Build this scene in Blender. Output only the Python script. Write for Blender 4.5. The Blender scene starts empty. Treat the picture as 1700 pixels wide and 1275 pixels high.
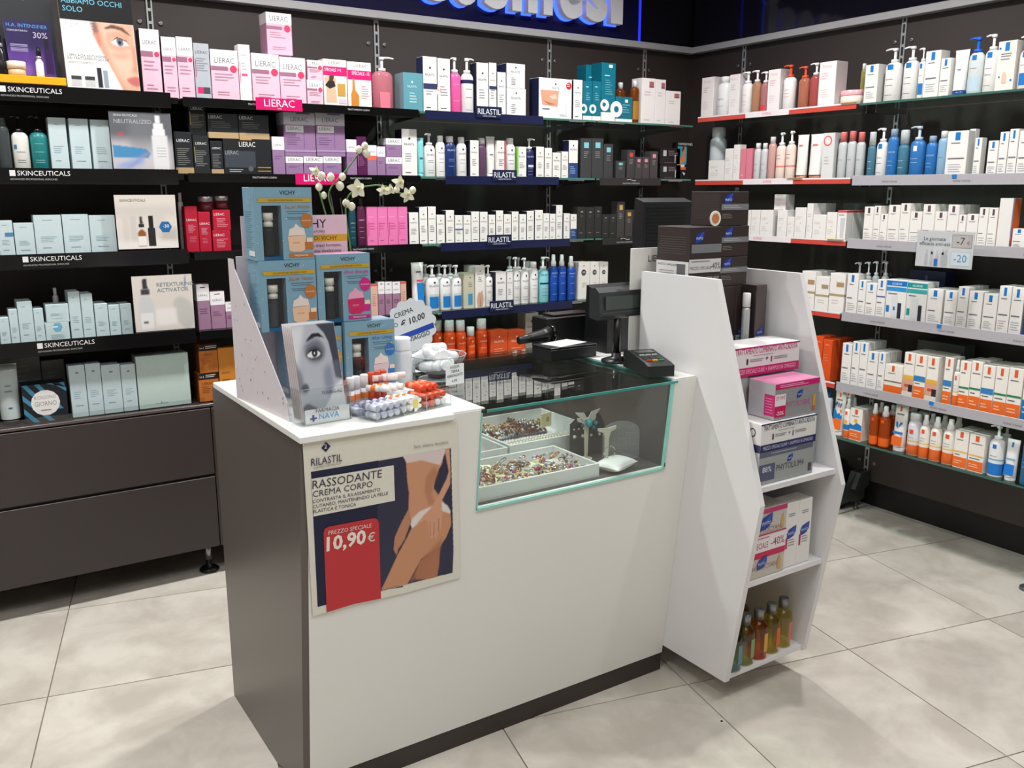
import bpy, math, random
import numpy as np
from mathutils import Vector, Matrix
random.seed(7)
C = bpy.context.scene.collection
PI = math.pi
# ---------------------------------------------------------------- camera, world, lights, exposure
cam_d = bpy.data.cameras.new('camera'); cam = bpy.data.objects.new('camera', cam_d); C.objects.link(cam)
cam_d.sensor_width = 36.0; cam_d.lens = 1485.0/1700*36.0; cam_d.clip_start = 0.05; cam_d.clip_end = 60
YAW, PITCH = 0.5798, 0.21237
fw = Vector((math.sin(YAW)*math.cos(PITCH), math.cos(YAW)*math.cos(PITCH), -math.sin(PITCH)))
rt = Vector((math.cos(YAW), -math.sin(YAW), 0)); up = rt.cross(fw)
cam.matrix_world = Matrix(((rt.x, up.x, -fw.x, 0), (rt.y, up.y, -fw.y, 0), (rt.z, up.z, -fw.z, 1.6), (0, 0, 0, 1)))
bpy.context.scene.camera = cam
vs = bpy.context.scene.view_settings
vs.view_transform = 'Standard'; vs.look = 'None'; vs.gamma = 1; vs.use_curve_mapping = False; vs.exposure = 0.0
wd = bpy.data.worlds.new('world'); bpy.context.scene.world = wd; wd.use_nodes = True
wd.node_tree.nodes['Background'].inputs[0].default_value = (0.9, 0.95, 1.0, 1); wd.node_tree.nodes['Background'].inputs[1].default_value = 0.15
def lamp(name, x, y, z, size, power, col=(1, 0.992, 0.975), rot=(0, 0, 0), shape='DISK', sy=None, spread=PI):
    d = bpy.data.lights.new(name, 'AREA'); d.shape = shape; d.size = size; d.energy = power; d.color = col; d.spread = spread
    if sy: d.size_y = sy
    o = bpy.data.objects.new(name, d); o.location = (x, y, z); o.rotation_euler = rot; C.objects.link(o); return o
SPOTS = [(-0.9, 2.85), (0.35, 2.9), (1.5, 3.0), (2.75, 2.95), (2.85, 1.75), (2.85, 0.5), (1.3, 0.6), (0.0, 1.0), (-1.2, 1.2)]
for si, (sx, sy) in enumerate(SPOTS):
    lamp('ceiling_spot', sx, sy, 2.97, 0.10, (21.0, 20.0, 21.0, 20.0, 17.0, 9.0, 7.5, 12.0, 12.0)[si], spread=math.radians(150))
lamp('ceiling_panel', 1.2, 0.3, 2.98, 2.4, 24.0, shape='RECTANGLE', sy=1.2, col=(0.97, 0.98, 1.0))
# ---------------------------------------------------------------- materials
def lin(c):
    return tuple(((v/255)/12.92 if v/255 <= 0.04045 else ((v/255+0.055)/1.055)**2.4) for v in c[:3]) + (1,)
MC = {}
def M(col, rough=0.45, metal=0.0, kind='p', var=0.04, emit=0.0, scale=60.0):
    key = (tuple(col), rough, metal, kind, emit)
    if key in MC: return MC[key]
    m = bpy.data.materials.new('%s_%d_%d_%d' % (kind, *col[:3])); m.use_nodes = True; nt = m.node_tree; N = nt.nodes; L = nt.links
    b = N['Principled BSDF']; c = lin(col)
    if kind in ('glass', 'film'):
        out = N['Material Output']; N.remove(b)
        tr = N.new('ShaderNodeBsdfTransparent'); tr.inputs[0].default_value = c
        gl = N.new('ShaderNodeBsdfGlossy'); gl.inputs['Roughness'].default_value = rough; gl.inputs[0].default_value = (1, 1, 1, 1)
        fr = N.new('ShaderNodeFresnel'); ge = N.new('ShaderNodeNewGeometry'); ma = N.new('ShaderNodeMath'); ma.operation = 'MULTIPLY_ADD'; ma.inputs[1].default_value = 1/1.5-1.5; ma.inputs[2].default_value = 1.5; L.new(ge.outputs['Backfacing'], ma.inputs[0]); L.new(ma.outputs[0], fr.inputs[0])
        mx = N.new('ShaderNodeMixShader'); L.new(fr.outputs[0], mx.inputs[0]); L.new(tr.outputs[0], mx.inputs[1]); L.new(gl.outputs[0], mx.inputs[2])
        if kind == 'film':
            df = N.new('ShaderNodeBsdfDiffuse'); df.inputs[0].default_value = (0.75, 0.77, 0.78, 1)
            m2 = N.new('ShaderNodeMixShader'); m2.inputs[0].default_value = 0.16; L.new(mx.outputs[0], m2.inputs[1]); L.new(df.outputs[0], m2.inputs[2]); L.new(m2.outputs[0], out.inputs[0])
        else: L.new(mx.outputs[0], out.inputs[0])
    else:
        tc = N.new('ShaderNodeTexCoord'); no = N.new('ShaderNodeTexNoise'); no.inputs['Scale'].default_value = scale; no.inputs['Detail'].default_value = 3
        L.new(tc.outputs['Object'], no.inputs['Vector'])
        mx = N.new('ShaderNodeMix'); mx.data_type = 'RGBA'
        mx.inputs[6].default_value = tuple(v*(1-var) for v in c[:3])+(1,); mx.inputs[7].default_value = tuple(min(1, v*(1+var)) for v in c[:3])+(1,)
        L.new(no.outputs[0], mx.inputs[0]); L.new(mx.outputs[2], b.inputs['Base Color'])
        b.inputs['Roughness'].default_value = rough; b.inputs['Metallic'].default_value = metal
        if kind == 'liq':
            b.inputs['Transmission Weight'].default_value = 0.55; b.inputs['IOR'].default_value = 1.33
        if emit:
            b.inputs['Emission Color'].default_value = c; b.inputs['Emission Strength'].default_value = emit
    MC[key] = m; return m
GLASS = M((250, 253, 251), 0.0, 0, 'glass'); FILM = M((225, 228, 228), 0.08, 0, 'film')
EDGE = M((95, 190, 175), 0.12); CHROME = M((190, 192, 195), 0.22, 1.0); BLACKP = M((16, 17, 18), 0.35); BLACKG = M((9, 9, 10), 0.12)
WHITE = M((236, 236, 234), 0.4); INK = M((60, 62, 70), 0.5)
# ---------------------------------------------------------------- mesh builder
TXT = {}
def text_geo(s, shear=0.0, bold=0.0):
    k = (s, shear, bold)
    if k not in TXT:
        cu = bpy.data.curves.new('t', 'FONT'); cu.body = s; cu.resolution_u = 2; cu.shear = shear; cu.offset = bold
        o = bpy.data.objects.new('t', cu); C.objects.link(o); dg = bpy.context.evaluated_depsgraph_get(); dg.update()
        me = o.evaluated_get(dg).to_mesh()
        v = [(p.co.x, p.co.y) for p in me.vertices]; f = [tuple(p.vertices) for p in me.polygons]
        o.evaluated_get(dg).to_mesh_clear(); bpy.data.objects.remove(o); bpy.data.curves.remove(cu)
        x0 = min(p[0] for p in v); x1 = max(p[0] for p in v)
        TXT[k] = ([(p[0]-x0, p[1]) for p in v], f, x1-x0)
    return TXT[k]
class MB:
    def __init__(s): s.v = []; s.f = []; s.m = []; s.mats = []; s.sm = []
    def mi(s, m):
        if m not in s.mats: s.mats.append(m)
        return s.mats.index(m)
    def face(s, pts, m, smooth=False):
        b = len(s.v); s.v += [tuple(p) for p in pts]; s.f.append(tuple(range(b, b+len(pts)))); s.m.append(s.mi(m)); s.sm.append(smooth); return s
    def box(s, x0, x1, y0, y1, z0, z1, m, c=0.0, top=None, front=None, left=None, right=None, back=None):
        x0, x1 = min(x0, x1), max(x0, x1); y0, y1 = min(y0, y1), max(y0, y1); z0, z1 = min(z0, z1), max(z0, z1)
        c = min(c, (x1-x0)*.3, (y1-y0)*.3, (z1-z0)*.3)
        if c <= 0:
            b = len(s.v); s.v += [(x, y, z) for z in (z0, z1) for y in (y0, y1) for x in (x0, x1)]
            for q, mm in (((0, 2, 3, 1), m), ((4, 5, 7, 6), top or m), ((0, 1, 5, 4), front or m), ((2, 6, 7, 3), back or m), ((0, 4, 6, 2), left or m), ((1, 3, 7, 5), right or m)):
                s.f.append(tuple(b+i for i in q)); s.m.append(s.mi(mm)); s.sm.append(False)
            return s
        b = len(s.v); idx = {}
        for ix in (0, 1):
            for iy in (0, 1):
                for iz in (0, 1):
                    for a in range(3):
                        p = [(x0, x1)[ix], (y0, y1)[iy], (z0, z1)[iz]]
                        for k in range(3):
                            if k != a: p[k] += c if (ix, iy, iz)[k] == 0 else -c
                        idx[(ix, iy, iz, a)] = len(s.v); s.v.append(tuple(p))
        def q(l, mm): s.f.append(tuple(l)); s.m.append(s.mi(mm)); s.sm.append(False)
        X = idx
        q([X[0, 0, 0, 0], X[0, 0, 1, 0], X[0, 1, 1, 0], X[0, 1, 0, 0]], left or m); q([X[1, 0, 0, 0], X[1, 1, 0, 0], X[1, 1, 1, 0], X[1, 0, 1, 0]], right or m)
        q([X[0, 0, 0, 1], X[1, 0, 0, 1], X[1, 0, 1, 1], X[0, 0, 1, 1]], front or m); q([X[0, 1, 0, 1], X[0, 1, 1, 1], X[1, 1, 1, 1], X[1, 1, 0, 1]], back or m)
        q([X[0, 0, 0, 2], X[0, 1, 0, 2], X[1, 1, 0, 2], X[1, 0, 0, 2]], m); q([X[0, 0, 1, 2], X[1, 0, 1, 2], X[1, 1, 1, 2], X[0, 1, 1, 2]], top or m)
        for (i, j) in ((0, 0), (0, 1), (1, 0), (1, 1)):
            q([X[i, j, 0, 0], X[i, j, 1, 0], X[i, j, 1, 1], X[i, j, 0, 1]], m)
            q([X[i, 0, j, 0], X[i, 1, j, 0], X[i, 1, j, 2], X[i, 0, j, 2]], top or m if j else m)
            q([X[0, i, j, 1], X[1, i, j, 1], X[1, i, j, 2], X[0, i, j, 2]], top or m if j else m)
            for k in (0, 1): q([X[i, j, k, 0], X[i, j, k, 1], X[i, j, k, 2]], top or m if k else m)
        return s
    def lathe(s, prof, m, cx=0, cy=0, z0=0, sx=1, sy=1, seg=18, mats=None, caps=True):
        b = len(s.v)
        for r, z in prof:
            for k in range(seg):
                a = 2*PI*k/seg; s.v.append((cx+r*sx*math.cos(a), cy+r*sy*math.sin(a), z0+z))
        for i in range(len(prof)-1):
            mm = s.mi(mats[i] if mats else m)
            for k in range(seg):
                k2 = (k+1) % seg; s.f.append((b+i*seg+k, b+i*seg+k2, b+(i+1)*seg+k2, b+(i+1)*seg+k)); s.m.append(mm); s.sm.append(True)
        if caps:
            s.f.append(tuple(b+k for k in reversed(range(seg)))); s.m.append(s.mi(mats[0] if mats else m)); s.sm.append(False)
            n = len(prof)-1; s.f.append(tuple(b+n*seg+k for k in range(seg))); s.m.append(s.mi(mats[-1] if mats else m)); s.sm.append(False)
        return s
    def tube(s, pts, r, m, seg=8, rr=None):
        b = len(s.v); n = len(pts); P = [Vector(p) for p in pts]
        for i, p in enumerate(P):
            t = (P[min(i+1, n-1)]-P[max(i-1, 0)]).normalized(); a = t.orthogonal().normalized() if i == 0 else (pa-pa.dot(t)*t).normalized(); pa = a; c = t.cross(a)
            q = rr[i] if rr else r
            for k in range(seg):
                an = 2*PI*k/seg; s.v.append(tuple(p+q*(math.cos(an)*a+math.sin(an)*c)))
        mm = s.mi(m)
        for i in range(n-1):
            for k in range(seg):
                k2 = (k+1) % seg; s.f.append((b+i*seg+k, b+i*seg+k2, b+(i+1)*seg+k2, b+(i+1)*seg+k)); s.m.append(mm); s.sm.append(True)
        s.f.append(tuple(b+k for k in reversed(range(seg)))); s.f.append(tuple(b+(n-1)*seg+k for k in range(seg))); s.m += [mm, mm]; s.sm += [False, False]
        return s
    def prism(s, poly, a0, a1, m, axis='x', edge=None):
        n = len(poly); b = len(s.v)
        for a in (a0, a1):
            for p, q in poly: s.v.append((a, p, q) if axis == 'x' else ((p, a, q) if axis == 'y' else (p, q, a)))
        s.f.append(tuple(b+k for k in range(n))); s.f.append(tuple(b+n+k for k in reversed(range(n)))); s.m += [s.mi(m)]*2; s.sm += [False]*2
        for k in range(n):
            k2 = (k+1) % n; s.f.append((b+k, b+k2, b+n+k2, b+n+k)); s.m.append(s.mi(edge or m)); s.sm.append(False)
        return s
    def add(s, geo, fn, m):
        v, f = geo[0], geo[1]; b = len(s.v); s.v += [tuple(fn(*p)) for p in v]; mm = s.mi(m)
        for q in f: s.f.append(tuple(b+i for i in q)); s.m.append(mm); s.sm.append(False)
        return s
    # print on a vertical plane y = Y facing -y : coordinates x, z
    def rect(s, x0, z0, x1, z1, m, Y=-0.0006): return s.face([(x0, Y, z0), (x1, Y, z0), (x1, Y, z1), (x0, Y, z1)], m)
    def disc(s, x, z, r, m, Y=-0.0008, n=14, rz=None): return s.face([(x+r*math.cos(2*PI*k/n), Y, z+(rz or r)*math.sin(2*PI*k/n)) for k in range(n)], m)
    def text(s, t, x, z, size, m, Y=-0.0009, wmax=None, align='c', shear=0.0, ang=0.0, bold=0.0):
        g = text_geo(t, shear, bold); k = size/0.7; kx = k
        if wmax and g[2]*k > wmax: kx = wmax/g[2]
        w = g[2]*kx; dx = -w/2 if align == 'c' else (0 if align == 'l' else -w)
        ca, sa = math.cos(ang), math.sin(ang)
        return s.add(g, lambda a, b: (x+(dx+a*kx)*ca-b*k*sa, Y, z+(dx+a*kx)*sa+b*k*ca), m)
    def build(s, name, parent=None, loc=None, rotz=0.0):
        me = bpy.data.meshes.new(name); me.from_pydata(s.v, [], s.f)
        for m in s.mats: me.materials.append(m)
        me.polygons.foreach_set('material_index', s.m); me.polygons.foreach_set('use_smooth', s.sm); me.update()
        o = bpy.data.objects.new(name, me); C.objects.link(o)
        if parent: o.parent = parent
        if loc: o.location = loc
        if rotz: o.rotation_euler = (0, 0, rotz)
        return o
def tag(o, label, cat, group=None, kind=None):
    o['label'] = label; o['category'] = cat
    if group: o['group'] = group
    if kind: o['kind'] = kind
    return o
def thing(name, label, cat, loc=(0, 0, 0), rotz=0, group=None):
    o = bpy.data.objects.new(name, None); o.empty_display_size = 0.05; C.objects.link(o); o.location = loc; o.rotation_euler = (0, 0, rotz)
    return tag(o, label, cat, group)
def struct(o): o['kind'] = 'structure'; return o
def copy_tree(o, parent=None):
    c = o.copy(); C.objects.link(c); c.parent = parent
    for ch in list(o.children): copy_tree(ch, c)
    return c
# ---------------------------------------------------------------- painted print (vertex colours on a flat grid): shapes are polygons with soft edges
def smooth(p, n=6):
    out = []; k = len(p)
    for i in range(k):
        a, b, c, d = [np.array(p[(i+j-1) % k], float) for j in range(4)]
        for t in np.linspace(0, 1, n, endpoint=False): out.append(tuple(0.5*((2*b)+(-a+c)*t+(2*a-5*b+4*c-d)*t*t+(-a+3*b-3*c+d)*t**3)))
    return out
def paint(nx, ny, bg, shapes):
    U, V = np.meshgrid((np.arange(nx))/(nx-1), (np.arange(ny))/(ny-1)); img = np.zeros((ny, nx, 3)); img[:] = lin(bg)[:3]
    for poly, col, blur, alpha, sm in shapes:
        if sm: poly = smooth(poly)
        ins = np.zeros((ny, nx), bool); k = len(poly)
        for i in range(k):
            (x1, y1), (x2, y2) = poly[i], poly[(i+1) % k]
            if y1 == y2: continue
            ins ^= ((y1 > V) != (y2 > V)) & (U < (x2-x1)*(V-y1)/(y2-y1)+x1)
        a = ins.astype(float)
        if blur:
            r = int(blur); kern = np.hanning(2*r+3)[1:-1]; kern /= kern.sum()
            a = np.apply_along_axis(lambda v: np.convolve(np.pad(v, r, mode='edge'), kern, 'valid'), 0, a)
            a = np.apply_along_axis(lambda v: np.convolve(np.pad(v, r, mode='edge'), kern, 'valid'), 1, a)
        a = (a*alpha)[..., None]; img = img*(1-a)+np.array(lin(col)[:3])*a
    return img
PRINT = None
def print_mat():
    global PRINT
    if PRINT: return PRINT
    m = bpy.data.materials.new('printed_picture'); m.use_nodes = True; nt = m.node_tree
    a = nt.nodes.new('ShaderNodeVertexColor'); a.layer_name = 'ink'; nt.links.new(a.outputs[0], nt.nodes['Principled BSDF'].inputs['Base Color'])
    nt.nodes['Principled BSDF'].inputs['Roughness'].default_value = 0.35; PRINT = m; return m
def picture(name, img, fn, parent, back=True):
    ny, nx, _ = img.shape
    v = [tuple(fn(i/(nx-1), j/(ny-1))) for j in range(ny) for i in range(nx)]
    f = [(j*nx+i, j*nx+i+1, (j+1)*nx+i+1, (j+1)*nx+i) for j in range(ny-1) for i in range(nx-1)]
    me = bpy.data.meshes.new(name); me.from_pydata(v, [], f); me.materials.append(print_mat())
    ca = me.color_attributes.new('ink', 'FLOAT_COLOR', 'POINT'); buf = np.ones((ny*nx, 4)); buf[:, :3] = img.reshape(-1, 3); ca.data.foreach_set('color', buf.ravel())
    o = bpy.data.objects.new(name, me); C.objects.link(o); o.parent = parent; return o
# ---------------------------------------------------------------- products
def fake_lines(mb, x0, z0, x1, z1, n, m, rng, Y=-.0006):
    h = (z1-z0)/n
    for i in range(n):
        e = x0+(x1-x0)*(0.55+0.45*rng.random()); mb.rect(x0, z1-h*(i+0.55), e, z1-h*(i+0.2), m, Y=Y)
def do_prints(mb, prints, w, h, rng):
    for i, p in enumerate(prints):   # every print layer lies a hair in front of the one before
        k = p[0]; Y = -0.0005-0.00012*i
        X = lambda u: -w/2+u*w
        if k == 'r': mb.rect(X(p[1]), p[2]*h, X(p[3]), p[4]*h, M(p[5], 0.4), Y=Y)
        elif k == 't': mb.text(p[1], X(p[2]), p[3]*h, p[4]*w, M(p[5], 0.5), wmax=(p[6] if len(p) > 6 else 0.9)*w, Y=Y)
        elif k == 'l': fake_lines(mb, X(p[1]), p[2]*h, X(p[3]), p[4]*h, p[5], M(p[6], 0.5), rng, Y)
        elif k == 'c': mb.disc(X(p[1]), p[2]*h, p[3]*w, M(p[4], 0.4), rz=p[3]*w, Y=Y)
        elif k == 'p': mb.face([(X(a), Y, b*h) for a, b in p[1]], M(p[2], 0.4))
        elif k == 's':  # small emblem
            u, v, r = p[1:4]; mb.face([(X(u)-r*w, Y, v*h), (X(u), Y, v*h-r*w), (X(u)+r*w, Y, v*h), (X(u), Y, v*h+r*w)], M(p[4], 0.4))
        elif k == 'f':  # leaf emblem with name
            u, v, r = p[1:4]; r = r*min(w, h*1.1); x, z = X(u), v*h
            mb.face([(x+a*r, Y, z+b*r) for a, b in ((-1, -1.1), (-.2, -1.0), (.5, -.75), (.95, -.2), (1.05, .95), (.2, .75), (-.7, .45), (-1.05, -.2))], M((34, 58, 150), 0.4))
            mb.face([(x+a*r, Y-.00005, z+b*r) for a, b in ((-.6, -.9), (.6, .1), (1.05, .95), (.1, .3))], M((60, 90, 180), 0.4))
            mb.text('PHYTO', x, z-.45*r, .42*r, M((225, 230, 245), .5), wmax=1.5*r, Y=Y-.0001)
def carton(name, st, w, h, d):
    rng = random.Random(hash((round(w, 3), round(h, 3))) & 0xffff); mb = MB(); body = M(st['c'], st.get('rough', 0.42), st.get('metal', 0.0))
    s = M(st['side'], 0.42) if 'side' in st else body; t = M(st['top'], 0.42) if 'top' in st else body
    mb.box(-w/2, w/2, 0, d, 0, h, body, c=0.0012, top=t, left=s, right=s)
    seam = M(tuple(int(v*0.75) for v in (st.get('top') or st['c'])), 0.6)   # tuck flap seam on the lid
    mb.face([(-w*.44, d*.12, h+.0004), (w*.44, d*.12, h+.0004), (w*.44, d*.12+.0012, h+.0004), (-w*.44, d*.12+.0012, h+.0004)], seam)
    do_prints(mb, st['p'], w, h, rng)
    for (z0, z1, col) in st.get('wrap', []):   # bands that run round the carton
        m = M(col, 0.42)
        mb.rect(-w/2, z0*h, w/2, z1*h, m, Y=-0.0004); mb.face([(-w/2-.0004, d, z0*h), (-w/2-.0004, 0, z0*h), (-w/2-.0004, 0, z1*h), (-w/2-.0004, d, z1*h)], m)
        mb.face([(w/2+.0004, 0, z0*h), (w/2+.0004, d, z0*h), (w/2+.0004, d, z1*h), (w/2+.0004, 0, z1*h)], m)
    return mb
def curve_patch(mb, r, ry, cy, z0, z1, a0, a1, m, n=6, off=1.02):
    pts = [(-PI/2+a0+(a1-a0)*i/n) for i in range(n+1)]
    for i in range(n):
        q = [(r*off*math.cos(a), cy+ry*off*math.sin(a)) for a in (pts[i], pts[i+1])]
        mb.face([(q[0][0], q[0][1], z0), (q[1][0], q[1][1], z0), (q[1][0], q[1][1], z1), (q[0][0], q[0][1], z1)], m, True)
def curve_text(mb, t, r, ry, cy, z, size, m, wmax):
    g = text_geo(t); k = size/0.7; kx = min(k, wmax/g[2]); w = g[2]*kx
    def fn(a, b):
        th = -PI/2+(a*kx-w/2)/r; return (r*1.05*math.cos(th), cy+ry*1.05*math.sin(th), z+b*k)
    mb.add(g, fn, m)
def bottle(name, st, w, h, root):
    """bottles, pumps, cans, tubes and jars: body, cap or pump as parts of the empty root"""
    shape = st['shape']; r = w/2; ry = r*st.get('flat', 0.8); cy = ry
    liq = st.get('clear'); body = M(st['c'], 0.15 if liq else st.get('rough', 0.35), st.get('metal', 0.0), 'liq' if liq else 'p')
    cap = M(st.get('cap', (240, 240, 240)), 0.3, st.get('capmetal', 0.0))
    if shape == 'tube':      # standing on its cap, crimped top
        ch = h*0.1; mb = MB(); n = 18; rings = []
        for i in range(7):
            t = i/6; z = ch+(h-ch)*t; rx_ = r*(0.86+0.14*t); ryy = ry*(1-t)**0.8*0.95+0.0012; rings.append((rx_, ryy, z))
        b = len(mb.v)
        for rx_, ryy, z in rings:
            for k in range(n): a = 2*PI*k/n; mb.v.append((rx_*math.cos(a), cy+ryy*math.sin(a), z))
        for i in range(6):
            col = body
            for (z0, z1, c2) in st.get('bands', []):
                if z0 <= (i+.5)/6 < z1: col = M(c2, 0.35)
            for k in range(n): k2 = (k+1) % n; mb.f.append((b+i*n+k, b+i*n+k2, b+(i+1)*n+k2, b+(i+1)*n+k)); mb.m.append(mb.mi(col)); mb.sm.append(True)
        mb.f.append(tuple(b+6*n+k for k in range(n))); mb.m.append(mb.mi(body)); mb.sm.append(False)
        mb.box(-r, r, cy-.0012, cy+.0012, h-.006, h+.001, body)
        for (u0, v0, u1, v1, c2) in st.get('rects', []):
            ya = cy-ry*(1-v0)**.8*.97-.0022; yb = cy-ry*(1-v1)**.8*.97-.0022
            x0, x1 = -r+u0*w, -r+u1*w
            mb.face([(x0*.8, ya, ch+(h-ch)*v0), (x1*.8, ya, ch+(h-ch)*v0), (x1*.8, yb, ch+(h-ch)*v1), (x0*.8, yb, ch+(h-ch)*v1)], M(c2, 0.4))
        for pts, c2 in st.get('polys', []):
            mb.face([((-r+u*w)*.8, cy-ry*(1-v)**.8*.97-.0028, ch+(h-ch)*v) for u, v in pts], M(c2, 0.4))
        mb.build('tube_body', root)
        MB().lathe([(r*.8, 0), (r*.84, ch*.15), (r*.84, ch*.98)], cap, 0, cy, 0, 1, ry/r).build('screw_cap', root); return
    if shape == 'jar':
        MB().lathe([(r*.94, 0), (r, h*.06), (r, h*.62)], body, 0, cy, 0, 1, ry/r, 24).build('jar_body', root)
        MB().lathe([(r, h*.625), (r*1.01, h*.7), (r*1.01, h*.97), (r*.97, h)], cap, 0, cy, 0, 1, ry/r, 24).build('lid', root); return
    hb = h*{'pump': 0.74, 'cap': 0.86, 'spray': 0.76, 'can': 0.84, 'pumps': 0.74}[shape] if 'hb' not in st else h*st['hb']
    neck = min(r*0.42, 0.013); cr = neck*1.08
    if shape in ('can',): neck = r*.82; cr = r*.8
    if shape == 'cap': neck = r*st.get('neck', .55); cr = neck*1.1
    if shape == 'spray': neck = r*.5; cr = neck*1.12
    sh = min(hb*.16, r*.9)
    prof = [(r*.93, 0), (r, hb*.02)]; mats = [body]
    zs = [hb*.02]; bands = sorted(st.get('bands', []))
    cuts = sorted(set([hb*z for b_ in bands for z in b_[:2] if 0.03 < z < (hb-sh)/hb]))
    def colat(z):
        for (z0, z1, c2) in bands:
            if z0*hb <= z < z1*hb: return M(c2, 0.35)
        return body
    zz = [hb*.02]+cuts+[hb-sh]
    mats = [colat(0)]
    for i in range(1, len(zz)): prof.append((r, zz[i])); mats.append(colat((zz[i-1]+zz[i])/2))
    prof += [(r*.93, hb-sh*.55), (r*.72, hb-sh*.22), (neck, hb-sh*.02), (neck, hb)]; mats += [colat(hb-sh*.7)]*1+[body]*3
    mb = MB(); mb.lathe(prof, body, 0, cy, 0, 1, ry/r, 18, mats=mats)
    for (v0, v1, a0, a1, c2) in st.get('patch', []): curve_patch(mb, r, ry, cy, v0*hb, v1*hb, a0, a1, M(c2, 0.4), off=1.03)
    if 'txt' in st: curve_text(mb, st['txt'][0], r, ry, cy, hb*st['txt'][1], w*.14, M(st['txt'][2], .5), w*.8)
    for v in st.get('tl', []): curve_patch(mb, r, ry, cy, v*hb, v*hb+h*.008, -.6, .4, M(st.get('ink', (120, 125, 135)), 0.5), off=1.025)
    mb.build('bottle_body', root)
    if shape in ('pump',):
        MB().lathe([(neck*1.25, hb*.985), (neck*1.25, hb+h*.045), (neck*.6, hb+h*.055), (neck*.45, hb+h*.06), (neck*.45, h*.955)], cap, 0, cy).build('pump_collar', root)
        p = MB(); L_ = max(r*.95, .016); p.lathe([(neck*.75, h*.945), (neck*.85, h*.96), (neck*.8, h)], cap, 0, cy)
        sgn = st.get('dir', -1)
        p.tube([(0, cy, h*.985), (sgn*L_*.6, cy-L_*.3, h*.985), (sgn*L_, cy-L_*.5, h*.965)], .0035, cap, 6, rr=[.0045, .0038, .003]); p.build('pump_head', root)
    elif shape == 'spray':
        MB().lathe([(cr, hb*.985), (cr, hb+(h-hb)*.3), (cr*.72, hb+(h-hb)*.5), (cr*.68, h*.985), (cr*.5, h)], cap, 0, cy).build('spray_cap', root)
    else:
        MB().lathe([(cr, hb*.985), (cr, h*.985), (cr*.9, h)], cap, 0, cy, 0, 1, ry/r if shape == 'can' else 1).build('cap', root)
GR = (118, 118, 126); PK = (233, 190, 208); MV = (160, 108, 132); RD = (214, 60, 100); PALE = (194, 211, 214); OR = (238, 110, 40); BL = (20, 120, 200); NV = (28, 34, 78); MG = (214, 20, 110)
def lines_(c=GR, z0=.1, z1=.5, n=6): return ('l', .12, z0, .88, z1, n, c)
LP = lambda zb: [('t', 'LIERAC', .5, zb, .2, (95, 95, 105), .72), ('r', 0, .60, .62, .68, MV), ('c', .82, .64, .13, RD), lines_((190, 140, 160), .38, .55, 3), ('l', .2, .1, .8, .2, 2, (190, 140, 160))]
LB = [('t', 'LIERAC', .5, .76, .16, (225, 225, 225), .8), lines_((120, 120, 118), .2, .62, 9)]
RB = [('s', .5, .80, .09, (50, 52, 60)), ('t', 'RILASTIL', .5, .66, .13, (70, 74, 92), .8), ('l', .2, .3, .8, .5, 4, (150, 152, 160)), ('l', .2, .06, .75, .1, 1, (60, 62, 70))]
LR = [('r', .38, .80, .62, .97, BL), ('l', .2, .71, .8, .76, 1, (90, 100, 120)), ('l', .1, .36, .9, .44, 1, (110, 112, 120)), ('l', .15, .1, .85, .3, 4, (185, 187, 192))]
LS = lambda extra: [('r', 0, .03, 1, .30, OR), ('r', .38, .82, .62, .97, (230, 90, 45)), ('l', .15, .72, .85, .78, 1, (120, 120, 120)), ('l', .1, .33, .8, .38, 1, (60, 60, 60)), ('l', .1, .1, .8, .22, 2, (250, 200, 160))]+extra
DK = lambda c: [('r', .28, .76, .72, .9, c), ('l', .28, .5, .75, .68, 4, (150, 150, 152))]
PALEP = [('l', .3, .86, .7, .89, 1, (140, 160, 172)), ('l', .2, .35, .8, .5, 4, (160, 184, 194)), ('l', .25, .2, .75, .24, 1, (140, 160, 172))]
PHL = lambda u, v, r: [('p', [(u-r, v-r*.5), (u-r*.4, v-r*.55), (u+r*.8, v-r*.1), (u+r, v+r*.75), (u-r*.2, v+r*.5), (u-r*.9, v+.05*r)], (28, 60, 150))]
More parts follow.
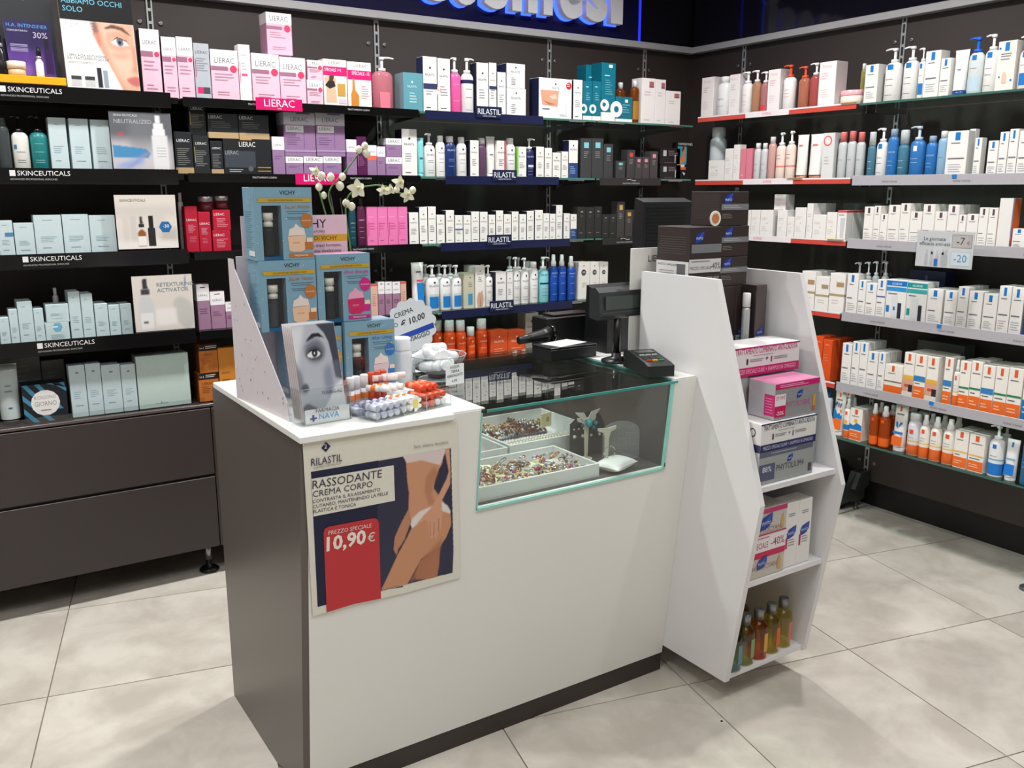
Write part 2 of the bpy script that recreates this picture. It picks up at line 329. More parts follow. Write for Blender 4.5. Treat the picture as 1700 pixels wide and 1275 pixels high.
# style: desc (label words), short, kind/category, look
S = {
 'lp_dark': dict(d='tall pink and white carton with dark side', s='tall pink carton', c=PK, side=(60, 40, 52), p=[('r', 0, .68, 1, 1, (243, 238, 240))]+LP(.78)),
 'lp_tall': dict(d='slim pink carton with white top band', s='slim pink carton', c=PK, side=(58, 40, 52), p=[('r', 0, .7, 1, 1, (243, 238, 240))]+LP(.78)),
 'lp_tall2': dict(d='pink carton with white top standing on others', s='raised pink carton', c=(224, 180, 200), side=(205, 150, 178), wrap=[(.74, 1, (243, 240, 241))], p=LP(.8)),
 'lp_wide': dict(d='wide pink carton with white top band', s='wide pink carton', c=PK, p=[('r', 0, .66, 1, 1, (243, 238, 240))]+LP(.74)),
 'lp_small': dict(d='small pink carton with mauve strip', s='small pink carton', c=PK, p=[('r', 0, .66, 1, 1, (243, 238, 240))]+LP(.74)),
 'l_grey': dict(d='silver grey carton with magenta marks', s='silver carton', c=(178, 184, 192), p=[('t', 'LIERAC', .5, .82, .18, (110, 112, 120), .8), ('r', .06, .4, .1, .72, MG), lines_((140, 144, 152), .5, .75, 6), ('r', .12, .12, .5, .23, (214, 40, 110)), ('r', .5, .12, .92, .23, (70, 72, 78))]),
 'l_white': dict(d='white carton with a magenta line', s='white lined carton', c=(240, 238, 238), p=[('t', 'LIERAC', .5, .8, .16, (150, 150, 155), .8), ('r', .06, .34, .1, .7, MG), ('l', .2, .55, .7, .7, 3, (190, 190, 195)), ('r', .2, .46, .7, .5, (230, 80, 130))]),
 'l_special': dict(d='white offer carton showing a bikini figure', s='offer carton', c=(242, 238, 232), p=[('t', 'LIERAC', .5, .9, .12, (120, 120, 125), .6), ('r', 0, .66, 1, .85, MG), ('t', 'SPECIALE 1=1', .4, .75, .12, (255, 230, 240), .7), ('p', [(.08, .1), (.1, .45), (.02, .62), (.3, .66), (.55, .6), (.5, .4), (.55, .1)], (226, 180, 150)), ('p', [(.05, .45), (.2, .55), (.45, .55), (.5, .44), (.25, .38)], (40, 36, 40)), ('p', [(.22, .55), (.4, .55), (.45, .66), (.25, .66)], (90, 55, 45)), ('r', .58, .24, .92, .5, (196, 150, 70)), ('r', .62, .08, .96, .18, (240, 190, 205))]),
 'l_special2': dict(d='white offer carton showing an orange bottle', s='orange bottle carton', c=(242, 238, 232), p=[('t', 'LIERAC', .55, .88, .13, (120, 120, 125), .6), ('r', 0, .62, 1, .82, MG), ('t', 'SPECIALE -15', .55, .72, .13, (255, 230, 240), .75), ('p', [(.12, .05), (.45, .03), (.45, .28), (.3, .4), (.28, .62), (.2, .66), (.18, .4), (.12, .3)], (205, 130, 50)), ('r', .3, .38, .46, .58, (225, 228, 230)), ('l', .55, .2, .9, .5, 6, (200, 170, 180))]),
 'l_plum': dict(d='slim dark plum carton', s='plum carton', c=(82, 18, 72), p=[('t', 'LIERAC', .5, .6, .2, (225, 205, 220), .8), ('l', .2, .25, .8, .5, 5, (150, 100, 140)), ('r', .08, .25, .12, .6, (190, 130, 170))]),
 'll': dict(d='lilac carton with white top band', s='lilac carton', c=(148, 116, 154), wrap=[(.66, 1, (238, 236, 240))], p=[('t', 'LIERAC', .5, .76, .17, (90, 90, 100), .8), ('l', .15, .4, .85, .52, 2, (130, 96, 150))]),
 'll_big': dict(d='big film wrapped lilac gift set', s='lilac gift set', c=(146, 114, 152), wrap=[(.72, 1, (205, 203, 214))], p=[('t', 'LIERAC', .5, .8, .13, (70, 70, 80), .55), ('r', .05, .55, .62, .7, (240, 238, 242)), ('t', 'LIERAC', .32, .6, .1, (110, 110, 120), .4), ('r', .62, .2, .64, .7, (128, 94, 148)), ('l', .08, .25, .58, .45, 4, (130, 96, 150)), ('r', 0, .1, 1, .15, (170, 140, 186)), ('r', .4, .965, .85, .99, (110, 70, 130))]),
 'll_orange': dict(d='lilac carton with an orange stripe', s='orange striped carton', c=(146, 114, 152), wrap=[(.66, 1, (238, 236, 240)), (.52, .66, (232, 110, 80))], p=[('t', 'LIERAC', .5, .76, .17, (120, 110, 130), .8)]),
 'lb_gold': dict(d='black carton with gold base band', s='black gold carton', c=(26, 30, 34), p=LB, wrap=[(.02, .16, (176, 150, 112))]),
 'lb_goldw': dict(d='wide black carton with gold base band', s='wide black carton', c=(30, 35, 40), p=[('t', 'LIERAC', .25, .78, .1, (205, 205, 205), .45), ('l', .1, .4, .8, .68, 4, (110, 112, 112))], wrap=[(.0, .24, (180, 154, 116))]),
 'lb_tall': dict(d='slim black carton with fine grey text', s='slim black carton', c=(28, 33, 36), p=LB+[('r', .06, .3, .1, .7, (170, 150, 90))]),
 'lb_set': dict(d='wide black gift box with gold label', s='black gift box', c=(24, 26, 30), p=[('t', 'LIERAC', .5, .78, .1, (230, 230, 230), .34), ('r', .35, .96, .6, 1.0, (190, 150, 60)), ('r', .02, .2, .66, .66, (58, 64, 74)), ('t', 'LIERAC', .17, .56, .08, (150, 150, 155), .28), ('r', .7, .1, .98, .12, (180, 150, 60)), ('r', .7, .2, .98, .22, (180, 150, 60)), ('c', .55, .17, .055, (90, 92, 98)), ('l', .1, .06, .4, .16, 2, (170, 170, 170))]),
 'lr': dict(d='slim crimson carton with white text', s='crimson carton', c=(176, 18, 48), p=[('t', 'LIERAC', .5, .68, .18, (240, 215, 220), .8), ('l', .2, .42, .8, .6, 6, (225, 150, 165)), ('l', .25, .2, .8, .34, 4, (215, 110, 130))]),
 'lr_w': dict(d='wide crimson carton with white text', s='wide crimson carton', c=(178, 18, 48), p=[('t', 'LIERAC', .36, .72, .14, (240, 215, 220), .6), ('l', .2, .15, .85, .6, 6, (225, 140, 155))]),
 'lm': dict(d='mauve carton with white top band', s='mauve carton', c=(160, 122, 148), wrap=[(.64, 1, (238, 236, 238))], p=[('t', 'LIERAC', .5, .74, .16, (90, 88, 98), .8), ('r', .3, .92, .7, .94, (40, 40, 46)), ('l', .15, .34, .85, .48, 3, (130, 84, 116))]),
 'l_peach': dict(d='peach carton with thin red top', s='peach carton', c=(222, 178, 160), wrap=[(.94, 1, (215, 90, 70))], p=[('l', .2, .3, .8, .7, 6, (190, 140, 124))]),
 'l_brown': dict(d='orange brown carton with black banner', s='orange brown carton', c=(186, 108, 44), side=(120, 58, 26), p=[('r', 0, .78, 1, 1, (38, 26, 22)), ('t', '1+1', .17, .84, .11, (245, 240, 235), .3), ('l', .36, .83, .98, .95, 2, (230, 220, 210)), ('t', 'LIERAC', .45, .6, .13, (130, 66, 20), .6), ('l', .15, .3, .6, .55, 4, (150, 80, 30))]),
 'l_brown2': dict(d='amber brown carton without a banner', s='amber carton', c=(200, 128, 48), p=[('t', 'LIERAC', .3, .5, .09, (140, 76, 24), .4), ('l', .1, .2, .6, .4, 4, (150, 86, 30))]),
 'pink_box': dict(d='candy pink carton with magenta line', s='candy pink carton', c=(232, 122, 178), p=[('l', .15, .7, .85, .76, 1, (245, 170, 205)), ('r', .1, .25, .14, .62, MG), ('l', .2, .4, .85, .6, 3, (215, 95, 155)), ('l', .2, .1, .7, .15, 1, (215, 95, 155))]),
 'teal_box': dict(d='pale teal clear-sided carton', s='teal grey carton', c=(92, 154, 168), side=(140, 165, 175), p=[('s', .45, .76, .06, (225, 238, 240)), ('t', 'RILASTIL', .45, .62, .09, (225, 238, 240), .5), ('l', .3, .2, .7, .5, 4, (190, 216, 222))]),
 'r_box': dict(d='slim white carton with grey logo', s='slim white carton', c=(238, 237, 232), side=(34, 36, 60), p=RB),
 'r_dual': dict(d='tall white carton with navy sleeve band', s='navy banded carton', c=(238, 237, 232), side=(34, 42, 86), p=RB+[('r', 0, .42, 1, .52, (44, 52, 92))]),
 'r_band': dict(d='narrow white carton with navy waist band', s='waist banded carton', c=(238, 237, 232), side=(34, 36, 60), p=RB+[('r', 0, .5, 1, .56, (44, 52, 92))]),
 'r_promo': dict(d='tall white carton with red promotion disc', s='promotion carton', c=(238, 237, 232), side=(34, 36, 60), p=RB+[('c', -.02, .4, .25, (240, 232, 230)), ('t', '1+1', .02, .38, .26, (215, 30, 40), .5)]),
 'r_sq': dict(d='squarish white carton with navy side', s='squarish white carton', c=(238, 237, 232), side=(34, 42, 86), p=[('s', .5, .84, .05, (40, 42, 52)), ('t', 'RILASTIL', .5, .62, .1, (120, 122, 135), .5), ('l', .25, .1, .55, .45, 5, (120, 122, 130))]),
 'r_picture': dict(d='wide white carton with belly photo', s='belly photo carton', c=(240, 239, 235), side=(34, 42, 86), p=[('s', .5, .86, .03, (60, 62, 80)), ('t', 'RILASTIL', .5, .74, .05, (120, 122, 135), .22), ('p', [(.04, .7), (.6, .7), (.56, .3), (.1, .34)], (216, 160, 132)), ('p', [(.3, .55), (.5, .62), (.56, .5), (.4, .48)], (238, 198, 176)), ('p', [(.12, .45), (.3, .4), (.5, .36), (.3, .34)], (180, 118, 92)), ('c', .9, .84, .085, (210, 34, 48)), ('l', .84, .8, .96, .9, 2, (250, 220, 220)), ('l', .1, .2, .4, .26, 1, (90, 92, 110)), ('r', .8, .08, .86, .42, (222, 222, 224)), ('r', .62, .08, .78, .13, (205, 206, 214))]),
 'r_red': dict(d='white carton with red right edge', s='red edged carton', c=(238, 234, 230), p=RB+[('r', .8, 0, 1, 1, (200, 90, 105))]),
 'r_green': dict(d='white carton with green left edge', s='green edged carton', c=(238, 237, 232), side=(120, 190, 60), p=RB+[('r', 0, 0, .08, 1, (120, 190, 60))]),
 'r_navylow': dict(d='white carton with navy lower half', s='half navy carton', c=(238, 237, 232), side=(34, 42, 86), p=[('s', .5, .86, .09, (50, 52, 60)), ('t', 'RILASTIL', .5, .74, .14, (90, 92, 110), .8), ('r', 0, 0, 1, .4, (36, 66, 122)), ('l', .15, .1, .8, .32, 4, (150, 175, 215))]),
 'r_blueline': dict(d='short white carton with blue line', s='blue lined carton', c=(238, 237, 232), side=(34, 36, 60), p=RB+[('r', 0, .47, 1, .51, (50, 90, 170))]),
 'r_cream': dict(d='small cream carton behind the sun cartons', s='cream carton', c=(222, 214, 200), p=RB),
 'beige_box': dict(d='clear beige carton with blue label', s='beige carton', c=(196, 194, 172), p=[('s', .6, .88, .07, (70, 72, 70)), ('r', .38, .1, .8, .42, (60, 150, 190)), ('l', .4, .6, .8, .75, 3, (150, 150, 135))]),
 'hand_box': dict(d='tall white carton with hands photo', s='hands carton', c=(234, 232, 226), p=[('s', .5, .88, .06, (60, 62, 80)), ('t', 'RILASTIL', .5, .8, .1, (100, 104, 130), .7), ('l', .3, .62, .7, .74, 3, (120, 124, 140)), ('p', [(.2, .02), (.15, .2), (.3, .38), (.5, .36), (.7, .42), (.85, .2), (.75, .02)], (205, 165, 140)), ('p', [(.45, .02), (.5, .3), (.55, .02)], (160, 118, 96))]),
 't_small': dict(d='small petrol blue carton with white ring', s='small petrol carton', c=(0, 112, 134), wrap=[(0, .12, (238, 240, 240))], p=[('l', .3, .82, .7, .88, 1, (200, 225, 230)), ('c', .05, .3, .42, (238, 240, 240)), ('c', .05, .3, .2, (0, 112, 134)), ('l', .3, .5, .8, .72, 4, (120, 180, 195))]),
 't_tall': dict(d='tall petrol blue carton with white ring', s='tall petrol carton', c=(0, 112, 134), wrap=[(0, .16, (238, 240, 240))], p=[('r', .5, .92, .76, .97, (230, 240, 240)), ('l', .2, .76, .8, .8, 1, (200, 225, 230)), ('c', .24, .28, .32, (238, 240, 240)), ('c', .2, .29, .12, (0, 112, 134)), ('l', .25, .45, .8, .72, 7, (90, 165, 182))]),
 't_low': dict(d='low wide petrol carton with white ring', s='low petrol carton', c=(0, 112, 134), wrap=[(0, .14, (238, 240, 240))], p=[('r', .55, .78, .72, .9, (230, 240, 240)), ('c', .04, .5, .36, (238, 240, 240)), ('c', .04, .5, .14, (0, 112, 134)), ('l', .4, .35, .85, .72, 4, (120, 180, 195))]),
 'w_mauve': dict(d='white carton with small mauve square', s='mauve square carton', c=(238, 232, 232), p=[('r', .55, .82, .9, .93, (170, 96, 104)), ('r', .55, .8, .9, .82, (60, 50, 56)), ('l', .2, .6, .7, .72, 2, (200, 195, 198)), ('l', .2, .06, .8, .1, 1, (190, 186, 190))]),
 'dk_cyan': dict(d='charcoal carton with turquoise square', s='turquoise square carton', c=(60, 62, 64), p=DK((130, 205, 212))), 'dk_red': dict(d='charcoal carton with red square', s='red square carton', c=(62, 62, 64), p=DK((225, 70, 60))),
 'dk_pink': dict(d='charcoal carton with pink square', s='pink square carton', c=(72, 66, 68), p=DK((228, 150, 168))), 'dk_gold': dict(d='charcoal carton with gold square', s='gold square carton', c=(66, 64, 62), p=DK((214, 168, 92))),
 'dk_plain': dict(d='plain dark charcoal carton with faint text', s='dark charcoal carton', c=(44, 44, 42), p=[('p', [(.3, .84), (.5, .88), (.7, .84), (.5, .82)], (150, 150, 150)), ('l', .25, .12, .75, .2, 1, (120, 118, 112)), ('l', .3, .66, .7, .76, 2, (90, 90, 88))]),
 'dk_wide': dict(d='wide black carton with small white square', s='wide black carton', c=(26, 24, 26), p=[('r', .14, .5, .3, .85, (190, 190, 190)), ('l', .4, .5, .9, .85, 3, (150, 120, 130)), ('r', .72, .1, .76, .6, (210, 210, 210)), ('l', .2, .05, .7, .15, 1, (120, 80, 90))]),
 'pale': dict(d='pale aqua carton with faint text', s='pale aqua carton', c=PALE, p=PALEP), 'pale_s': dict(d='small pale aqua carton', s='small aqua carton', c=(190, 209, 212), top=(205, 225, 230), p=PALEP), 'pale_t': dict(d='tall pale aqua carton with grey emblem', s='tall aqua carton', c=(186, 203, 207), p=[('r', .42, .84, .6, .87, (110, 124, 132))]+PALEP[1:]),
 'pale_b': dict(d='pale aqua carton with blue tab', s='blue tab carton', c=PALE, p=PALEP+[('r', .45, .58, 1, .68, (70, 130, 170))]), 'pale_big': dict(d='large pale green gift box', s='large green box', c=(186, 204, 198), top=(215, 232, 226), rough=.25, p=[('c', .42, .1, .015, (100, 130, 130)), ('l', .3, .06, .7, .09, 1, (160, 180, 176))]),
 'pale_hex': dict(d='wide aqua carton with blue hexagon', s='hexagon carton', c=(190, 209, 212), p=[('p', [(.3, .76), (.4, .98), (.62, .98), (.72, .76), (.62, .54), (.4, .54)], (110, 170, 200)), ('l', .3, .66, .7, .86, 1, (220, 235, 240)), ('l', .2, .15, .8, .4, 3, (160, 184, 194))]),
 'grey_case': dict(d='dim grey carton standing behind the others', s='dim grey carton', c=(96, 100, 98), p=[('l', .2, .5, .8, .8, 4, (120, 124, 122))]),
 'navy_case': dict(d='wide navy case behind the cartons', s='navy case', c=(32, 44, 78), p=[('r', .45, .75, .52, .9, (90, 110, 160))]),
 'stripe_box': dict(d='blue and black striped box with round label', s='striped box', c=(18, 24, 34), p=[('p', [(.0+k*.28, 1), (.12+k*.28, 1), (.62+k*.28 if k < 2 else 1, .3 if k < 2 else .75), (.5+k*.28 if k < 2 else 1, .3 if k < 2 else .86)], (60, 130, 160)) for k in range(4)]+[('p', [(0, .75), (0, .6), (.55, 0), (.68, 0)], (60, 130, 160)), ('p', [(0, .4), (0, .25), (.2, 0), (.34, 0)], (60, 130, 160)), ('c', .5, .5, .33, (226, 224, 222)), ('t', 'BUONGIORNO', .5, .6, .09, (150, 146, 144), .5), ('t', 'GIORNO', .5, .42, .12, (150, 146, 144), .5), ('l', .38, .25, .62, .34, 1, (150, 146, 144))]),
 'w_dot': dict(d='white carton with dark grey round seal', s='round seal carton', c=(234, 232, 226), p=[('s', .45, .9, .06, (90, 92, 100)), ('c', .45, .72, .22, (70, 72, 74)), ('t', '100', .45, .7, .14, (225, 225, 225), .3), ('l', .3, .3, .7, .45, 3, (190, 188, 182))]),
 'sun_box': dict(d='orange sun cream carton', s='orange carton', c=(216, 84, 36), p=[('s', .5, .82, .05, (245, 225, 215)), ('t', 'RILASTIL', .5, .66, .11, (245, 215, 200), .6), ('l', .2, .3, .8, .5, 3, (240, 160, 130))]),
 'av_box': dict(d='tall white carton with faint pink text', s='tall pale carton', c=(240, 234, 234), side=(222, 214, 216), p=[('t', 'Avene', .45, .86, .2, (236, 190, 190), .6), ('l', .15, .6, .7, .76, 3, (222, 190, 192)), ('l', .15, .2, .7, .4, 4, (226, 212, 214))]),
 'av_s': dict(d='plain white carton with pale text', s='plain white carton', c=(238, 235, 232), p=[('l', .15, .6, .7, .72, 2, (214, 205, 204)), ('l', .15, .2, .7, .4, 3, (220, 214, 212)), ('c', .55, .5, .04, (180, 175, 170))]),
 'av_tube': dict(d='white carton with red top and tube print', s='red topped carton', c=(238, 236, 234), wrap=[(.93, 1, (222, 70, 70))], p=[('p', [(.4, .1), (.75, .1), (.9, .75), (.35, .75)], (205, 208, 212)), ('l', .15, .8, .8, .88, 1, (150, 152, 160))]),
 'av_gold': dict(d='wide white carton with gold band', s='gold banded carton', c=(240, 237, 233), wrap=[(.42, .48, (176, 160, 120))], p=[('r', .45, .66, .95, .78, (176, 146, 110)), ('l', .2, .2, .8, .34, 2, (214, 208, 204))]),
 'av_orange': dict(d='tall orange carton with tone-on-tone text', s='orange carton', c=(226, 84, 32), p=[('t', 'Avene', .5, .86, .16, (250, 190, 160), .5), ('l', .1, .45, .9, .65, 3, (240, 120, 80))]),
 'pinkfilm': dict(d='pink film wrapped twin pack', s='pink twin pack', c=(224, 130, 148), p=[('r', .47, 0, .52, 1, (200, 96, 118)), ('l', .1, .1, .4, .2, 1, (240, 180, 190))]),
 'film_ring': dict(d='white carton with red ring print', s='red ring carton', c=(222, 222, 222), p=[('c', .42, .83, .36, (222, 90, 92)), ('c', .42, .83, .27, (235, 225, 225)), ('l', .2, .3, .8, .5, 3, (190, 190, 194))]),
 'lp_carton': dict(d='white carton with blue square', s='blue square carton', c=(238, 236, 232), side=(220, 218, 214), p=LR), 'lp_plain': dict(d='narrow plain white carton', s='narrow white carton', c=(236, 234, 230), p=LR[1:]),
 'lp_line': dict(d='white carton with blue square and line', s='blue lined carton', c=(238, 236, 232), p=LR+[('r', 0, .55, 1, .58, (60, 80, 170))]),
 'lp_grey': dict(d='white carton with dark grey square', s='grey square carton', c=(238, 235, 230), p=[('r', .38, .82, .62, .97, (88, 72, 78)), ('l', .2, .74, .8, .79, 1, (150, 145, 145)), ('l', .1, .34, .9, .38, 1, (110, 105, 105)), ('l', .15, .1, .85, .28, 3, (200, 197, 194))]),
 'lp_side': dict(d='tall white box with orange and blue edge', s='orange edged box', c=(232, 230, 226), side=(230, 110, 60), p=[('r', .95, 0, 1, 1, (40, 90, 170))]),
 'lp_baby': dict(d='white carton with bottle drawing and blue dots', s='blue dotted carton', c=(236, 230, 222), side=(218, 212, 205), p=LR[:2]+[('c', .12, .86, .06, (40, 110, 200)), ('c', .2, .28, .05, (40, 110, 200)), ('c', .85, .2, .06, (40, 110, 200)), ('p', [(.35, .15), (.6, .15), (.6, .3), (.5, .38), (.42, .38), (.35, .3)], (224, 196, 176)), ('l', .2, .6, .8, .72, 2, (150, 152, 160))]),
 'lp_all': dict(d='wide white carton with blue header band', s='blue header carton', c=(234, 234, 232), p=[('r', 0, .85, 1, .97, BL), ('t', 'ALLERGIE', .5, .88, .09, (225, 240, 250), .5), ('r', 0, .72, 1, .82, (50, 150, 210)), ('r', .3, .08, .6, .6, (222, 224, 226)), ('r', .62, .04, .8, .44, (44, 48, 60)), ('r', .05, .2, .2, .36, BL), ('r', .4, .25, .5, .34, BL), ('l', .1, .62, .6, .68, 1, (120, 122, 130))]),
 'lp_all2': dict(d='wide white carton with green header band', s='green header carton', c=(234, 234, 232), p=[('r', 0, .85, 1, .97, (30, 150, 150)), ('t', 'ALLERGIE', .5, .88, .09, (225, 245, 245), .5), ('r', 0, .72, 1, .82, (60, 170, 170)), ('r', .28, .08, .58, .6, (222, 226, 226)), ('r', .62, .04, .8, .44, (44, 48, 60)), ('r', .05, .18, .2, .34, (30, 150, 150)), ('l', .1, .62, .6, .68, 1, (120, 122, 130))]),
 'lp_navy': dict(d='deep blue carton at the shelf end', s='deep blue carton', c=(24, 60, 120), p=[('l', .2, .5, .8, .8, 4, (150, 180, 220))]),
 'lp_bluebox': dict(d='white carton with blue lower half', s='half blue carton', c=(236, 236, 234), p=[('r', 0, 0, 1, .4, (30, 120, 185)), ('r', .38, .82, .62, .97, BL), ('l', .1, .12, .8, .3, 2, (170, 205, 230))]),
 'ls_low': dict(d='low wide white carton with orange base', s='low orange based carton', c=(240, 236, 228), wrap=[(0, .3, OR)], p=[('r', .4, .78, .54, .98, (230, 90, 45)), ('r', 0, .42, 1, .46, (130, 100, 80)), ('l', .2, .68, .8, .74, 1, (120, 120, 120))]),
 'ls_face': dict(d='white carton with cropped face photo', s='face photo carton', c=(240, 236, 228), p=[('r', 0, .14, 1, .44, (222, 164, 130)), ('r', .2, .24, .8, .3, (190, 80, 80)), ('r', 0, .42, 1, .5, (232, 180, 70)), ('r', 0, .0, 1, .14, (232, 226, 220)), ('r', .38, .82, .62, .97, (230, 90, 45)), ('r', .6, .14, 1, .3, (40, 40, 50)), ('l', .15, .72, .85, .78, 1, (120, 120, 120))]),
 'ls_blue': dict(d='white sun carton with blue band', s='blue banded sun carton', c=(240, 236, 228), p=LS([('r', 0, .41, 1, .53, (50, 130, 190))])), 'ls_green': dict(d='white sun carton with green line', s='green lined sun carton', c=(240, 236, 228), p=LS([('r', 0, .43, 1, .47, (40, 130, 90))])),
 'ls_kids': dict(d='white sun carton with blue wave print', s='blue wave carton', c=(240, 236, 228), p=LS([('p', [(0, .34), (0, .52), (.3, .46), (.6, .56), (1, .5), (1, .34)], (30, 120, 190)), ('c', .5, .62, .14, (240, 180, 50))])),
 'ls_plain': dict(d='white sun carton with fine yellow line', s='yellow lined sun carton', c=(240, 236, 228), p=LS([('r', 0, .43, 1, .46, (240, 190, 90))])),
}
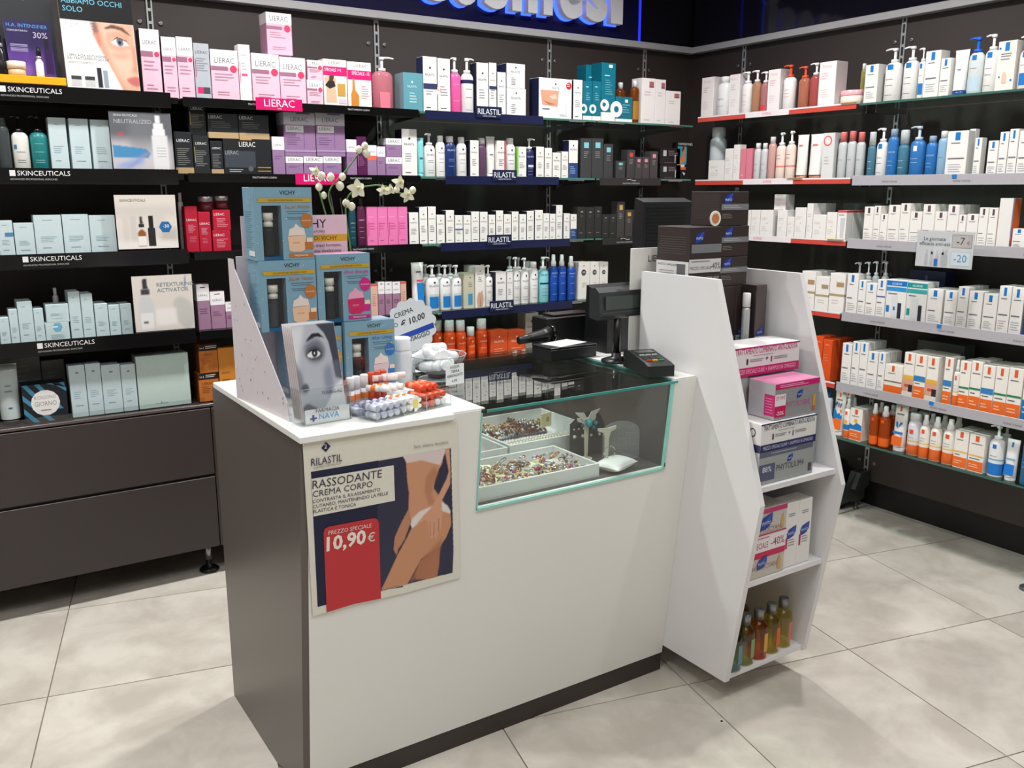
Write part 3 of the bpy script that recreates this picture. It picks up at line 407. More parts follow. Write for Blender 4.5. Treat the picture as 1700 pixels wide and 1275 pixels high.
# bottles and other moulded packs
B = {
 'pump_pink': dict(d='clear pink pump bottle', cat='bottle', s='pink pump bottle', shape='pump', c=(240, 150, 165), clear=1, patch=[(.0, .45, -.5, .5, (226, 120, 140))], dir=1, flat=.6),
 'pump_hot': dict(d='hot pink pump bottle', cat='bottle', s='hot pink bottle', shape='pump', c=(244, 92, 164), tl=[.7, .3], ink=(255, 190, 220)),
 'pump_navyband': dict(d='white pump bottle with navy shoulder band', cat='bottle', s='navy banded bottle', shape='pump', c=(238, 238, 238), bands=[(.74, .83, NV)], tl=[.6, .4, .1], dir=1),
 'amber': dict(d='amber oil bottle with white cap', cat='bottle', s='amber bottle', shape='cap', c=(150, 78, 18), clear=1, neck=.38, patch=[(.1, .6, -.9, .9, (170, 120, 40))]),
 'clear_dark': dict(d='smoky clear bottle at the left edge', cat='bottle', s='smoky bottle', shape='cap', c=(96, 104, 106), cap=(60, 64, 66), clear=1),
 'pump_cream': dict(d='cream pump bottle with black pump', cat='bottle', s='cream bottle', shape='pump', c=(224, 222, 214), cap=(20, 20, 22), hb=.72, patch=[(.58, .68, -.9, -.5, (60, 120, 170))], tl=[.5, .3, .25], flat=.9),
 'pump_teal': dict(d='teal pump bottle with black pump', cat='bottle', s='teal bottle', shape='pump', c=(30, 122, 124), cap=(20, 20, 22), hb=.72, tl=[.7, .5, .3, .25], ink=(150, 200, 200), flat=.9),
 'tube_aqua': dict(d='slim aqua tube standing on its cap', cat='tube', s='aqua tube', shape='tube', c=(130, 206, 210), cap=(120, 200, 205), rects=[(.2, .4, .8, .44, (40, 80, 110))]),
 'pump_white': dict(d='white pump bottle with grey logo', cat='bottle', s='white pump bottle', shape='pump', c=(238, 238, 236), patch=[(.8, .86, -.15, .15, (60, 62, 72))], txt=('RILASTIL', .66, (100, 104, 120)), tl=[.5, .45, .2, .12]),
 'cap_white': dict(d='white bottle with white cap', cat='bottle', s='white capped bottle', shape='cap', c=(238, 238, 236), patch=[(.78, .83, -.15, .15, (60, 62, 72))], txt=('RILASTIL', .66, (100, 104, 120)), tl=[.5, .4, .15]),
 'cap_navy': dict(d='navy bottle with white cap', cat='bottle', s='navy bottle', shape='cap', c=(20, 48, 110), txt=('RILASTIL', .74, (200, 210, 235)), tl=[.5, .45, .3], ink=(150, 170, 215)),
 'pump_navy': dict(d='navy bottle with white pump', cat='bottle', s='navy pump bottle', shape='pump', c=(28, 34, 86), dir=1, patch=[(.36, .44, -.6, .6, (200, 210, 235))], txt=('RILASTIL', .7, (200, 210, 235)), tl=[.3, .22, .1], ink=(150, 160, 205)),
 'purple_bottle': dict(d='purple bottle with clear cap', cat='bottle', s='purple bottle', shape='can', c=(96, 66, 96), cap=(205, 200, 206)),
 'tube_white': dict(d='white tube tapering to a crimped top', cat='tube', s='white tube', shape='tube', c=(232, 230, 226), rects=[(.25, .5, .75, .53, (120, 120, 130))]),
 'tube_blue': dict(d='white tube with large blue label', cat='tube', s='blue labelled tube', shape='tube', c=(238, 238, 236), rects=[(.3, .12, .95, .55, (28, 122, 196)), (.3, .58, .95, .62, (225, 90, 120)), (.3, .78, .8, .81, (90, 92, 100))]),
 'pump_bluelab': dict(d='white pump bottle with blue label', cat='bottle', s='blue labelled bottle', shape='pump', c=(238, 239, 238), patch=[(.08, .42, -.75, .75, (28, 122, 196)), (.43, .5, -.75, .75, (190, 210, 215)), (.82, .87, -.15, .15, (60, 62, 72))], txt=('RILASTIL', .72, (100, 104, 120))),
 'pump_aqua': dict(d='aqua pump bottle with navy line', cat='bottle', s='aqua pump bottle', shape='pump', c=(140, 214, 222), dir=1, patch=[(.54, .59, -1, 1, (30, 50, 90))], tl=[.4, .3, .2], txt=('RILASTIL', .8, (50, 90, 120))),
 'spray_blue': dict(d='cobalt blue spray bottle with white cap', cat='bottle', s='cobalt spray', shape='spray', c=(26, 78, 172), tl=[.7, .5, .2], ink=(140, 170, 225), txt=('RILASTIL', .78, (190, 205, 240))),
 'tube_clear': dict(d='translucent gel tube on a black cap', cat='tube', s='gel tube', shape='tube', c=(176, 186, 186), cap=(16, 16, 18), rough=.15, rects=[(.4, .2, .62, .22, (60, 70, 110)), (.3, .5, .7, .52, (110, 120, 140)), (.35, .6, .65, .62, (110, 120, 140))]),
 'teal_bottle': dict(d='dark teal bottle with black cap', cat='bottle', s='dark teal bottle', shape='cap', c=(20, 70, 84), cap=(14, 16, 18), txt=('LIERAC', .55, (190, 210, 215)), tl=[.45, .35, .2], ink=(110, 160, 170)),
 'plum_bottle': dict(d='dark plum bottle with black cap', cat='bottle', s='dark plum bottle', shape='cap', c=(84, 30, 66), cap=(14, 14, 16), txt=('LIERAC', .62, (225, 195, 210)), tl=[.45, .35, .2], ink=(180, 120, 150)),
 'sun_can': dict(d='orange sun spray can with white cap', cat='spray can', s='orange spray can', shape='can', c=(222, 82, 24), rough=.3, txt=('RILASTIL', .66, (250, 215, 195)), patch=[(.8, .85, -.15, .15, (250, 225, 210))], tl=[.5], ink=(250, 200, 170), flat=1, hb=.8),
 'cap_w': dict(d='plain white bottle with domed cap', cat='bottle', s='plain white bottle', shape='cap', c=(238, 238, 240), neck=.5, tl=[.5, .3]),
 'pump_av': dict(d='white pump bottle with pale pink text', cat='bottle', s='pale pump bottle', shape='pump', c=(240, 236, 236), tl=[.6, .4, .3], ink=(232, 180, 180)),
 'pump_peach': dict(d='peach gel bottle with white pump', cat='bottle', s='peach bottle', shape='pump', c=(232, 176, 140), clear=1), 'pump_peach2': dict(d='peach bottle with coral pump', cat='bottle', s='peach coral bottle', shape='pump', c=(232, 150, 120), clear=1, cap=(232, 84, 52)),
 'pump_rose': dict(d='rose bottle with white pump', cat='bottle', s='rose bottle', shape='pump', c=(232, 160, 164), clear=1, patch=[(.05, .25, -.7, .7, (222, 60, 70))]),
 'pump_avor': dict(d='white bottle with orange pump', cat='bottle', s='orange pump bottle', shape='pump', c=(240, 236, 236), cap=(232, 76, 44), tl=[.6, .5, .4], ink=(224, 130, 130)),
 'pump_coral': dict(d='coral red bottle with white pump', cat='bottle', s='coral bottle', shape='pump', c=(226, 116, 112), clear=1),
 'jar_pink': dict(d='pink lidded jar beside the tall carton', cat='jar', s='pink jar', shape='jar', c=(226, 216, 205), cap=(236, 178, 186), flat=.9),
 'jar_red': dict(d='dark red jar with silver lid', cat='jar', s='dark red jar', shape='jar', c=(110, 26, 44), cap=(176, 170, 172), capmetal=.7, flat=.9),
 'cap_olive': dict(d='slim olive oil bottle with white cap', cat='bottle', s='olive bottle', shape='cap', c=(190, 184, 110), clear=1),
 'pump_lrp': dict(d='white pump bottle with blue square', cat='bottle', s='blue square bottle', shape='pump', c=(238, 237, 234), patch=[(.8, .93, -.35, .35, BL)], tl=[.55, .4, .15]),
 'pump_lrpb': dict(d='white pump bottle with round blue badge', cat='bottle', s='blue badge bottle', shape='pump', c=(238, 237, 234), patch=[(.8, .93, -.35, .35, BL), (.1, .4, -.6, .9, (30, 120, 200))], tl=[.6]),
 'tube_lrp': dict(d='white tube on a blue cap', cat='tube', s='blue capped tube', shape='tube', c=(236, 236, 234), cap=(30, 80, 160), rects=[(.35, .5, .65, .53, (120, 122, 130))]),
 'pump_clearblue': dict(d='clear bottle with bright blue pump', cat='bottle', s='clear blue pump bottle', shape='pump', c=(214, 222, 222), cap=(20, 100, 220), patch=[(.8, .92, -.3, .3, BL), (.05, .4, -1, 1, (190, 214, 226))], flat=.7, tl=[.6]),
 'can_silver': dict(d='tall silver spray can', cat='spray can', s='silver can', shape='can', c=(206, 212, 218), cap=(214, 218, 222), rough=.3, flat=1),
 'cap_clear': dict(d='clear micellar bottle with white cap', cat='bottle', s='clear bottle', shape='cap', c=(206, 206, 208), tl=[.5, .3]), 'cap_rose': dict(d='rose tinted bottle with clear cap', cat='bottle', s='rose tinted bottle', shape='cap', c=(206, 158, 152), cap=(225, 222, 220)),
 'pump_creme': dict(d='creamy pink bottle with clear pump', cat='bottle', s='creamy pump bottle', shape='pump', c=(238, 216, 206), bands=[(.36, .4, (224, 120, 110))], dir=1, tl=[.7, .6]),
 'tube_amb': dict(d='white tube on a translucent amber cap', cat='tube', s='amber capped tube', shape='tube', c=(238, 234, 230), cap=(196, 130, 96), rects=[(.2, .72, .6, .76, (224, 120, 110))]),
 'cap_ring': dict(d='clear bottle with red ring collar', cat='bottle', s='red collar bottle', shape='cap', c=(198, 202, 204), cap=(228, 120, 118), neck=.6, hb=.8, tl=[.5]),
 'cap_aquab': dict(d='dusky teal bottle with clear cap', cat='bottle', s='dusky teal bottle', shape='can', c=(70, 122, 146), cap=(200, 208, 212), hb=.72, tl=[.5, .3], ink=(200, 215, 225)),
 'cap_blue': dict(d='royal blue bottle with blue cap', cat='bottle', s='royal blue bottle', shape='cap', c=(44, 116, 186), cap=(150, 178, 205), txt=('LA ROCHE', .6, (190, 215, 235)), tl=[.4, .3], ink=(170, 200, 230)),
 'cap_ltblue': dict(d='light blue bottle with white cap', cat='bottle', s='light blue bottle', shape='cap', c=(140, 178, 208), tl=[.5]),
 'pump_blue': dict(d='large royal blue pump bottle', cat='bottle', s='large blue pump bottle', shape='pump', c=(48, 118, 188), cap=(186, 200, 214), patch=[(.7, .84, -.25, .25, (235, 240, 245))], tl=[.5, .4], ink=(180, 205, 230), flat=.7),
 'pump_plain': dict(d='plain white pump bottle behind the cartons', cat='bottle', s='plain pump bottle', shape='pump', c=(226, 230, 230), flat=.8),
 'spray_ls': dict(d='white sun spray with orange base', cat='bottle', s='orange based spray', shape='spray', c=(238, 234, 226), bands=[(.02, .34, OR), (.42, .46, (240, 200, 110))], patch=[(.76, .88, -.3, .3, (230, 90, 45))], tl=[.52, .6]),
 'can_ls': dict(d='white sun spray can with orange base', cat='spray can', s='sun spray can', shape='can', c=(226, 226, 232), cap=(222, 222, 224), bands=[(.02, .3, OR), (.38, .43, (240, 200, 110))], patch=[(.62, .74, -.3, .3, (230, 90, 45))], flat=1, tl=[.5]),
 'spray_amber': dict(d='amber orange sun oil spray', cat='bottle', s='amber sun spray', shape='spray', c=(206, 92, 30), bands=[(.04, .3, (236, 104, 24))], clear=1, patch=[(.78, .88, -.3, .3, (240, 80, 30))]),
 'cap_bluenavy': dict(d='white bottle with navy blue cap', cat='bottle', s='navy capped bottle', shape='cap', c=(215, 225, 235), cap=(30, 60, 130)),
 'cap_kids': dict(d='white sun bottle with wave print', cat='bottle', s='wave print bottle', shape='spray', c=(238, 236, 230), bands=[(.02, .26, OR), (.28, .46, (30, 120, 190))], patch=[(.78, .9, -.3, .3, (230, 90, 45)), (.48, .6, -.4, .4, (240, 180, 50))]),
 'tube_wave': dict(polys=[([(.0, .32), (1, .32), (1, .42), (.85, .4), (.65, .46), (.45, .42), (.25, .5), (.0, .56)], (30, 120, 190)), ([(.05, .6), (.2, .62), (.35, .7), (.2, .72), (.08, .68)], (30, 120, 190)), ([(.6, .58), (.7, .6), (.82, .7), (.72, .7), (.62, .66)], (30, 120, 190)), ([(.68, .48), (.9, .48), (.9, .54), (.68, .54)], (240, 140, 50)), ([(.4, .6), (.52, .6), (.55, .68), (.42, .7)], (170, 90, 50))], d='large white tube with blue wave print', cat='tube', s='wave print tube', shape='tube', c=(238, 236, 230), rects=[(.02, .05, .98, .3, OR), (.4, .84, .58, .95, (230, 90, 45)), (.2, .76, .8, .79, (120, 120, 120))]),
 'tube_drop': dict(polys=[([(.42, .42), (.46, .48), (.42, .55), (.3, .58), (.22, .55), (.26, .48)], (30, 110, 190)), ([(.5, .44), (.66, .5), (.84, .56), (.7, .58), (.56, .54)], (30, 110, 190))], d='large white tube with blue splash print', cat='tube', s='splash print tube', shape='tube', c=(238, 236, 230), rects=[(.02, .03, .98, .24, OR), (.02, .3, .98, .35, (50, 120, 190)), (.4, .82, .58, .93, (230, 90, 45)), (.15, .74, .85, .77, (120, 120, 120))]),
 'pump_after': dict(d='white pump bottle with blue base', cat='bottle', s='blue based pump', shape='pump', c=(236, 237, 238), bands=[(.05, .36, (24, 122, 210)), (.44, .48, (120, 180, 215))], patch=[(.76, .87, -.25, .25, BL)], tl=[.55]),
 'tube_after': dict(d='white tube with blue base', cat='tube', s='blue based tube', shape='tube', c=(236, 237, 238), rects=[(.02, .05, .98, .34, (24, 122, 210)), (.02, .46, .98, .5, (120, 180, 215)), (.4, .8, .58, .93, BL)]),
 'cap_deep': dict(d='petrol blue bottle at the shelf end', cat='bottle', s='petrol bottle', shape='cap', c=(30, 104, 150), tl=[.5, .4], ink=(160, 200, 225)),
}
ORD = ['first', 'second', 'third', 'fourth', 'fifth', 'sixth', 'seventh', 'eighth', 'ninth', 'tenth', 'eleventh', 'twelfth', '13th', '14th', '15th', '16th', '17th', '18th', '19th', '20th']+['%dth' % i if i % 10 > 3 or i % 10 == 0 else '%d%s' % (i, ('', 'st', 'nd', 'rd')[i % 10]) for i in range(21, 60)]
ROWN = {'B1': 'top back shelf', 'B2': 'second back shelf', 'B3': 'third back shelf', 'B4': 'fourth back shelf', 'B5': 'lowest back shelf',
        'R1': 'top right shelf', 'R2': 'second right shelf', 'R3': 'third right shelf', 'R4': 'fourth right shelf', 'R5': 'fifth right shelf', 'R6': 'lowest right shelf'}
YB, XB = 3.70, 3.62
# row, style, centre along the wall, width, base height, height, setback, spare copies behind, depth
ITEMS = [('B1','lp_dark',0.8042,0.0693,1.9463,0.2437,0.000,0,0.065),
('B1','lp_tall',0.8713,0.0519,1.9463,0.2219,0.000,0,0.052),
('B1','lp_tall',0.9294,0.0593,1.9463,0.2269,0.000,0,0.057),
('B1','l_grey',0.9916,0.0587,1.9463,0.2094,0.000,0,0.057),
('B1','lp_wide',1.0777,0.1061,1.9463,0.1923,0.000,0,0.085),
('B1','l_white',1.1577,0.0461,1.9463,0.2186,0.000,0,0.047),
('B1','lp_wide',1.2411,0.1114,1.9463,0.1904,0.000,0,0.085),
('B1','lp_wide',1.3535,0.1079,1.9463,0.1852,0.000,0,0.085),
('B1','lp_small',1.4463,0.0693,1.9463,0.1031,0.000,0,0.065),
('B1','lp_small',1.4500,0.0663,2.0493,0.0782,0.000,0,0.062),
('B1','lp_tall2',1.3269,0.1055,2.1466,0.1613,0.060,0,0.085),
('B1','l_special',1.5368,0.1034,1.9463,0.1910,0.000,0,0.085),
('B1','l_special2',1.6469,0.1080,1.9463,0.1885,0.000,0,0.085),
('B1','pump_pink',1.7659,0.0960,1.9463,0.2214,0.000,0,0.085),
('B1','teal_box',1.9015,0.0960,1.9463,0.1625,0.000,0,0.085),
('B1','r_dual',1.9868,0.0693,1.9463,0.2368,0.000,0,0.065),
('B1','r_promo',2.0571,0.0640,1.9463,0.2342,0.000,0,0.061),
('B1','pump_hot',2.1243,0.0574,1.9463,0.2448,0.000,0,0.056),
('B1','pump_navyband',2.1908,0.0623,1.9463,0.2474,0.000,0,0.059),
('B1','r_box',2.2610,0.0645,1.9463,0.2309,0.000,0,0.061),
('B1','r_band',2.3170,0.0400,1.9463,0.2350,0.000,0,0.043),
('B1','r_box',2.3652,0.0466,1.9463,0.1968,0.000,0,0.048),
('B1','r_sq',2.4473,0.1098,1.9463,0.1284,0.000,0,0.085),
('B1','r_sq',2.4450,0.1048,2.0754,0.1110,0.000,0,0.085),
('B1','r_picture',2.6772,0.1976,1.9463,0.1887,0.000,0,0.085),
('B1','r_box',2.8138,0.0557,1.9463,0.1914,0.000,0,0.054),
('B1','t_small',2.8748,0.0553,1.9463,0.1883,0.000,0,0.054),
('B1','t_small',2.9324,0.0537,1.9463,0.1919,0.000,0,0.053),
('B1','t_tall',2.9741,0.0896,1.9463,0.2812,0.085,0,0.080),
('B1','t_tall',3.0073,0.0897,1.9463,0.2847,0.000,0,0.080),
('B1','t_low',3.1125,0.1117,1.9463,0.1266,0.000,0,0.085),
('B1','amber',3.1812,0.0624,1.9463,0.2114,0.090,0,0.059),
('B1','amber',3.1990,0.0522,1.9463,0.2130,0.000,0,0.052),
('B1','w_mauve',3.2755,0.0916,1.9463,0.2287,0.000,0,0.081),
('B1','w_mauve',3.3602,0.0712,1.9463,0.2276,0.000,0,0.066),
('B1','w_mauve',3.4530,0.1047,1.9463,0.1748,0.000,0,0.085),
('B2','clear_dark',0.2886,0.0397,1.6643,0.1877,0.000,0,0.042),
('B2','pump_cream',0.3405,0.0553,1.6643,0.1971,0.000,0,0.054),
('B2','pump_teal',0.4005,0.0587,1.6643,0.1997,0.000,0,0.057),
('B2','pale',0.4622,0.0585,1.6643,0.1950,0.000,0,0.056),
('B2','pale',0.5331,0.0647,1.6643,0.1940,0.000,0,0.061),
('B2','pale',0.6044,0.0638,1.6643,0.1929,0.000,0,0.060),
('B2','lb_gold',0.8989,0.0679,1.6643,0.1605,0.000,0,0.006),
('B2','lb_tall',0.9661,0.0607,1.6643,0.1494,0.000,0,0.058),
('B2','lb_gold',1.0251,0.0471,1.6643,0.1296,0.000,0,0.048),
('B2','lb_tall',0.9615,0.0642,1.8153,0.1238,0.010,0,0.061),
('B2','lb_set',1.1481,0.1928,1.6643,0.1414,0.000,0,0.085),
('B2','lb_goldw',1.0575,0.1181,1.8048,0.0953,0.000,0,0.085),
('B2','lb_goldw',1.1803,0.1223,1.8053,0.0960,0.000,0,0.085),
('B2','ll',1.2765,0.0505,1.6643,0.1537,0.000,0,0.050),
('B2','ll',1.3420,0.0732,1.6643,0.0760,0.000,0,0.067),
('B2','ll',1.4240,0.0844,1.6643,0.0777,0.000,0,0.076),
('B2','ll',1.5092,0.0807,1.6643,0.0794,0.000,0,0.073),
('B2','ll_big',1.3711,0.1345,1.7414,0.1758,0.000,0,0.085),
('B2','ll_big',1.5061,0.1287,1.7442,0.1751,0.000,0,0.085),
('B2','ll',1.5987,0.0459,1.6643,0.1521,0.000,0,0.047),
('B2','l_plum',1.6464,0.0438,1.6643,0.1653,0.000,0,0.045),
('B2','ll_orange',1.6930,0.0437,1.6643,0.1310,0.000,0,0.045),
('B2','ll',1.7371,0.0388,1.6643,0.1262,0.000,0,0.042),
('B2','ll',1.7985,0.0770,1.6643,0.0822,0.000,0,0.070),
('B2','ll',1.7997,0.0739,1.7471,0.0800,0.000,0,0.068),
('B2','r_box',1.8765,0.0750,1.6643,0.2053,0.000,0,0.069),
('B2','tube_aqua',1.9363,0.0339,1.6643,0.1692,0.000,0,0.038),
('B2','pump_white',1.9859,0.0561,1.6643,0.1908,0.000,0,0.055),
('B2','cap_white',2.0410,0.0448,1.6643,0.1829,0.000,0,0.046),
('B2','cap_navy',2.0935,0.0562,1.6643,0.1822,0.000,0,0.055),
('B2','cap_white',2.1532,0.0517,1.6643,0.1799,0.000,0,0.051),
('B2','r_box',2.2141,0.0465,1.6643,0.1669,0.000,0,0.047),
('B2','purple_bottle',2.2617,0.0430,1.6643,0.1792,0.000,0,0.045),
('B2','tube_white',2.3115,0.0467,1.6643,0.1865,0.000,0,0.048),
('B2','r_red',2.3634,0.0515,1.6643,0.1696,0.000,0,0.051),
('B2','cap_white',2.4240,0.0576,1.6643,0.1841,0.000,0,0.056),
('B2','r_green',2.4812,0.0509,1.6643,0.1447,0.000,0,0.051),
('B2','pump_navy',2.5354,0.0516,1.6643,0.1849,0.000,0,0.051),
('B2','r_box',2.5881,0.0456,1.6643,0.1475,0.000,0,0.047),
('B2','r_box',2.6370,0.0439,1.6643,0.1426,0.000,0,0.046),
('B2','r_box',2.6882,0.0502,1.6643,0.1218,0.000,0,0.050),
('B2','r_box',2.7383,0.0416,1.6643,0.1283,0.000,0,0.044),
('B2','r_navylow',2.7914,0.0561,1.6643,0.1838,0.000,0,0.055),
('B2','dk_cyan',2.8723,0.0690,1.6643,0.1951,0.000,0,0.064),
('B2','dk_cyan',2.9463,0.0726,1.6643,0.1974,0.000,0,0.067),
('B2','dk_cyan',3.0173,0.0604,1.6643,0.1722,0.000,0,0.058),
('B2','dk_cyan',3.1000,0.0616,1.6643,0.0892,0.000,0,0.059),
('B2','dk_red',3.1704,0.0524,1.6643,0.1465,0.000,0,0.052),
('B2','dk_pink',3.2240,0.0454,1.6643,0.1121,0.000,0,0.047),
('B2','dk_pink',3.2743,0.0485,1.6643,0.1131,0.000,0,0.049),
('B2','dk_pink',3.3304,0.0518,1.6643,0.1428,0.000,0,0.051),
('B2','dk_wide',3.4508,0.1476,1.6643,0.0760,0.000,0,0.085),
('B2','dk_wide',3.4456,0.1444,1.7413,0.0858,0.000,0,0.085),
('B3','pale_b',0.2599,0.0484,1.3633,0.1345,0.000,0,0.049),
('B3','pale',0.3188,0.0631,1.3633,0.1250,0.000,0,0.060),
('B3','pale',0.3980,0.0901,1.3633,0.1515,0.000,0,0.080),
('B3','pale',0.4907,0.0880,1.3633,0.1528,0.000,0,0.079),
('B3','pale',0.5823,0.0896,1.3633,0.1485,0.000,0,0.080),
('B3','lr',0.9084,0.0481,1.3633,0.1785,0.000,0,0.049),
('B3','lr',0.9582,0.0466,1.3633,0.1560,0.000,0,0.048),
('B3','lr_w',1.0225,0.0714,1.3633,0.0822,0.000,0,0.066),
('B3','lr_w',1.0272,0.0694,1.4461,0.0808,0.000,0,0.016),
('B3','jar_red',0.9802,0.0577,1.5210,0.0589,0.020,0,0.056),
('B3','jar_red',1.0423,0.0548,1.5287,0.0527,0.020,0,0.054),
('B3','cap_clear',0.8888,0.0202,1.3633,0.2304,0.070,0,0.030),
('B3','teal_bottle',1.5943,0.0340,1.3633,0.2059,0.000,0,0.038),
('B3','plum_bottle',1.6363,0.0418,1.3633,0.2057,0.000,0,0.044),
('B3','pink_box',1.6853,0.0490,1.3633,0.1688,0.000,0,0.049),
('B3','pink_box',1.7354,0.0473,1.3633,0.1683,0.000,0,0.048),
('B3','pink_box',1.7851,0.0480,1.3633,0.1679,0.000,0,0.049),
('B3','pink_box',1.8344,0.0467,1.3633,0.1674,0.000,0,0.048),
('B3','r_box',1.8896,0.0472,1.3633,0.1417,0.000,0,0.048),
('B3','r_box',1.9388,0.0402,1.3633,0.1658,0.000,0,0.043),
('B3','r_box',1.9838,0.0407,1.3633,0.1671,0.000,0,0.043),
('B3','r_box',2.0289,0.0421,1.3633,0.1291,0.000,0,0.044),
('B3','r_box',2.0785,0.0437,1.3633,0.1494,0.000,0,0.045),
('B3','r_blueline',2.1262,0.0422,1.3633,0.1260,0.000,0,0.044),
('B3','r_box',2.1709,0.0397,1.3633,0.1254,0.000,0,0.042),
('B3','r_box',2.2152,0.0432,1.3633,0.1419,0.000,0,0.045),
('B3','r_box',2.2630,0.0427,1.3633,0.1396,0.000,0,0.045),
('B3','r_box',2.3083,0.0379,1.3633,0.1252,0.000,0,0.041),
('B3','r_box',2.3525,0.0405,1.3633,0.1446,0.000,0,0.043),
('B3','r_box',2.3977,0.0420,1.3633,0.1266,0.000,0,0.044),
('B3','r_box',2.4424,0.0392,1.3633,0.1392,0.000,0,0.042),
('B3','r_box',2.4870,0.0397,1.3633,0.1254,0.000,0,0.042),
('B3','r_box',2.5326,0.0412,1.3633,0.1408,0.000,0,0.044),
('B3','r_box',2.5833,0.0473,1.3633,0.1447,0.000,0,0.048),
('B3','r_box',2.6283,0.0365,1.3633,0.1280,0.000,0,0.040),
('B3','r_box',2.6675,0.0358,1.3633,0.1248,0.000,0,0.039),
('B3','r_box',2.7083,0.0396,1.3633,0.1679,0.000,0,0.042),
('B3','r_box',2.7552,0.0389,1.3633,0.1263,0.000,0,0.042),
('B3','r_navylow',2.7986,0.0393,1.3633,0.1212,0.000,0,0.042),
('B3','dk_plain',2.8502,0.0529,1.3633,0.1575,0.000,0,0.052),
('B3','dk_plain',2.9054,0.0511,1.3633,0.1551,0.000,0,0.051),
('B3','dk_plain',2.9576,0.0469,1.3633,0.1584,0.000,0,0.048),
('B3','dk_plain',3.0081,0.0450,1.3633,0.1184,0.000,0,0.046),
('B3','dk_plain',3.0572,0.0467,1.3633,0.1177,0.000,0,0.048),
('B3','dk_gold',3.1100,0.0498,1.3633,0.1836,0.000,0,0.050),
('B3','dk_gold',3.1674,0.0505,1.3633,0.1402,0.000,0,0.050),
('B3','dk_gold',3.2267,0.0512,1.3633,0.0669,0.000,0,0.051),
('B3','dk_gold',3.2241,0.0510,1.4312,0.0717,0.000,0,0.051),
('B4','pale_s',0.2210,0.0323,1.0483,0.1037,0.000,1,0.037),
('B4','pale_s',0.2531,0.0276,1.0483,0.1322,0.000,1,0.033),
('B4','pale_s',0.2931,0.0480,1.0483,0.1579,0.000,1,0.049),
('B4','pale_s',0.3351,0.0317,1.0483,0.1291,0.000,1,0.036),
('B4','pale_hex',0.3933,0.0802,1.0483,0.0723,0.000,0,0.073),
('B4','pale_s',0.3987,0.0769,1.1211,0.0681,0.000,0,0.070),
('B4','cap_clear',0.4088,0.0199,1.0483,0.1915,0.100,0,0.030),
('B4','pale_s',0.4591,0.0397,1.0483,0.1843,0.000,1,0.042),
('B4','pale_s',0.5018,0.0404,1.0483,0.1737,0.000,1,0.043),
('B4','pale_s',0.5489,0.0460,1.0483,0.1332,0.000,1,0.047),
('B4','pale_s',0.5945,0.0396,1.0483,0.1247,0.000,1,0.042),
('B4','pale_s',0.6372,0.0401,1.0483,0.1262,0.000,1,0.043),
('B4','lm',0.9315,0.0495,1.0483,0.1848,0.000,0,0.050),
('B4','lm',0.9874,0.0573,1.0483,0.1530,0.000,0,0.056),
('B4','lm',1.0369,0.0365,1.0483,0.1065,0.000,0,0.040),
('B4','l_peach',1.6829,0.0337,1.0483,0.1437,0.000,0,0.038),
('B4','lm',1.7179,0.0300,1.0483,0.1528,0.000,0,0.035),
('B4','lm',1.7537,0.0335,1.0483,0.1509,0.000,0,0.038),
('B4','lm',1.7932,0.0372,1.0483,0.1488,0.000,0,0.040),
('B4','l_peach',1.8297,0.0275,1.0483,0.1468,0.000,0,0.033),
('B4','tube_blue',1.9136,0.0631,1.0483,0.2284,0.000,0,0.060),
('B4','pump_bluelab',1.9915,0.0687,1.0483,0.2139,0.000,1,0.064),
('B4','pump_bluelab',2.0580,0.0558,1.0483,0.2109,0.000,1,0.054),
('B4','pump_bluelab',2.1181,0.0557,1.0483,0.2083,0.000,1,0.054),
('B4','beige_box',2.1787,0.0566,1.0483,0.1670,0.000,1,0.055),
('B4','hand_box',2.2397,0.0547,1.0483,0.1991,0.000,1,0.054),
('B4','pump_white',2.2956,0.0461,1.0483,0.2006,0.000,1,0.047),
('B4','r_box',2.3594,0.0611,1.0483,0.1661,0.000,0,0.058),
('B4','r_box',2.4111,0.0349,1.0483,0.1637,0.000,0,0.039),
('B4','pump_white',2.4557,0.0489,1.0483,0.2335,0.000,1,0.049),
('B4','pump_white',2.5082,0.0486,1.0483,0.2275,0.000,1,0.049),
('B4','cap_white',2.5643,0.0522,1.0483,0.2051,0.000,1,0.052),
('B4','pump_aqua',2.6263,0.0621,1.0483,0.2269,0.000,0,0.059),
('B4','spray_blue',2.6876,0.0486,1.0483,0.2369,0.000,0,0.049),
('B4','spray_blue',2.7405,0.0492,1.0483,0.2349,0.000,0,0.050),
('B4','spray_blue',2.8003,0.0521,1.0483,0.2243,0.000,0,0.052),
('B4','w_dot',2.8723,0.0734,1.0483,0.1922,0.000,0,0.068),
('B4','w_dot',2.9433,0.0625,1.0483,0.1893,0.000,0,0.059),
('B4','w_dot',3.0043,0.0535,1.0483,0.1867,0.000,0,0.053),
('B5','tube_clear',0.2096,0.0749,0.7503,0.2266,0.000,0,0.069),
('B5','stripe_box',0.3262,0.1484,0.7503,0.1442,0.000,0,0.085),
('B5','pale_t',0.4421,0.0559,0.7503,0.2025,0.000,0,0.055),
('B5','pale_t',0.4990,0.0529,0.7503,0.2038,0.000,0,0.052),
('B5','pale_t',0.5616,0.0680,0.7503,0.1925,0.000,0,0.064),
('B5','pale_t',0.6243,0.0531,0.7503,0.1870,0.000,0,0.052),
('B5','pale_big',0.7549,0.1991,0.7503,0.2126,0.000,0,0.085),
('B5','grey_case',0.2518,0.1641,0.7503,0.2538,0.130,0,0.085),
('B5','grey_case',0.3770,0.0805,0.7503,0.2103,0.130,0,0.073),
('B5','l_brown',0.9294,0.0801,0.7503,0.1186,0.000,0,0.073),
('B5','l_brown',0.9353,0.0747,0.8693,0.1187,0.000,0,0.069),
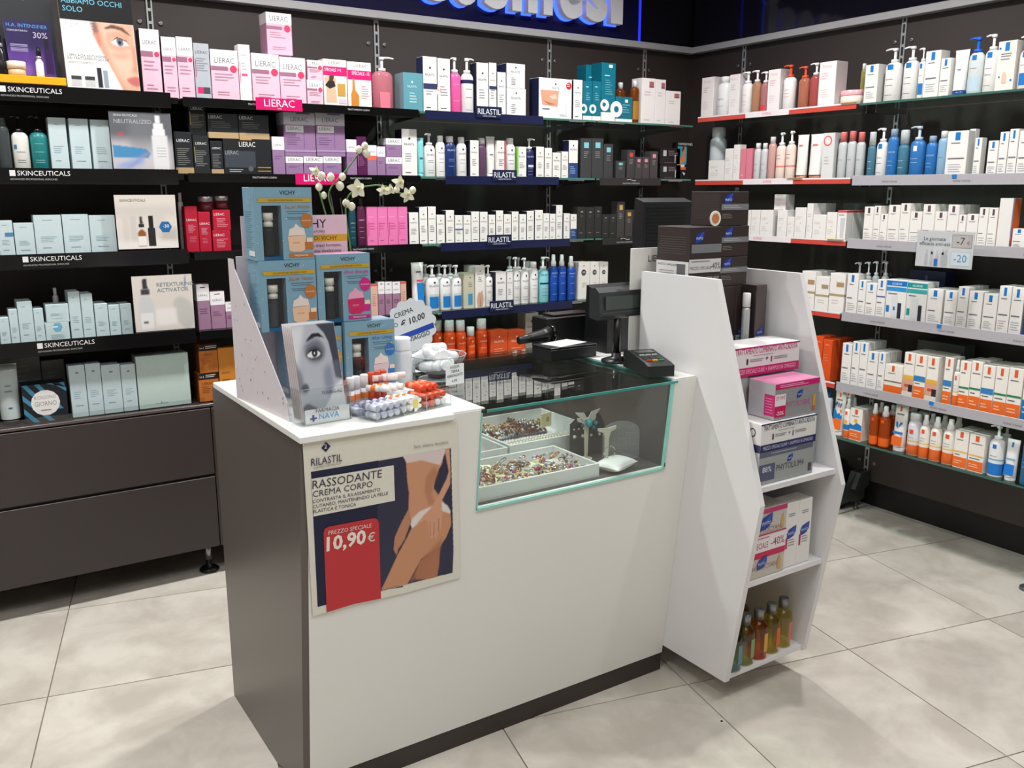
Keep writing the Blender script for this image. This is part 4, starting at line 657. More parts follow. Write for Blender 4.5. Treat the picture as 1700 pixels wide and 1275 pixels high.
('B5','l_brown2',1.0196,0.0901,0.7503,0.2169,0.000,0,0.080),
('B5','sun_can',2.0411,0.0621,0.7503,0.2419,0.050,0,0.059),
('B5','sun_can',2.0808,0.0570,0.7503,0.2448,0.000,0,0.046),
('B5','sun_can',2.1413,0.0551,0.7503,0.2402,0.000,0,0.054),
('B5','sun_can',2.1961,0.0475,0.7503,0.2041,0.000,0,0.048),
('B5','sun_can',2.2617,0.0596,0.7503,0.2389,0.000,0,0.057),
('B5','sun_box',2.3481,0.0984,0.7503,0.1755,0.000,0,0.085),
('B5','sun_box',2.4510,0.1019,0.7503,0.1669,0.000,0,0.085),
('B5','r_cream',2.6261,0.0824,0.7503,0.2311,0.120,0,0.074),
('B5','sun_box',2.7178,0.0652,0.7503,0.1962,0.140,0,0.062),
('R1','av_box',3.6170,0.0888,1.9853,0.2081,0.000,0,0.079),
('R1','cap_w',3.5203,0.0915,1.9853,0.2034,0.000,0,0.081),
('R1','av_box',3.4253,0.0696,1.9853,0.2037,0.000,0,0.065),
('R1','pump_av',3.3551,0.0612,1.9853,0.2109,0.000,0,0.058),
('R1','pump_peach',3.2918,0.0534,1.9853,0.2109,0.000,0,0.053),
('R1','pump_rose',3.2337,0.0510,1.9853,0.1983,0.000,0,0.051),
('R1','av_box',3.1658,0.0756,1.9853,0.2004,0.000,0,0.069),
('R1','pump_avor',3.0868,0.0686,1.9853,0.2148,0.000,0,0.064),
('R1','pump_peach2',2.9956,0.0605,1.9853,0.1977,0.000,0,0.058),
('R1','pump_coral',2.9304,0.0567,1.9853,0.2065,0.000,0,0.055),
('R1','av_box',2.8502,0.0932,1.9853,0.2019,0.000,0,0.082),
('R1','jar_pink',2.7381,0.1164,1.9853,0.0654,0.000,0,0.046),
('R1','cap_olive',2.6985,0.0260,1.9853,0.1801,0.050,0,0.032),
('R1','lp_carton',2.6142,0.0649,1.9853,0.1629,0.000,0,0.061),
('R1','pump_lrp',2.5235,0.0759,1.9853,0.2222,0.000,0,0.070),
('R1','pump_lrp',2.4364,0.0685,1.9853,0.2193,0.000,0,0.064),
('R1','pump_lrpb',2.3773,0.0298,1.9853,0.2041,0.000,0,0.035),
('R1','lp_carton',2.3250,0.0679,1.9853,0.1858,0.000,0,0.064),
('R1','lp_carton',2.2657,0.0438,1.9853,0.1493,0.000,0,0.045),
('R1','tube_lrp',2.2107,0.0595,1.9853,0.1757,0.000,0,0.057),
('R1','pump_clearblue',2.1459,0.0602,1.9853,0.2165,0.000,0,0.058),
('R1','pump_lrp',2.0837,0.0546,1.9853,0.2193,0.000,0,0.054),
('R1','lp_baby',2.0157,0.0720,1.9853,0.1846,0.000,0,0.067),
('R1','pump_lrpb',1.9448,0.0563,1.9853,0.1968,0.000,0,0.055),
('R2','can_silver',3.6421,0.0923,1.6553,0.2868,0.080,0,0.082),
('R2','av_s',3.5298,0.1107,1.6553,0.1058,0.000,0,0.085),
('R2','av_s',3.4407,0.0546,1.6553,0.1633,0.000,0,0.054),
('R2','av_s',3.3865,0.0441,1.6553,0.1810,0.000,0,0.046),
('R2','pinkfilm',3.3201,0.0763,1.6553,0.1588,0.000,0,0.070),
('R2','cap_clear',3.2562,0.0421,1.6553,0.1834,0.000,0,0.044),
('R2','cap_clear',3.2104,0.0401,1.6553,0.1815,0.000,0,0.043),
('R2','cap_rose',3.1635,0.0444,1.6553,0.2099,0.000,0,0.046),
('R2','pump_creme',3.1095,0.0546,1.6553,0.2279,0.000,0,0.054),
('R2','pump_creme',3.0497,0.0534,1.6553,0.2323,0.000,0,0.053),
('R2','tube_amb',2.9831,0.0639,1.6553,0.2105,0.000,0,0.061),
('R2','tube_amb',2.9017,0.0881,1.6553,0.2109,0.000,0,0.079),
('R2','film_ring',2.8163,0.0654,1.6553,0.2111,0.000,0,0.062),
('R2','cap_ring',2.7465,0.0443,1.6553,0.2119,0.000,0,0.046),
('R2','cap_ring',2.6976,0.0434,1.6553,0.2138,0.000,0,0.045),
('R2','cap_ring',2.6496,0.0426,1.6553,0.2069,0.000,0,0.045),
('R2','cap_aquab',2.5903,0.0376,1.6553,0.2039,0.000,0,0.041),
('R2','pump_lrp',2.5409,0.0516,1.6553,0.2181,0.000,0,0.051),
('R2','cap_blue',2.4871,0.0485,1.6553,0.2110,0.000,0,0.049),
('R2','cap_aquab',2.4340,0.0484,1.6553,0.2040,0.000,0,0.049),
('R2','pump_blue',2.3697,0.0674,1.6553,0.2168,0.000,0,0.063),
('R2','cap_blue',2.3019,0.0484,1.6553,0.1729,0.000,0,0.049),
('R2','cap_ltblue',2.2510,0.0430,1.6553,0.1903,0.000,0,0.045),
('R2','lp_carton',2.1811,0.0901,1.6553,0.1866,0.000,0,0.046),
('R2','lp_plain',2.1500,0.0243,1.6553,0.1945,0.050,0,0.031),
('R2','lp_carton',2.0916,0.0294,1.6553,0.1551,0.000,0,0.035),
('R2','lp_carton',2.0293,0.0405,1.6553,0.1409,0.000,0,0.043),
('R2','lp_carton',1.9888,0.0342,1.6553,0.1727,0.000,0,0.038),
('R2','lp_carton',1.9510,0.0352,1.6553,0.1819,0.000,0,0.039),
('R2','lp_carton',1.9056,0.0494,1.6553,0.1735,0.000,0,0.050),
('R3','grey_case',2.8016,0.2225,1.3723,0.1687,0.270,0,0.085),
('R3','av_s',3.2770,0.0192,1.3723,0.1322,0.000,0,0.030),
('R3','av_s',3.2351,0.0584,1.3723,0.1329,0.000,0,0.056),
('R3','av_s',3.1617,0.0825,1.3723,0.1341,0.000,0,0.074),
('R3','av_s',3.0624,0.0600,1.3723,0.1358,0.000,1,0.058),
('R3','av_box',3.1173,0.0721,1.5085,0.0751,0.040,0,0.067),
('R3','av_s',3.0082,0.0427,1.3723,0.1035,0.000,0,0.045),
('R3','av_s',2.9508,0.0665,1.3723,0.1494,0.000,0,0.062),
('R3','av_s',2.8958,0.0360,1.3723,0.1696,0.000,3,0.040),
('R3','av_s',2.8371,0.0760,1.3723,0.1166,0.000,0,0.070),
('R3','av_s',2.7677,0.0574,1.3723,0.1295,0.000,0,0.056),
('R3','av_tube',2.7115,0.0480,1.3723,0.1395,0.000,3,0.049),
('R3','lp_grey',2.5696,0.0479,1.3723,0.1587,0.000,0,0.049),
('R3','lp_grey',2.5268,0.0328,1.3723,0.1629,0.000,1,0.037),
('R3','lp_grey',2.4906,0.0348,1.3723,0.1276,0.000,1,0.039),
('R3','lp_grey',2.4423,0.0568,1.3723,0.1676,0.000,1,0.055),
('R3','lp_grey',2.3881,0.0468,1.3723,0.1752,0.000,1,0.048),
('R3','lp_grey',2.3352,0.0543,1.3723,0.1412,0.000,0,0.053),
('R3','lp_grey',2.2773,0.0537,1.3723,0.1730,0.000,2,0.053),
('R3','lp_grey',2.2216,0.0517,1.3723,0.1433,0.000,1,0.051),
('R3','lp_grey',2.1678,0.0483,1.3723,0.1723,0.000,2,0.049),
('R3','lp_grey',2.1252,0.0311,1.3723,0.1318,0.000,2,0.036),
('R3','lp_grey',2.0827,0.0465,1.3723,0.1360,0.000,0,0.047),
('R3','lp_grey',2.0379,0.0374,1.3723,0.1629,0.000,2,0.041),
('R3','lp_grey',1.9984,0.0361,1.3723,0.1616,0.000,0,0.040),
('R3','lp_side',1.9488,0.0562,1.3723,0.2004,0.000,0,0.055),
('R3','lp_carton',1.8880,0.0521,1.3723,0.0834,0.000,0,0.052),
('R4','av_gold',2.8763,0.0808,1.0323,0.1848,0.000,1,0.073),
('R4','av_gold',2.7935,0.0774,1.0323,0.1635,0.000,1,0.071),
('R4','av_gold',2.7091,0.0842,1.0323,0.1868,0.000,0,0.076),
('R4','lp_carton',2.6254,0.0600,1.0323,0.1915,0.000,0,0.058),
('R4','lp_carton',2.5726,0.0386,1.0323,0.1656,0.000,0,0.042),
('R4','lp_carton',2.5237,0.0542,1.0323,0.1547,0.000,0,0.053),
('R4','lp_line',2.4726,0.0430,1.0323,0.1773,0.000,0,0.045),
('R4','lp_all',2.3967,0.0988,1.0323,0.1819,0.000,0,0.085),
('R4','lp_all2',2.2968,0.0948,1.0323,0.1807,0.000,0,0.084),
('R4','lp_carton',2.2111,0.0702,1.0323,0.1564,0.000,1,0.065),
('R4','lp_carton',2.1403,0.0535,1.0323,0.1558,0.000,2,0.053),
('R4','lp_carton',2.0877,0.0458,1.0323,0.1775,0.000,2,0.047),
('R4','lp_carton',2.0325,0.0573,1.0323,0.1635,0.000,2,0.056),
('R4','lp_carton',1.9704,0.0571,1.0323,0.1579,0.000,1,0.055),
('R4','lp_carton',1.9142,0.0483,1.0323,0.1956,0.000,1,0.049),
('R4','lp_carton',1.8633,0.0479,1.0323,0.1935,0.000,1,0.049),
('R4','lp_navy',1.8073,0.0473,1.0323,0.1952,0.000,0,0.048),
('R4','navy_case',2.3569,0.1719,1.0323,0.2183,0.160,0,0.085),
('R4','pump_plain',2.6709,0.0446,1.0323,0.2375,0.090,0,0.046),
('R4','pump_plain',2.6200,0.0375,1.0323,0.2422,0.090,0,0.041),
('R4','pump_plain',2.5771,0.0343,1.0323,0.2472,0.090,0,0.038),
('R4','pump_plain',2.5290,0.0379,1.0323,0.2503,0.090,0,0.041),
('R5','av_orange',2.7901,0.0474,0.6953,0.2121,0.000,1,0.048),
('R5','av_orange',2.7377,0.0507,0.6953,0.2018,0.000,2,0.051),
('R5','lp_carton',2.6264,0.0517,0.6953,0.1999,0.000,0,0.051),
('R5','lp_carton',2.5771,0.0390,0.6953,0.2154,0.000,2,0.042),
('R5','lp_carton',2.5347,0.0413,0.6953,0.2173,0.000,2,0.044),
('R5','lp_carton',2.4858,0.0525,0.6953,0.1799,0.000,2,0.052),
('R5','lp_carton',2.4384,0.0347,0.6953,0.1837,0.000,2,0.039),
('R5','ls_low',2.3745,0.0886,0.6953,0.1353,0.000,0,0.079),
('R5','ls_face',2.3014,0.0503,0.6953,0.2038,0.000,2,0.050),
('R5','ls_blue',2.2464,0.0539,0.6953,0.2024,0.000,2,0.053),
('R5','ls_face',2.1896,0.0527,0.6953,0.2016,0.000,2,0.052),
('R5','ls_blue',2.1172,0.0381,0.6953,0.2095,0.000,1,0.041),
('R5','spray_ls',2.0763,0.0247,0.6953,0.2076,-0.010,0,0.006),
('R5','ls_green',2.0441,0.0463,0.6953,0.2055,0.000,2,0.047),
('R5','ls_green',1.9950,0.0466,0.6953,0.2131,0.000,2,0.048),
('R5','ls_blue',1.9433,0.0515,0.6953,0.2035,0.000,2,0.051),
('R5','ls_green',1.8892,0.0503,0.6953,0.2063,0.000,2,0.050),
('R5','ls_green',1.8328,0.0576,0.6953,0.2095,0.000,2,0.056),
('R5','grey_case',2.2837,0.2264,0.6953,0.2338,0.200,0,0.085),
('R5','lp_bluebox',1.7734,0.0505,0.6953,0.2247,0.000,1,0.050),
('R6','cap_bluenavy',2.7348,0.0363,0.4373,0.1994,0.030,0,0.040),
('R6','tube_wave',2.6552,0.0615,0.4373,0.2216,0.000,1,0.059),
('R6','cap_kids',2.6035,0.0379,0.4373,0.1925,0.000,1,0.041),
('R6','ls_kids',2.5476,0.0660,0.4373,0.1561,0.000,1,0.062),
('R6','spray_amber',2.4594,0.0425,0.4373,0.1970,0.000,1,0.044),
('R6','spray_amber',2.4072,0.0528,0.4373,0.1939,0.000,1,0.052),
('R6','tube_drop',2.3304,0.0656,0.4373,0.2221,0.000,1,0.062),
('R6','can_ls',2.2610,0.0602,0.4373,0.1907,0.000,1,0.058),
('R6','spray_ls',2.2051,0.0458,0.4373,0.1958,0.000,1,0.047),
('R6','spray_ls',2.1525,0.0522,0.4373,0.1971,0.000,1,0.052),
('R6','spray_ls',2.0919,0.0568,0.4373,0.2004,0.000,1,0.055),
('R6','ls_plain',2.0274,0.0603,0.4373,0.1650,0.000,1,0.058),
('R6','ls_plain',1.9591,0.0672,0.4373,0.1620,0.000,1,0.063),
('R6','pump_after',1.8857,0.0621,0.4373,0.2168,0.000,1,0.059),
('R6','tube_after',1.8193,0.0515,0.4373,0.1728,0.000,0,0.051),
('R6','cap_deep',1.7561,0.0444,0.4373,0.2130,0.000,0,0.046)]
def make_pack(st, w, h, d, loc, rotz):
    nm = S[st] if st in S else B[st]
    if st in S:
        mb = carton(st, S[st], w, h, d); o = mb.build('carton', None, loc, rotz); tag(o, 'x', 'carton'); return o
    cat = nm['cat']; root = thing(cat.replace(' ', '_'), 'x', cat, loc, rotz)
    bottle(st, nm, w, h, root); return root
def place_products():
    by = {}
    for it in ITEMS: by.setdefault((it[0], it[1]), []).append(it)
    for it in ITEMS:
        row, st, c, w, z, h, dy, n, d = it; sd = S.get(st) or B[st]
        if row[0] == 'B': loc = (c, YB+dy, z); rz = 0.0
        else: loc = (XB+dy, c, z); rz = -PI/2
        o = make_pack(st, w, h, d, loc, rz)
        same = sorted(by[(row, st)], key=lambda q: (q[2] if row[0] == 'B' else -q[2], q[4])); k = len(same); i = same.index(it)
        if k == 1: lab = '%s on %s' % (sd['d'], ROWN[row])
        elif k == 2 and abs(same[0][4]-same[1][4]) > .02: lab = '%s, %s of two stacked, %s' % (sd['d'], 'upper' if it[4] == max(q[4] for q in same) else 'lower', ROWN[row])
        else: lab = '%s, %s from left, %s' % (sd['d'], ORD[i], ROWN[row])
        o['label'] = lab
        grp = '%ss on the %s' % (sd['s'], ROWN[row])
        if k > 1 or n: o['group'] = grp
        for j in range(n):
            cp = copy_tree(o); q = (d+.003)*(j+1)
            cp.location = (loc[0], loc[1]+q, loc[2]) if row[0] == 'B' else (loc[0]+q, loc[1], loc[2])
            cp['label'] = '%s, %s behind the front one %s, %s' % (sd['s'], ORD[j], ('' if k == 1 else ORD[i]+' from left').strip(), ROWN[row]); cp['label'] = cp['label'].replace(' ,', ','); cp['group'] = grp
            cp['category'] = o['category']
# ---------------------------------------------------------------- the setting: floor of square tiles laid at an angle, walls, ceiling
X0, X1, Y0, Y1 = -3.0, 3.99, -2.5, 4.08
def mottled(name, c1, c2, rough, scale, seed=0.0, bump=0.0):
    m = bpy.data.materials.new(name); m.use_nodes = True; nt = m.node_tree; N = nt.nodes; L = nt.links; b = N['Principled BSDF']
    g = N.new('ShaderNodeNewGeometry'); n1 = N.new('ShaderNodeTexNoise'); n1.inputs['Scale'].default_value = scale; n1.inputs['Detail'].default_value = 6; n1.inputs['Roughness'].default_value = 0.62; n1.inputs['Distortion'].default_value = 0.35
    oi = N.new('ShaderNodeObjectInfo'); ad = N.new('ShaderNodeVectorMath'); ad.operation = 'MULTIPLY_ADD'; ad.inputs[1].default_value = (1, 1, 1); sc = N.new('ShaderNodeMath'); sc.operation = 'MULTIPLY'; sc.inputs[1].default_value = 7.0
    L.new(oi.outputs['Random'], sc.inputs[0]); L.new(g.outputs['Position'], ad.inputs[0]); L.new(sc.outputs[0], ad.inputs[2]); L.new(ad.outputs[0], n1.inputs['Vector'])
    r = N.new('ShaderNodeValToRGB'); r.color_ramp.elements[0].position = 0.38; r.color_ramp.elements[1].position = 0.62; r.color_ramp.elements[0].color = lin(c1); r.color_ramp.elements[1].color = lin(c2)
    L.new(n1.outputs[0], r.inputs[0]); L.new(r.outputs[0], b.inputs['Base Color']); b.inputs['Roughness'].default_value = rough
    return m
TILE = mottled('stone_tile', (188, 181, 170), (212, 206, 195), 0.36, 4.2)
GROUT = M((142, 132, 118), 0.8)
floor = struct(MB().box(X0, X1, Y0, Y1, -0.06, -0.005, GROUT).build('floor'))
def clip(poly, lo, hi, ax):
    for side in (0, 1):
        out = []
        for i in range(len(poly)):
            a, b = poly[i], poly[(i+1) % len(poly)]
            ia = a[ax] >= lo if side == 0 else a[ax] <= hi; ib = b[ax] >= lo if side == 0 else b[ax] <= hi; lim = lo if side == 0 else hi
            if ia: out.append(a)
            if ia != ib: t = (lim-a[ax])/(b[ax]-a[ax]); out.append((a[0]+t*(b[0]-a[0]), a[1]+t*(b[1]-a[1])))
        poly = out
        if not poly: return poly
    return poly
TA = -math.radians(12.7); PT = 0.66; ux, uy = math.cos(TA), math.sin(TA)
rest = MB()
for i in range(-11, 5):
    for j in range(-8, 7):
        g = 0.0021; c = []
        for a, b in ((g, g), (PT-g, g), (PT-g, PT-g), (g, PT-g)):
            p, q = i*PT+a, j*PT+b; c.append((3.251+p*ux-q*uy, 1.642+p*uy+q*ux))
        c = clip(clip(c, X0, X1-.001, 0), Y0, Y1-.001, 1)
        if len(c) < 3: continue
        cx = sum(p[0] for p in c)/len(c); cy = sum(p[1] for p in c)/len(c)
        if cx > -0.7 and cy > 0.4:
            struct(MB().prism([(p[0]-cx, p[1]-cy) for p in c], -0.0049, 0.0, TILE, axis='z').build('tile', floor, (cx, cy, 0)))
        else: rest.prism(c, -0.0049, 0.0, TILE, axis='z')
o = rest.build('tiles', floor); o['kind'] = 'stuff'
PANEL = M((62, 54, 52), 0.5, var=.02); DARKB = M((54, 47, 46), 0.42, var=.02); WALLP = M((205, 200, 192), 0.8)
RAIL = M((196, 194, 198), 0.35)
wb = struct(MB().box(X0, 3.943, 4.08, 4.14, 0, 3.0, PANEL).build('wall_back'))
wr = struct(MB().box(3.943, 4.1, -2.5, 4.14, 0.145, 3.0, PANEL).box(3.99, 4.1, -2.5, 4.14, 0, .145, M((22, 20, 20), .5)).build('wall_right'))
struct(MB().box(X0-.06, X0, Y0-.06, 4.14, 0, 3.0, WALLP).build('wall_left')); struct(MB().box(X0, X1+.11, Y0-.06, Y0, 0, 3.0, WALLP).build('wall_front'))
struct(MB().box(X0-.06, 4.1, Y0-.06, 4.14, 3.0, 3.06, M((225, 224, 220), .8)).build('ceiling'))
struct(MB().box(X0, 3.93, 4.03, 4.079, 2.384, 2.418, RAIL, c=.002).build('trim_1')); struct(MB().box(3.895, 3.942, -2.4, 4.03, 2.384, 2.418, RAIL, c=.002).build('trim_2'))
FAS = M((26, 26, 66), 0.06, var=0.0); FAS2 = M((24, 22, 34), 0.06, var=0.0)
for a, b, m in ((X0+.01, 1.47, FAS), (1.474, 3.494, FAS), (3.502, 3.92, FAS2)):
    tag(MB().box(a, b, 4.045, 4.078, 2.42, 2.985, m, c=.002).build('fascia_panel'), {1.474: 'glossy navy fascia panel carrying the white sign letters', 3.502: 'narrow glossy dark fascia panel beside the corner'}.get(a, 'glossy navy fascia panel at the far left above the rail'), 'panel')
tag(MB().box(3.9, 3.941, -2.3, 4.03, 2.42, 2.985, FAS2, c=.002).build('fascia_panel'), 'glossy dark fascia panel above the right wall shelves', 'panel')
tag(MB().box(3.4955, 3.5005, 4.035, 4.05, 2.42, 2.98, M((40, 50, 225), .3, emit=1.2)).build('joint_reflection'), 'thin joint between two fascia panels, its blue reflection put in as glow', 'joint')  # panel joint, no lamp: emission stands in for the blue reflection along it
# uprights and screws
def upright(z0, z1):
    mb = MB(); m = M((196, 196, 198), .35, .4); mb.box(-.012, -.006, -.006, 0, z0, z1, m).box(.006, .012, -.006, 0, z0, z1, m).box(-.006, .006, -.002, 0, z0, z1, M((12, 12, 12), .6))
    z = z0+.01
    while z < z1-.01: mb.box(-.006, .006, -.005, -.002, z, z+.012, m); z += .05
    return mb
def screw(parent, x, z): MB().lathe([(.011, 0), (.011, .002), (.006, .003)], M((140, 138, 140), .35, .8), seg=12).build('screw', parent, (x, 0, z)).rotation_euler = (PI/2, 0, 0)
for k, x in enumerate((-.12, .895, 1.907, 2.905, 3.572)):
    o = upright(.76, 2.383).build('slotted_upright', None, (x, 4.079, 0)); tag(o, 'slotted metal upright on the back wall, %s from the corner' % ORD[4-k], 'upright', 'slotted uprights')
    for dx in (-.04, .042): screw(o, dx, 2.277); screw(o, dx, 1.215)
for k, y in enumerate((3.667, 2.69, 1.71)):
    o = upright(.147, 2.383).build('slotted_upright', None, (3.942, y, 0), -PI/2); tag(o, 'slotted metal upright on the right wall, %s from the corner' % ORD[k], 'upright', 'slotted uprights')
    for dx in (-.045, .04): screw(o, dx, 2.283); screw(o, dx, .24); screw(o, dx, 1.2)
# the sign letters
def letters(word, x_right, z, height, w_total):
    g = []; cu = bpy.data.curves.new('t', 'FONT'); xs = 0
    adv = {'m': 1.0, 'i': .36, 's': .56, 'e': .62, 'o': .64, 'c': .58, 'd': .66, 'r': .45}
    tot = sum(adv[c] for c in word); k = w_total/sum(adv[c] for c in 'mesi'); x = x_right-tot*k
    for li, ch in enumerate(word):
        cu = bpy.data.curves.new('t', 'FONT'); cu.body = ch; cu.size = height; cu.offset = height*.035; cu.extrude = .02; cu.bevel_depth = .002; cu.resolution_u = 5
        t = bpy.data.objects.new('t', cu); C.objects.link(t); dg = bpy.context.evaluated_depsgraph_get(); dg.update()
        me = bpy.data.meshes.new_from_object(t.evaluated_get(dg)); bpy.data.objects.remove(t)
        xa = min(v.co.x for v in me.vertices); xb = max(v.co.x for v in me.vertices); wd_ = adv[ch]*k*.86; s = wd_/(xb-xa)
        for v in me.vertices: v.co = ((v.co.x-xa)*s, -v.co.z, v.co.y)
        me.materials.clear(); me.materials.append(M((226, 226, 232), .35, emit=.08))
        o = bpy.data.objects.new('sign_letter', me); C.objects.link(o); o.location = (x, 4.005, z)
        tag(o, 'white raised letter %s of the blue lit sign, %s from its end' % (ch, ORD[len(word)-1-li]), 'letter', 'illuminated sign letters')
        m2 = me.copy(); m2.materials.clear(); m2.materials.append(M((50, 90, 255), .4, emit=2.5)); hl = bpy.data.objects.new('halo_light', m2); C.objects.link(hl); hl.parent = o; hl.location = (-.008, .03, -.006); hl.scale = (1, .25, 1)
        x += adv[ch]*k
    return
letters('cosmesi', 3.346, 2.50, .42, .735)
# ---------------------------------------------------------------- shelving
GSH = M((214, 230, 224), 0.02, 0, 'glass'); BLK = M((14, 14, 15), .14, var=0); BAYS = [(-1.0, .884), (.895, 1.902), (1.912, 2.9), (2.91, 3.567)]
RZ = {'B1': 1.946, 'B2': 1.664, 'B3': 1.363, 'B4': 1.048}
def bracket(mb, x, z, m): mb.prism([(4.07, z-.012), (3.72, z-.012), (3.72, z-.02), (4.0, z-.035), (4.07, z-.06)], x-.0015, x+.0015, m)
for row, z in RZ.items():
    for bi, (a, b) in enumerate(BAYS):
        t = thing('shelf', '%s shelf of the %s, %s' % ({'B1': 'top', 'B2': 'second', 'B3': 'third', 'B4': 'fourth'}[row], ['far left bay', 'pink carton bay', 'navy label bay', 'corner bay'][bi], ['black with a black front strip', 'black', 'clear glass', 'clear glass'][bi]), 'shelf', (0, 0, 0), 0, 'back wall shelves')
        if bi < 2: MB().box(a, b, 3.662, 4.068, z-.022, z, BLK, c=.001).build('board', t)
        else:
            MB().box(a, b, 3.662, 4.068, z-.009, z, GSH, front=M((70, 120, 106), .1)).build('glass_board', t)
            for q in (a+.03, b-.03): mb = MB(); bracket(mb, q, z, CHROME); mb.build('bracket', t)
            for q in (a+.12, b-.12): MB().box(q-.05, q+.05, 3.656, 3.661, z-.014, z-.006, CHROME, c=.001).build('clip', t)
        if bi == 0: 
            xs = {'B1': .853, 'B2': .86, 'B3': .875, 'B4': .882}[row]
            p = MB().box(a, xs, 3.648, 3.6535, z-.04, z+.016, BLK, c=.001)
            tx = {'B1': .39, 'B2': .4, 'B3': .4, 'B4': .4}[row]; x0 = {'B1': .29, 'B2': .29, 'B3': .3, 'B4': .315}[row]
            p.box(x0, x0+.018, 3.6472, 3.648, z-.012, z+.008, M((220, 220, 220), .4)); p.text('SKINCEUTICALS', x0+.024, z-.01, .0165, M((225, 225, 225), .4), Y=3.6475, align='l', wmax=.19)
            p.text('ADVANCED PROFESSIONAL SKINCARE', x0, z-.026, .006, M((170, 170, 170), .4), Y=3.6475, align='l', wmax=.2); p.build('label_strip', t)
        if bi == 1:
            p = MB().box(a+.002, b-.002, 3.648, 3.653, z-.03, z+.004, BLK, c=.001)
            for q in (.3, .72): p.text('TRATTAMENTO CORPO', a+q, z-.014, .007, M((200, 200, 200), .4), Y=3.6475, wmax=.1)
            p.build('label_strip', t)
def sign(name, x0, x1, z0, z1, col, txt, tcol, lab, Y=3.642, size=.6, sub=None, cat='sign', grp=None):
    mb = MB().box(x0, x1, Y, Y+.003, z0, z1, M(col, .3), c=.0006)
    if txt: mb.text(txt, (x0+x1)/2, z0+(z1-z0)*.3, (z1-z0)*size, M(tcol, .4), Y=Y-.0006, wmax=(x1-x0)*.9)
    if sub: mb.text(sub, (x0+x1)/2, z0+(z1-z0)*.1, (z1-z0)*.1, M(tcol, .4), Y=Y-.0006, wmax=(x1-x0)*.6)
    return tag(mb.build(name), lab, cat, grp)
sign('shelf_sign', 1.175, 1.366, 1.916, 1.963, (205, 14, 100), 'LIERAC', (250, 235, 242), 'magenta brand sign clipped to the top back shelf', sub='PARIS')
sign('shelf_sign', 1.322, 1.514, 1.626, 1.672, (205, 14, 100), 'LIERAC', (250, 235, 242), 'magenta brand sign clipped to the second back shelf', sub='PARIS')
for row, (a, b, pa, pb) in {'B1': (1.933, 2.57, 2.193, 2.33), 'B2': (2.031, 2.667, 2.279, 2.414), 'B3': (2.0, 2.74, 2.247, 2.383), 'B4': (2.0, 2.76, 2.259, 2.397)}.items():
    z = RZ[row]; n_ = {'B1': 'top', 'B2': 'second', 'B3': 'third', 'B4': 'fourth'}[row]
    sign('label_strip', a, b, z-.034, z+.004, (22, 28, 66), '', None, 'long navy label strip along the %s back shelf' % n_, Y=3.65, cat='label strip', grp='navy label strips')
    sign('name_plaque', pa, pb, z-.016, z+.034, (24, 34, 66), 'RILASTIL', (225, 228, 236), 'navy name plaque standing on the strip of the %s back shelf' % n_, Y=3.644, size=.5, sub='LABORATORI MILANO', cat='sign', grp='navy name plaques')
for row, (a, b) in {'B2': (2.925, 3.338), 'B3': (2.95, 3.25)}.items():
    z = RZ[row]; o = sign('label_strip', a, b, z-.036, z+.003, (46, 44, 44), '', None, 'dark grey label strip with a white wave, %s back shelf' % {'B2': 'second', 'B3': 'third'}[row], Y=3.65, cat='label strip')
    MB().tube([((a+b)/2-.03+.01*k, 3.648, z-.008+.004*math.sin(k)) for k in range(7)], .0013, M((220, 220, 220), .4), 5).text('SOLUTION COSMETIQUE', (a+b)/2, z-.028, .007, M((200, 200, 200), .4), Y=3.6494, wmax=.16).build('wave_mark', o)
# lower cabinets
for k, (a, b) in enumerate(((-1.1, .934), (.942, 1.93), (1.936, 2.93), (2.936, 3.58))):
    t = thing('base_cabinet', ['dark brown two drawer base cabinet below the aqua cartons', 'dark brown base cabinet behind the counter, under the orange cartons', 'dark brown base cabinet behind the glass topped counter', 'dark brown base cabinet in the back corner'][k], 'cabinet', (0, 0, 0), 0, 'dark brown base cabinets')
    MB().box(a, b, 3.672, 4.076, .13, .747, DARKB, c=.002).build('body', t); MB().box(a, b, 3.655, 3.672, .7385, .7495, M((84, 74, 72), .25), c=.001).build('top_edge', t)
    MB().box(a+.002, b-(.018 if k == 0 else .002), 3.655, 3.671, .452, .732, DARKB, c=.0015).build('drawer_front', t); MB().box(a+.002, b-(.018 if k == 0 else .002), 3.655, 3.671, .133, .44, DARKB, c=.0015).build('drawer_front', t)
    if k == 0: MB().box(b-.014, b, 3.655, 3.6715, .133, .732, DARKB, c=.001).build('side_trim', t)
    for q in (a+.06, b-.05):
        f = MB().lathe([(.04, 0), (.042, .008), (.03, .018), (.012, .022), (.011, .13)], BLACKP, q, 3.735, 0.0005, seg=20).build('foot', t); MB().lathe([(.012, .05), (.012, .128)], M((150, 150, 150), .3, .8), q, 3.735, .001, 1.08, 1.08).build('stem', f)
    if k == 0: MB().box(a, .9, 3.668, 3.671, .7502, .775, M((245, 246, 246), .03, 0, 'glass')).build('lip', t)
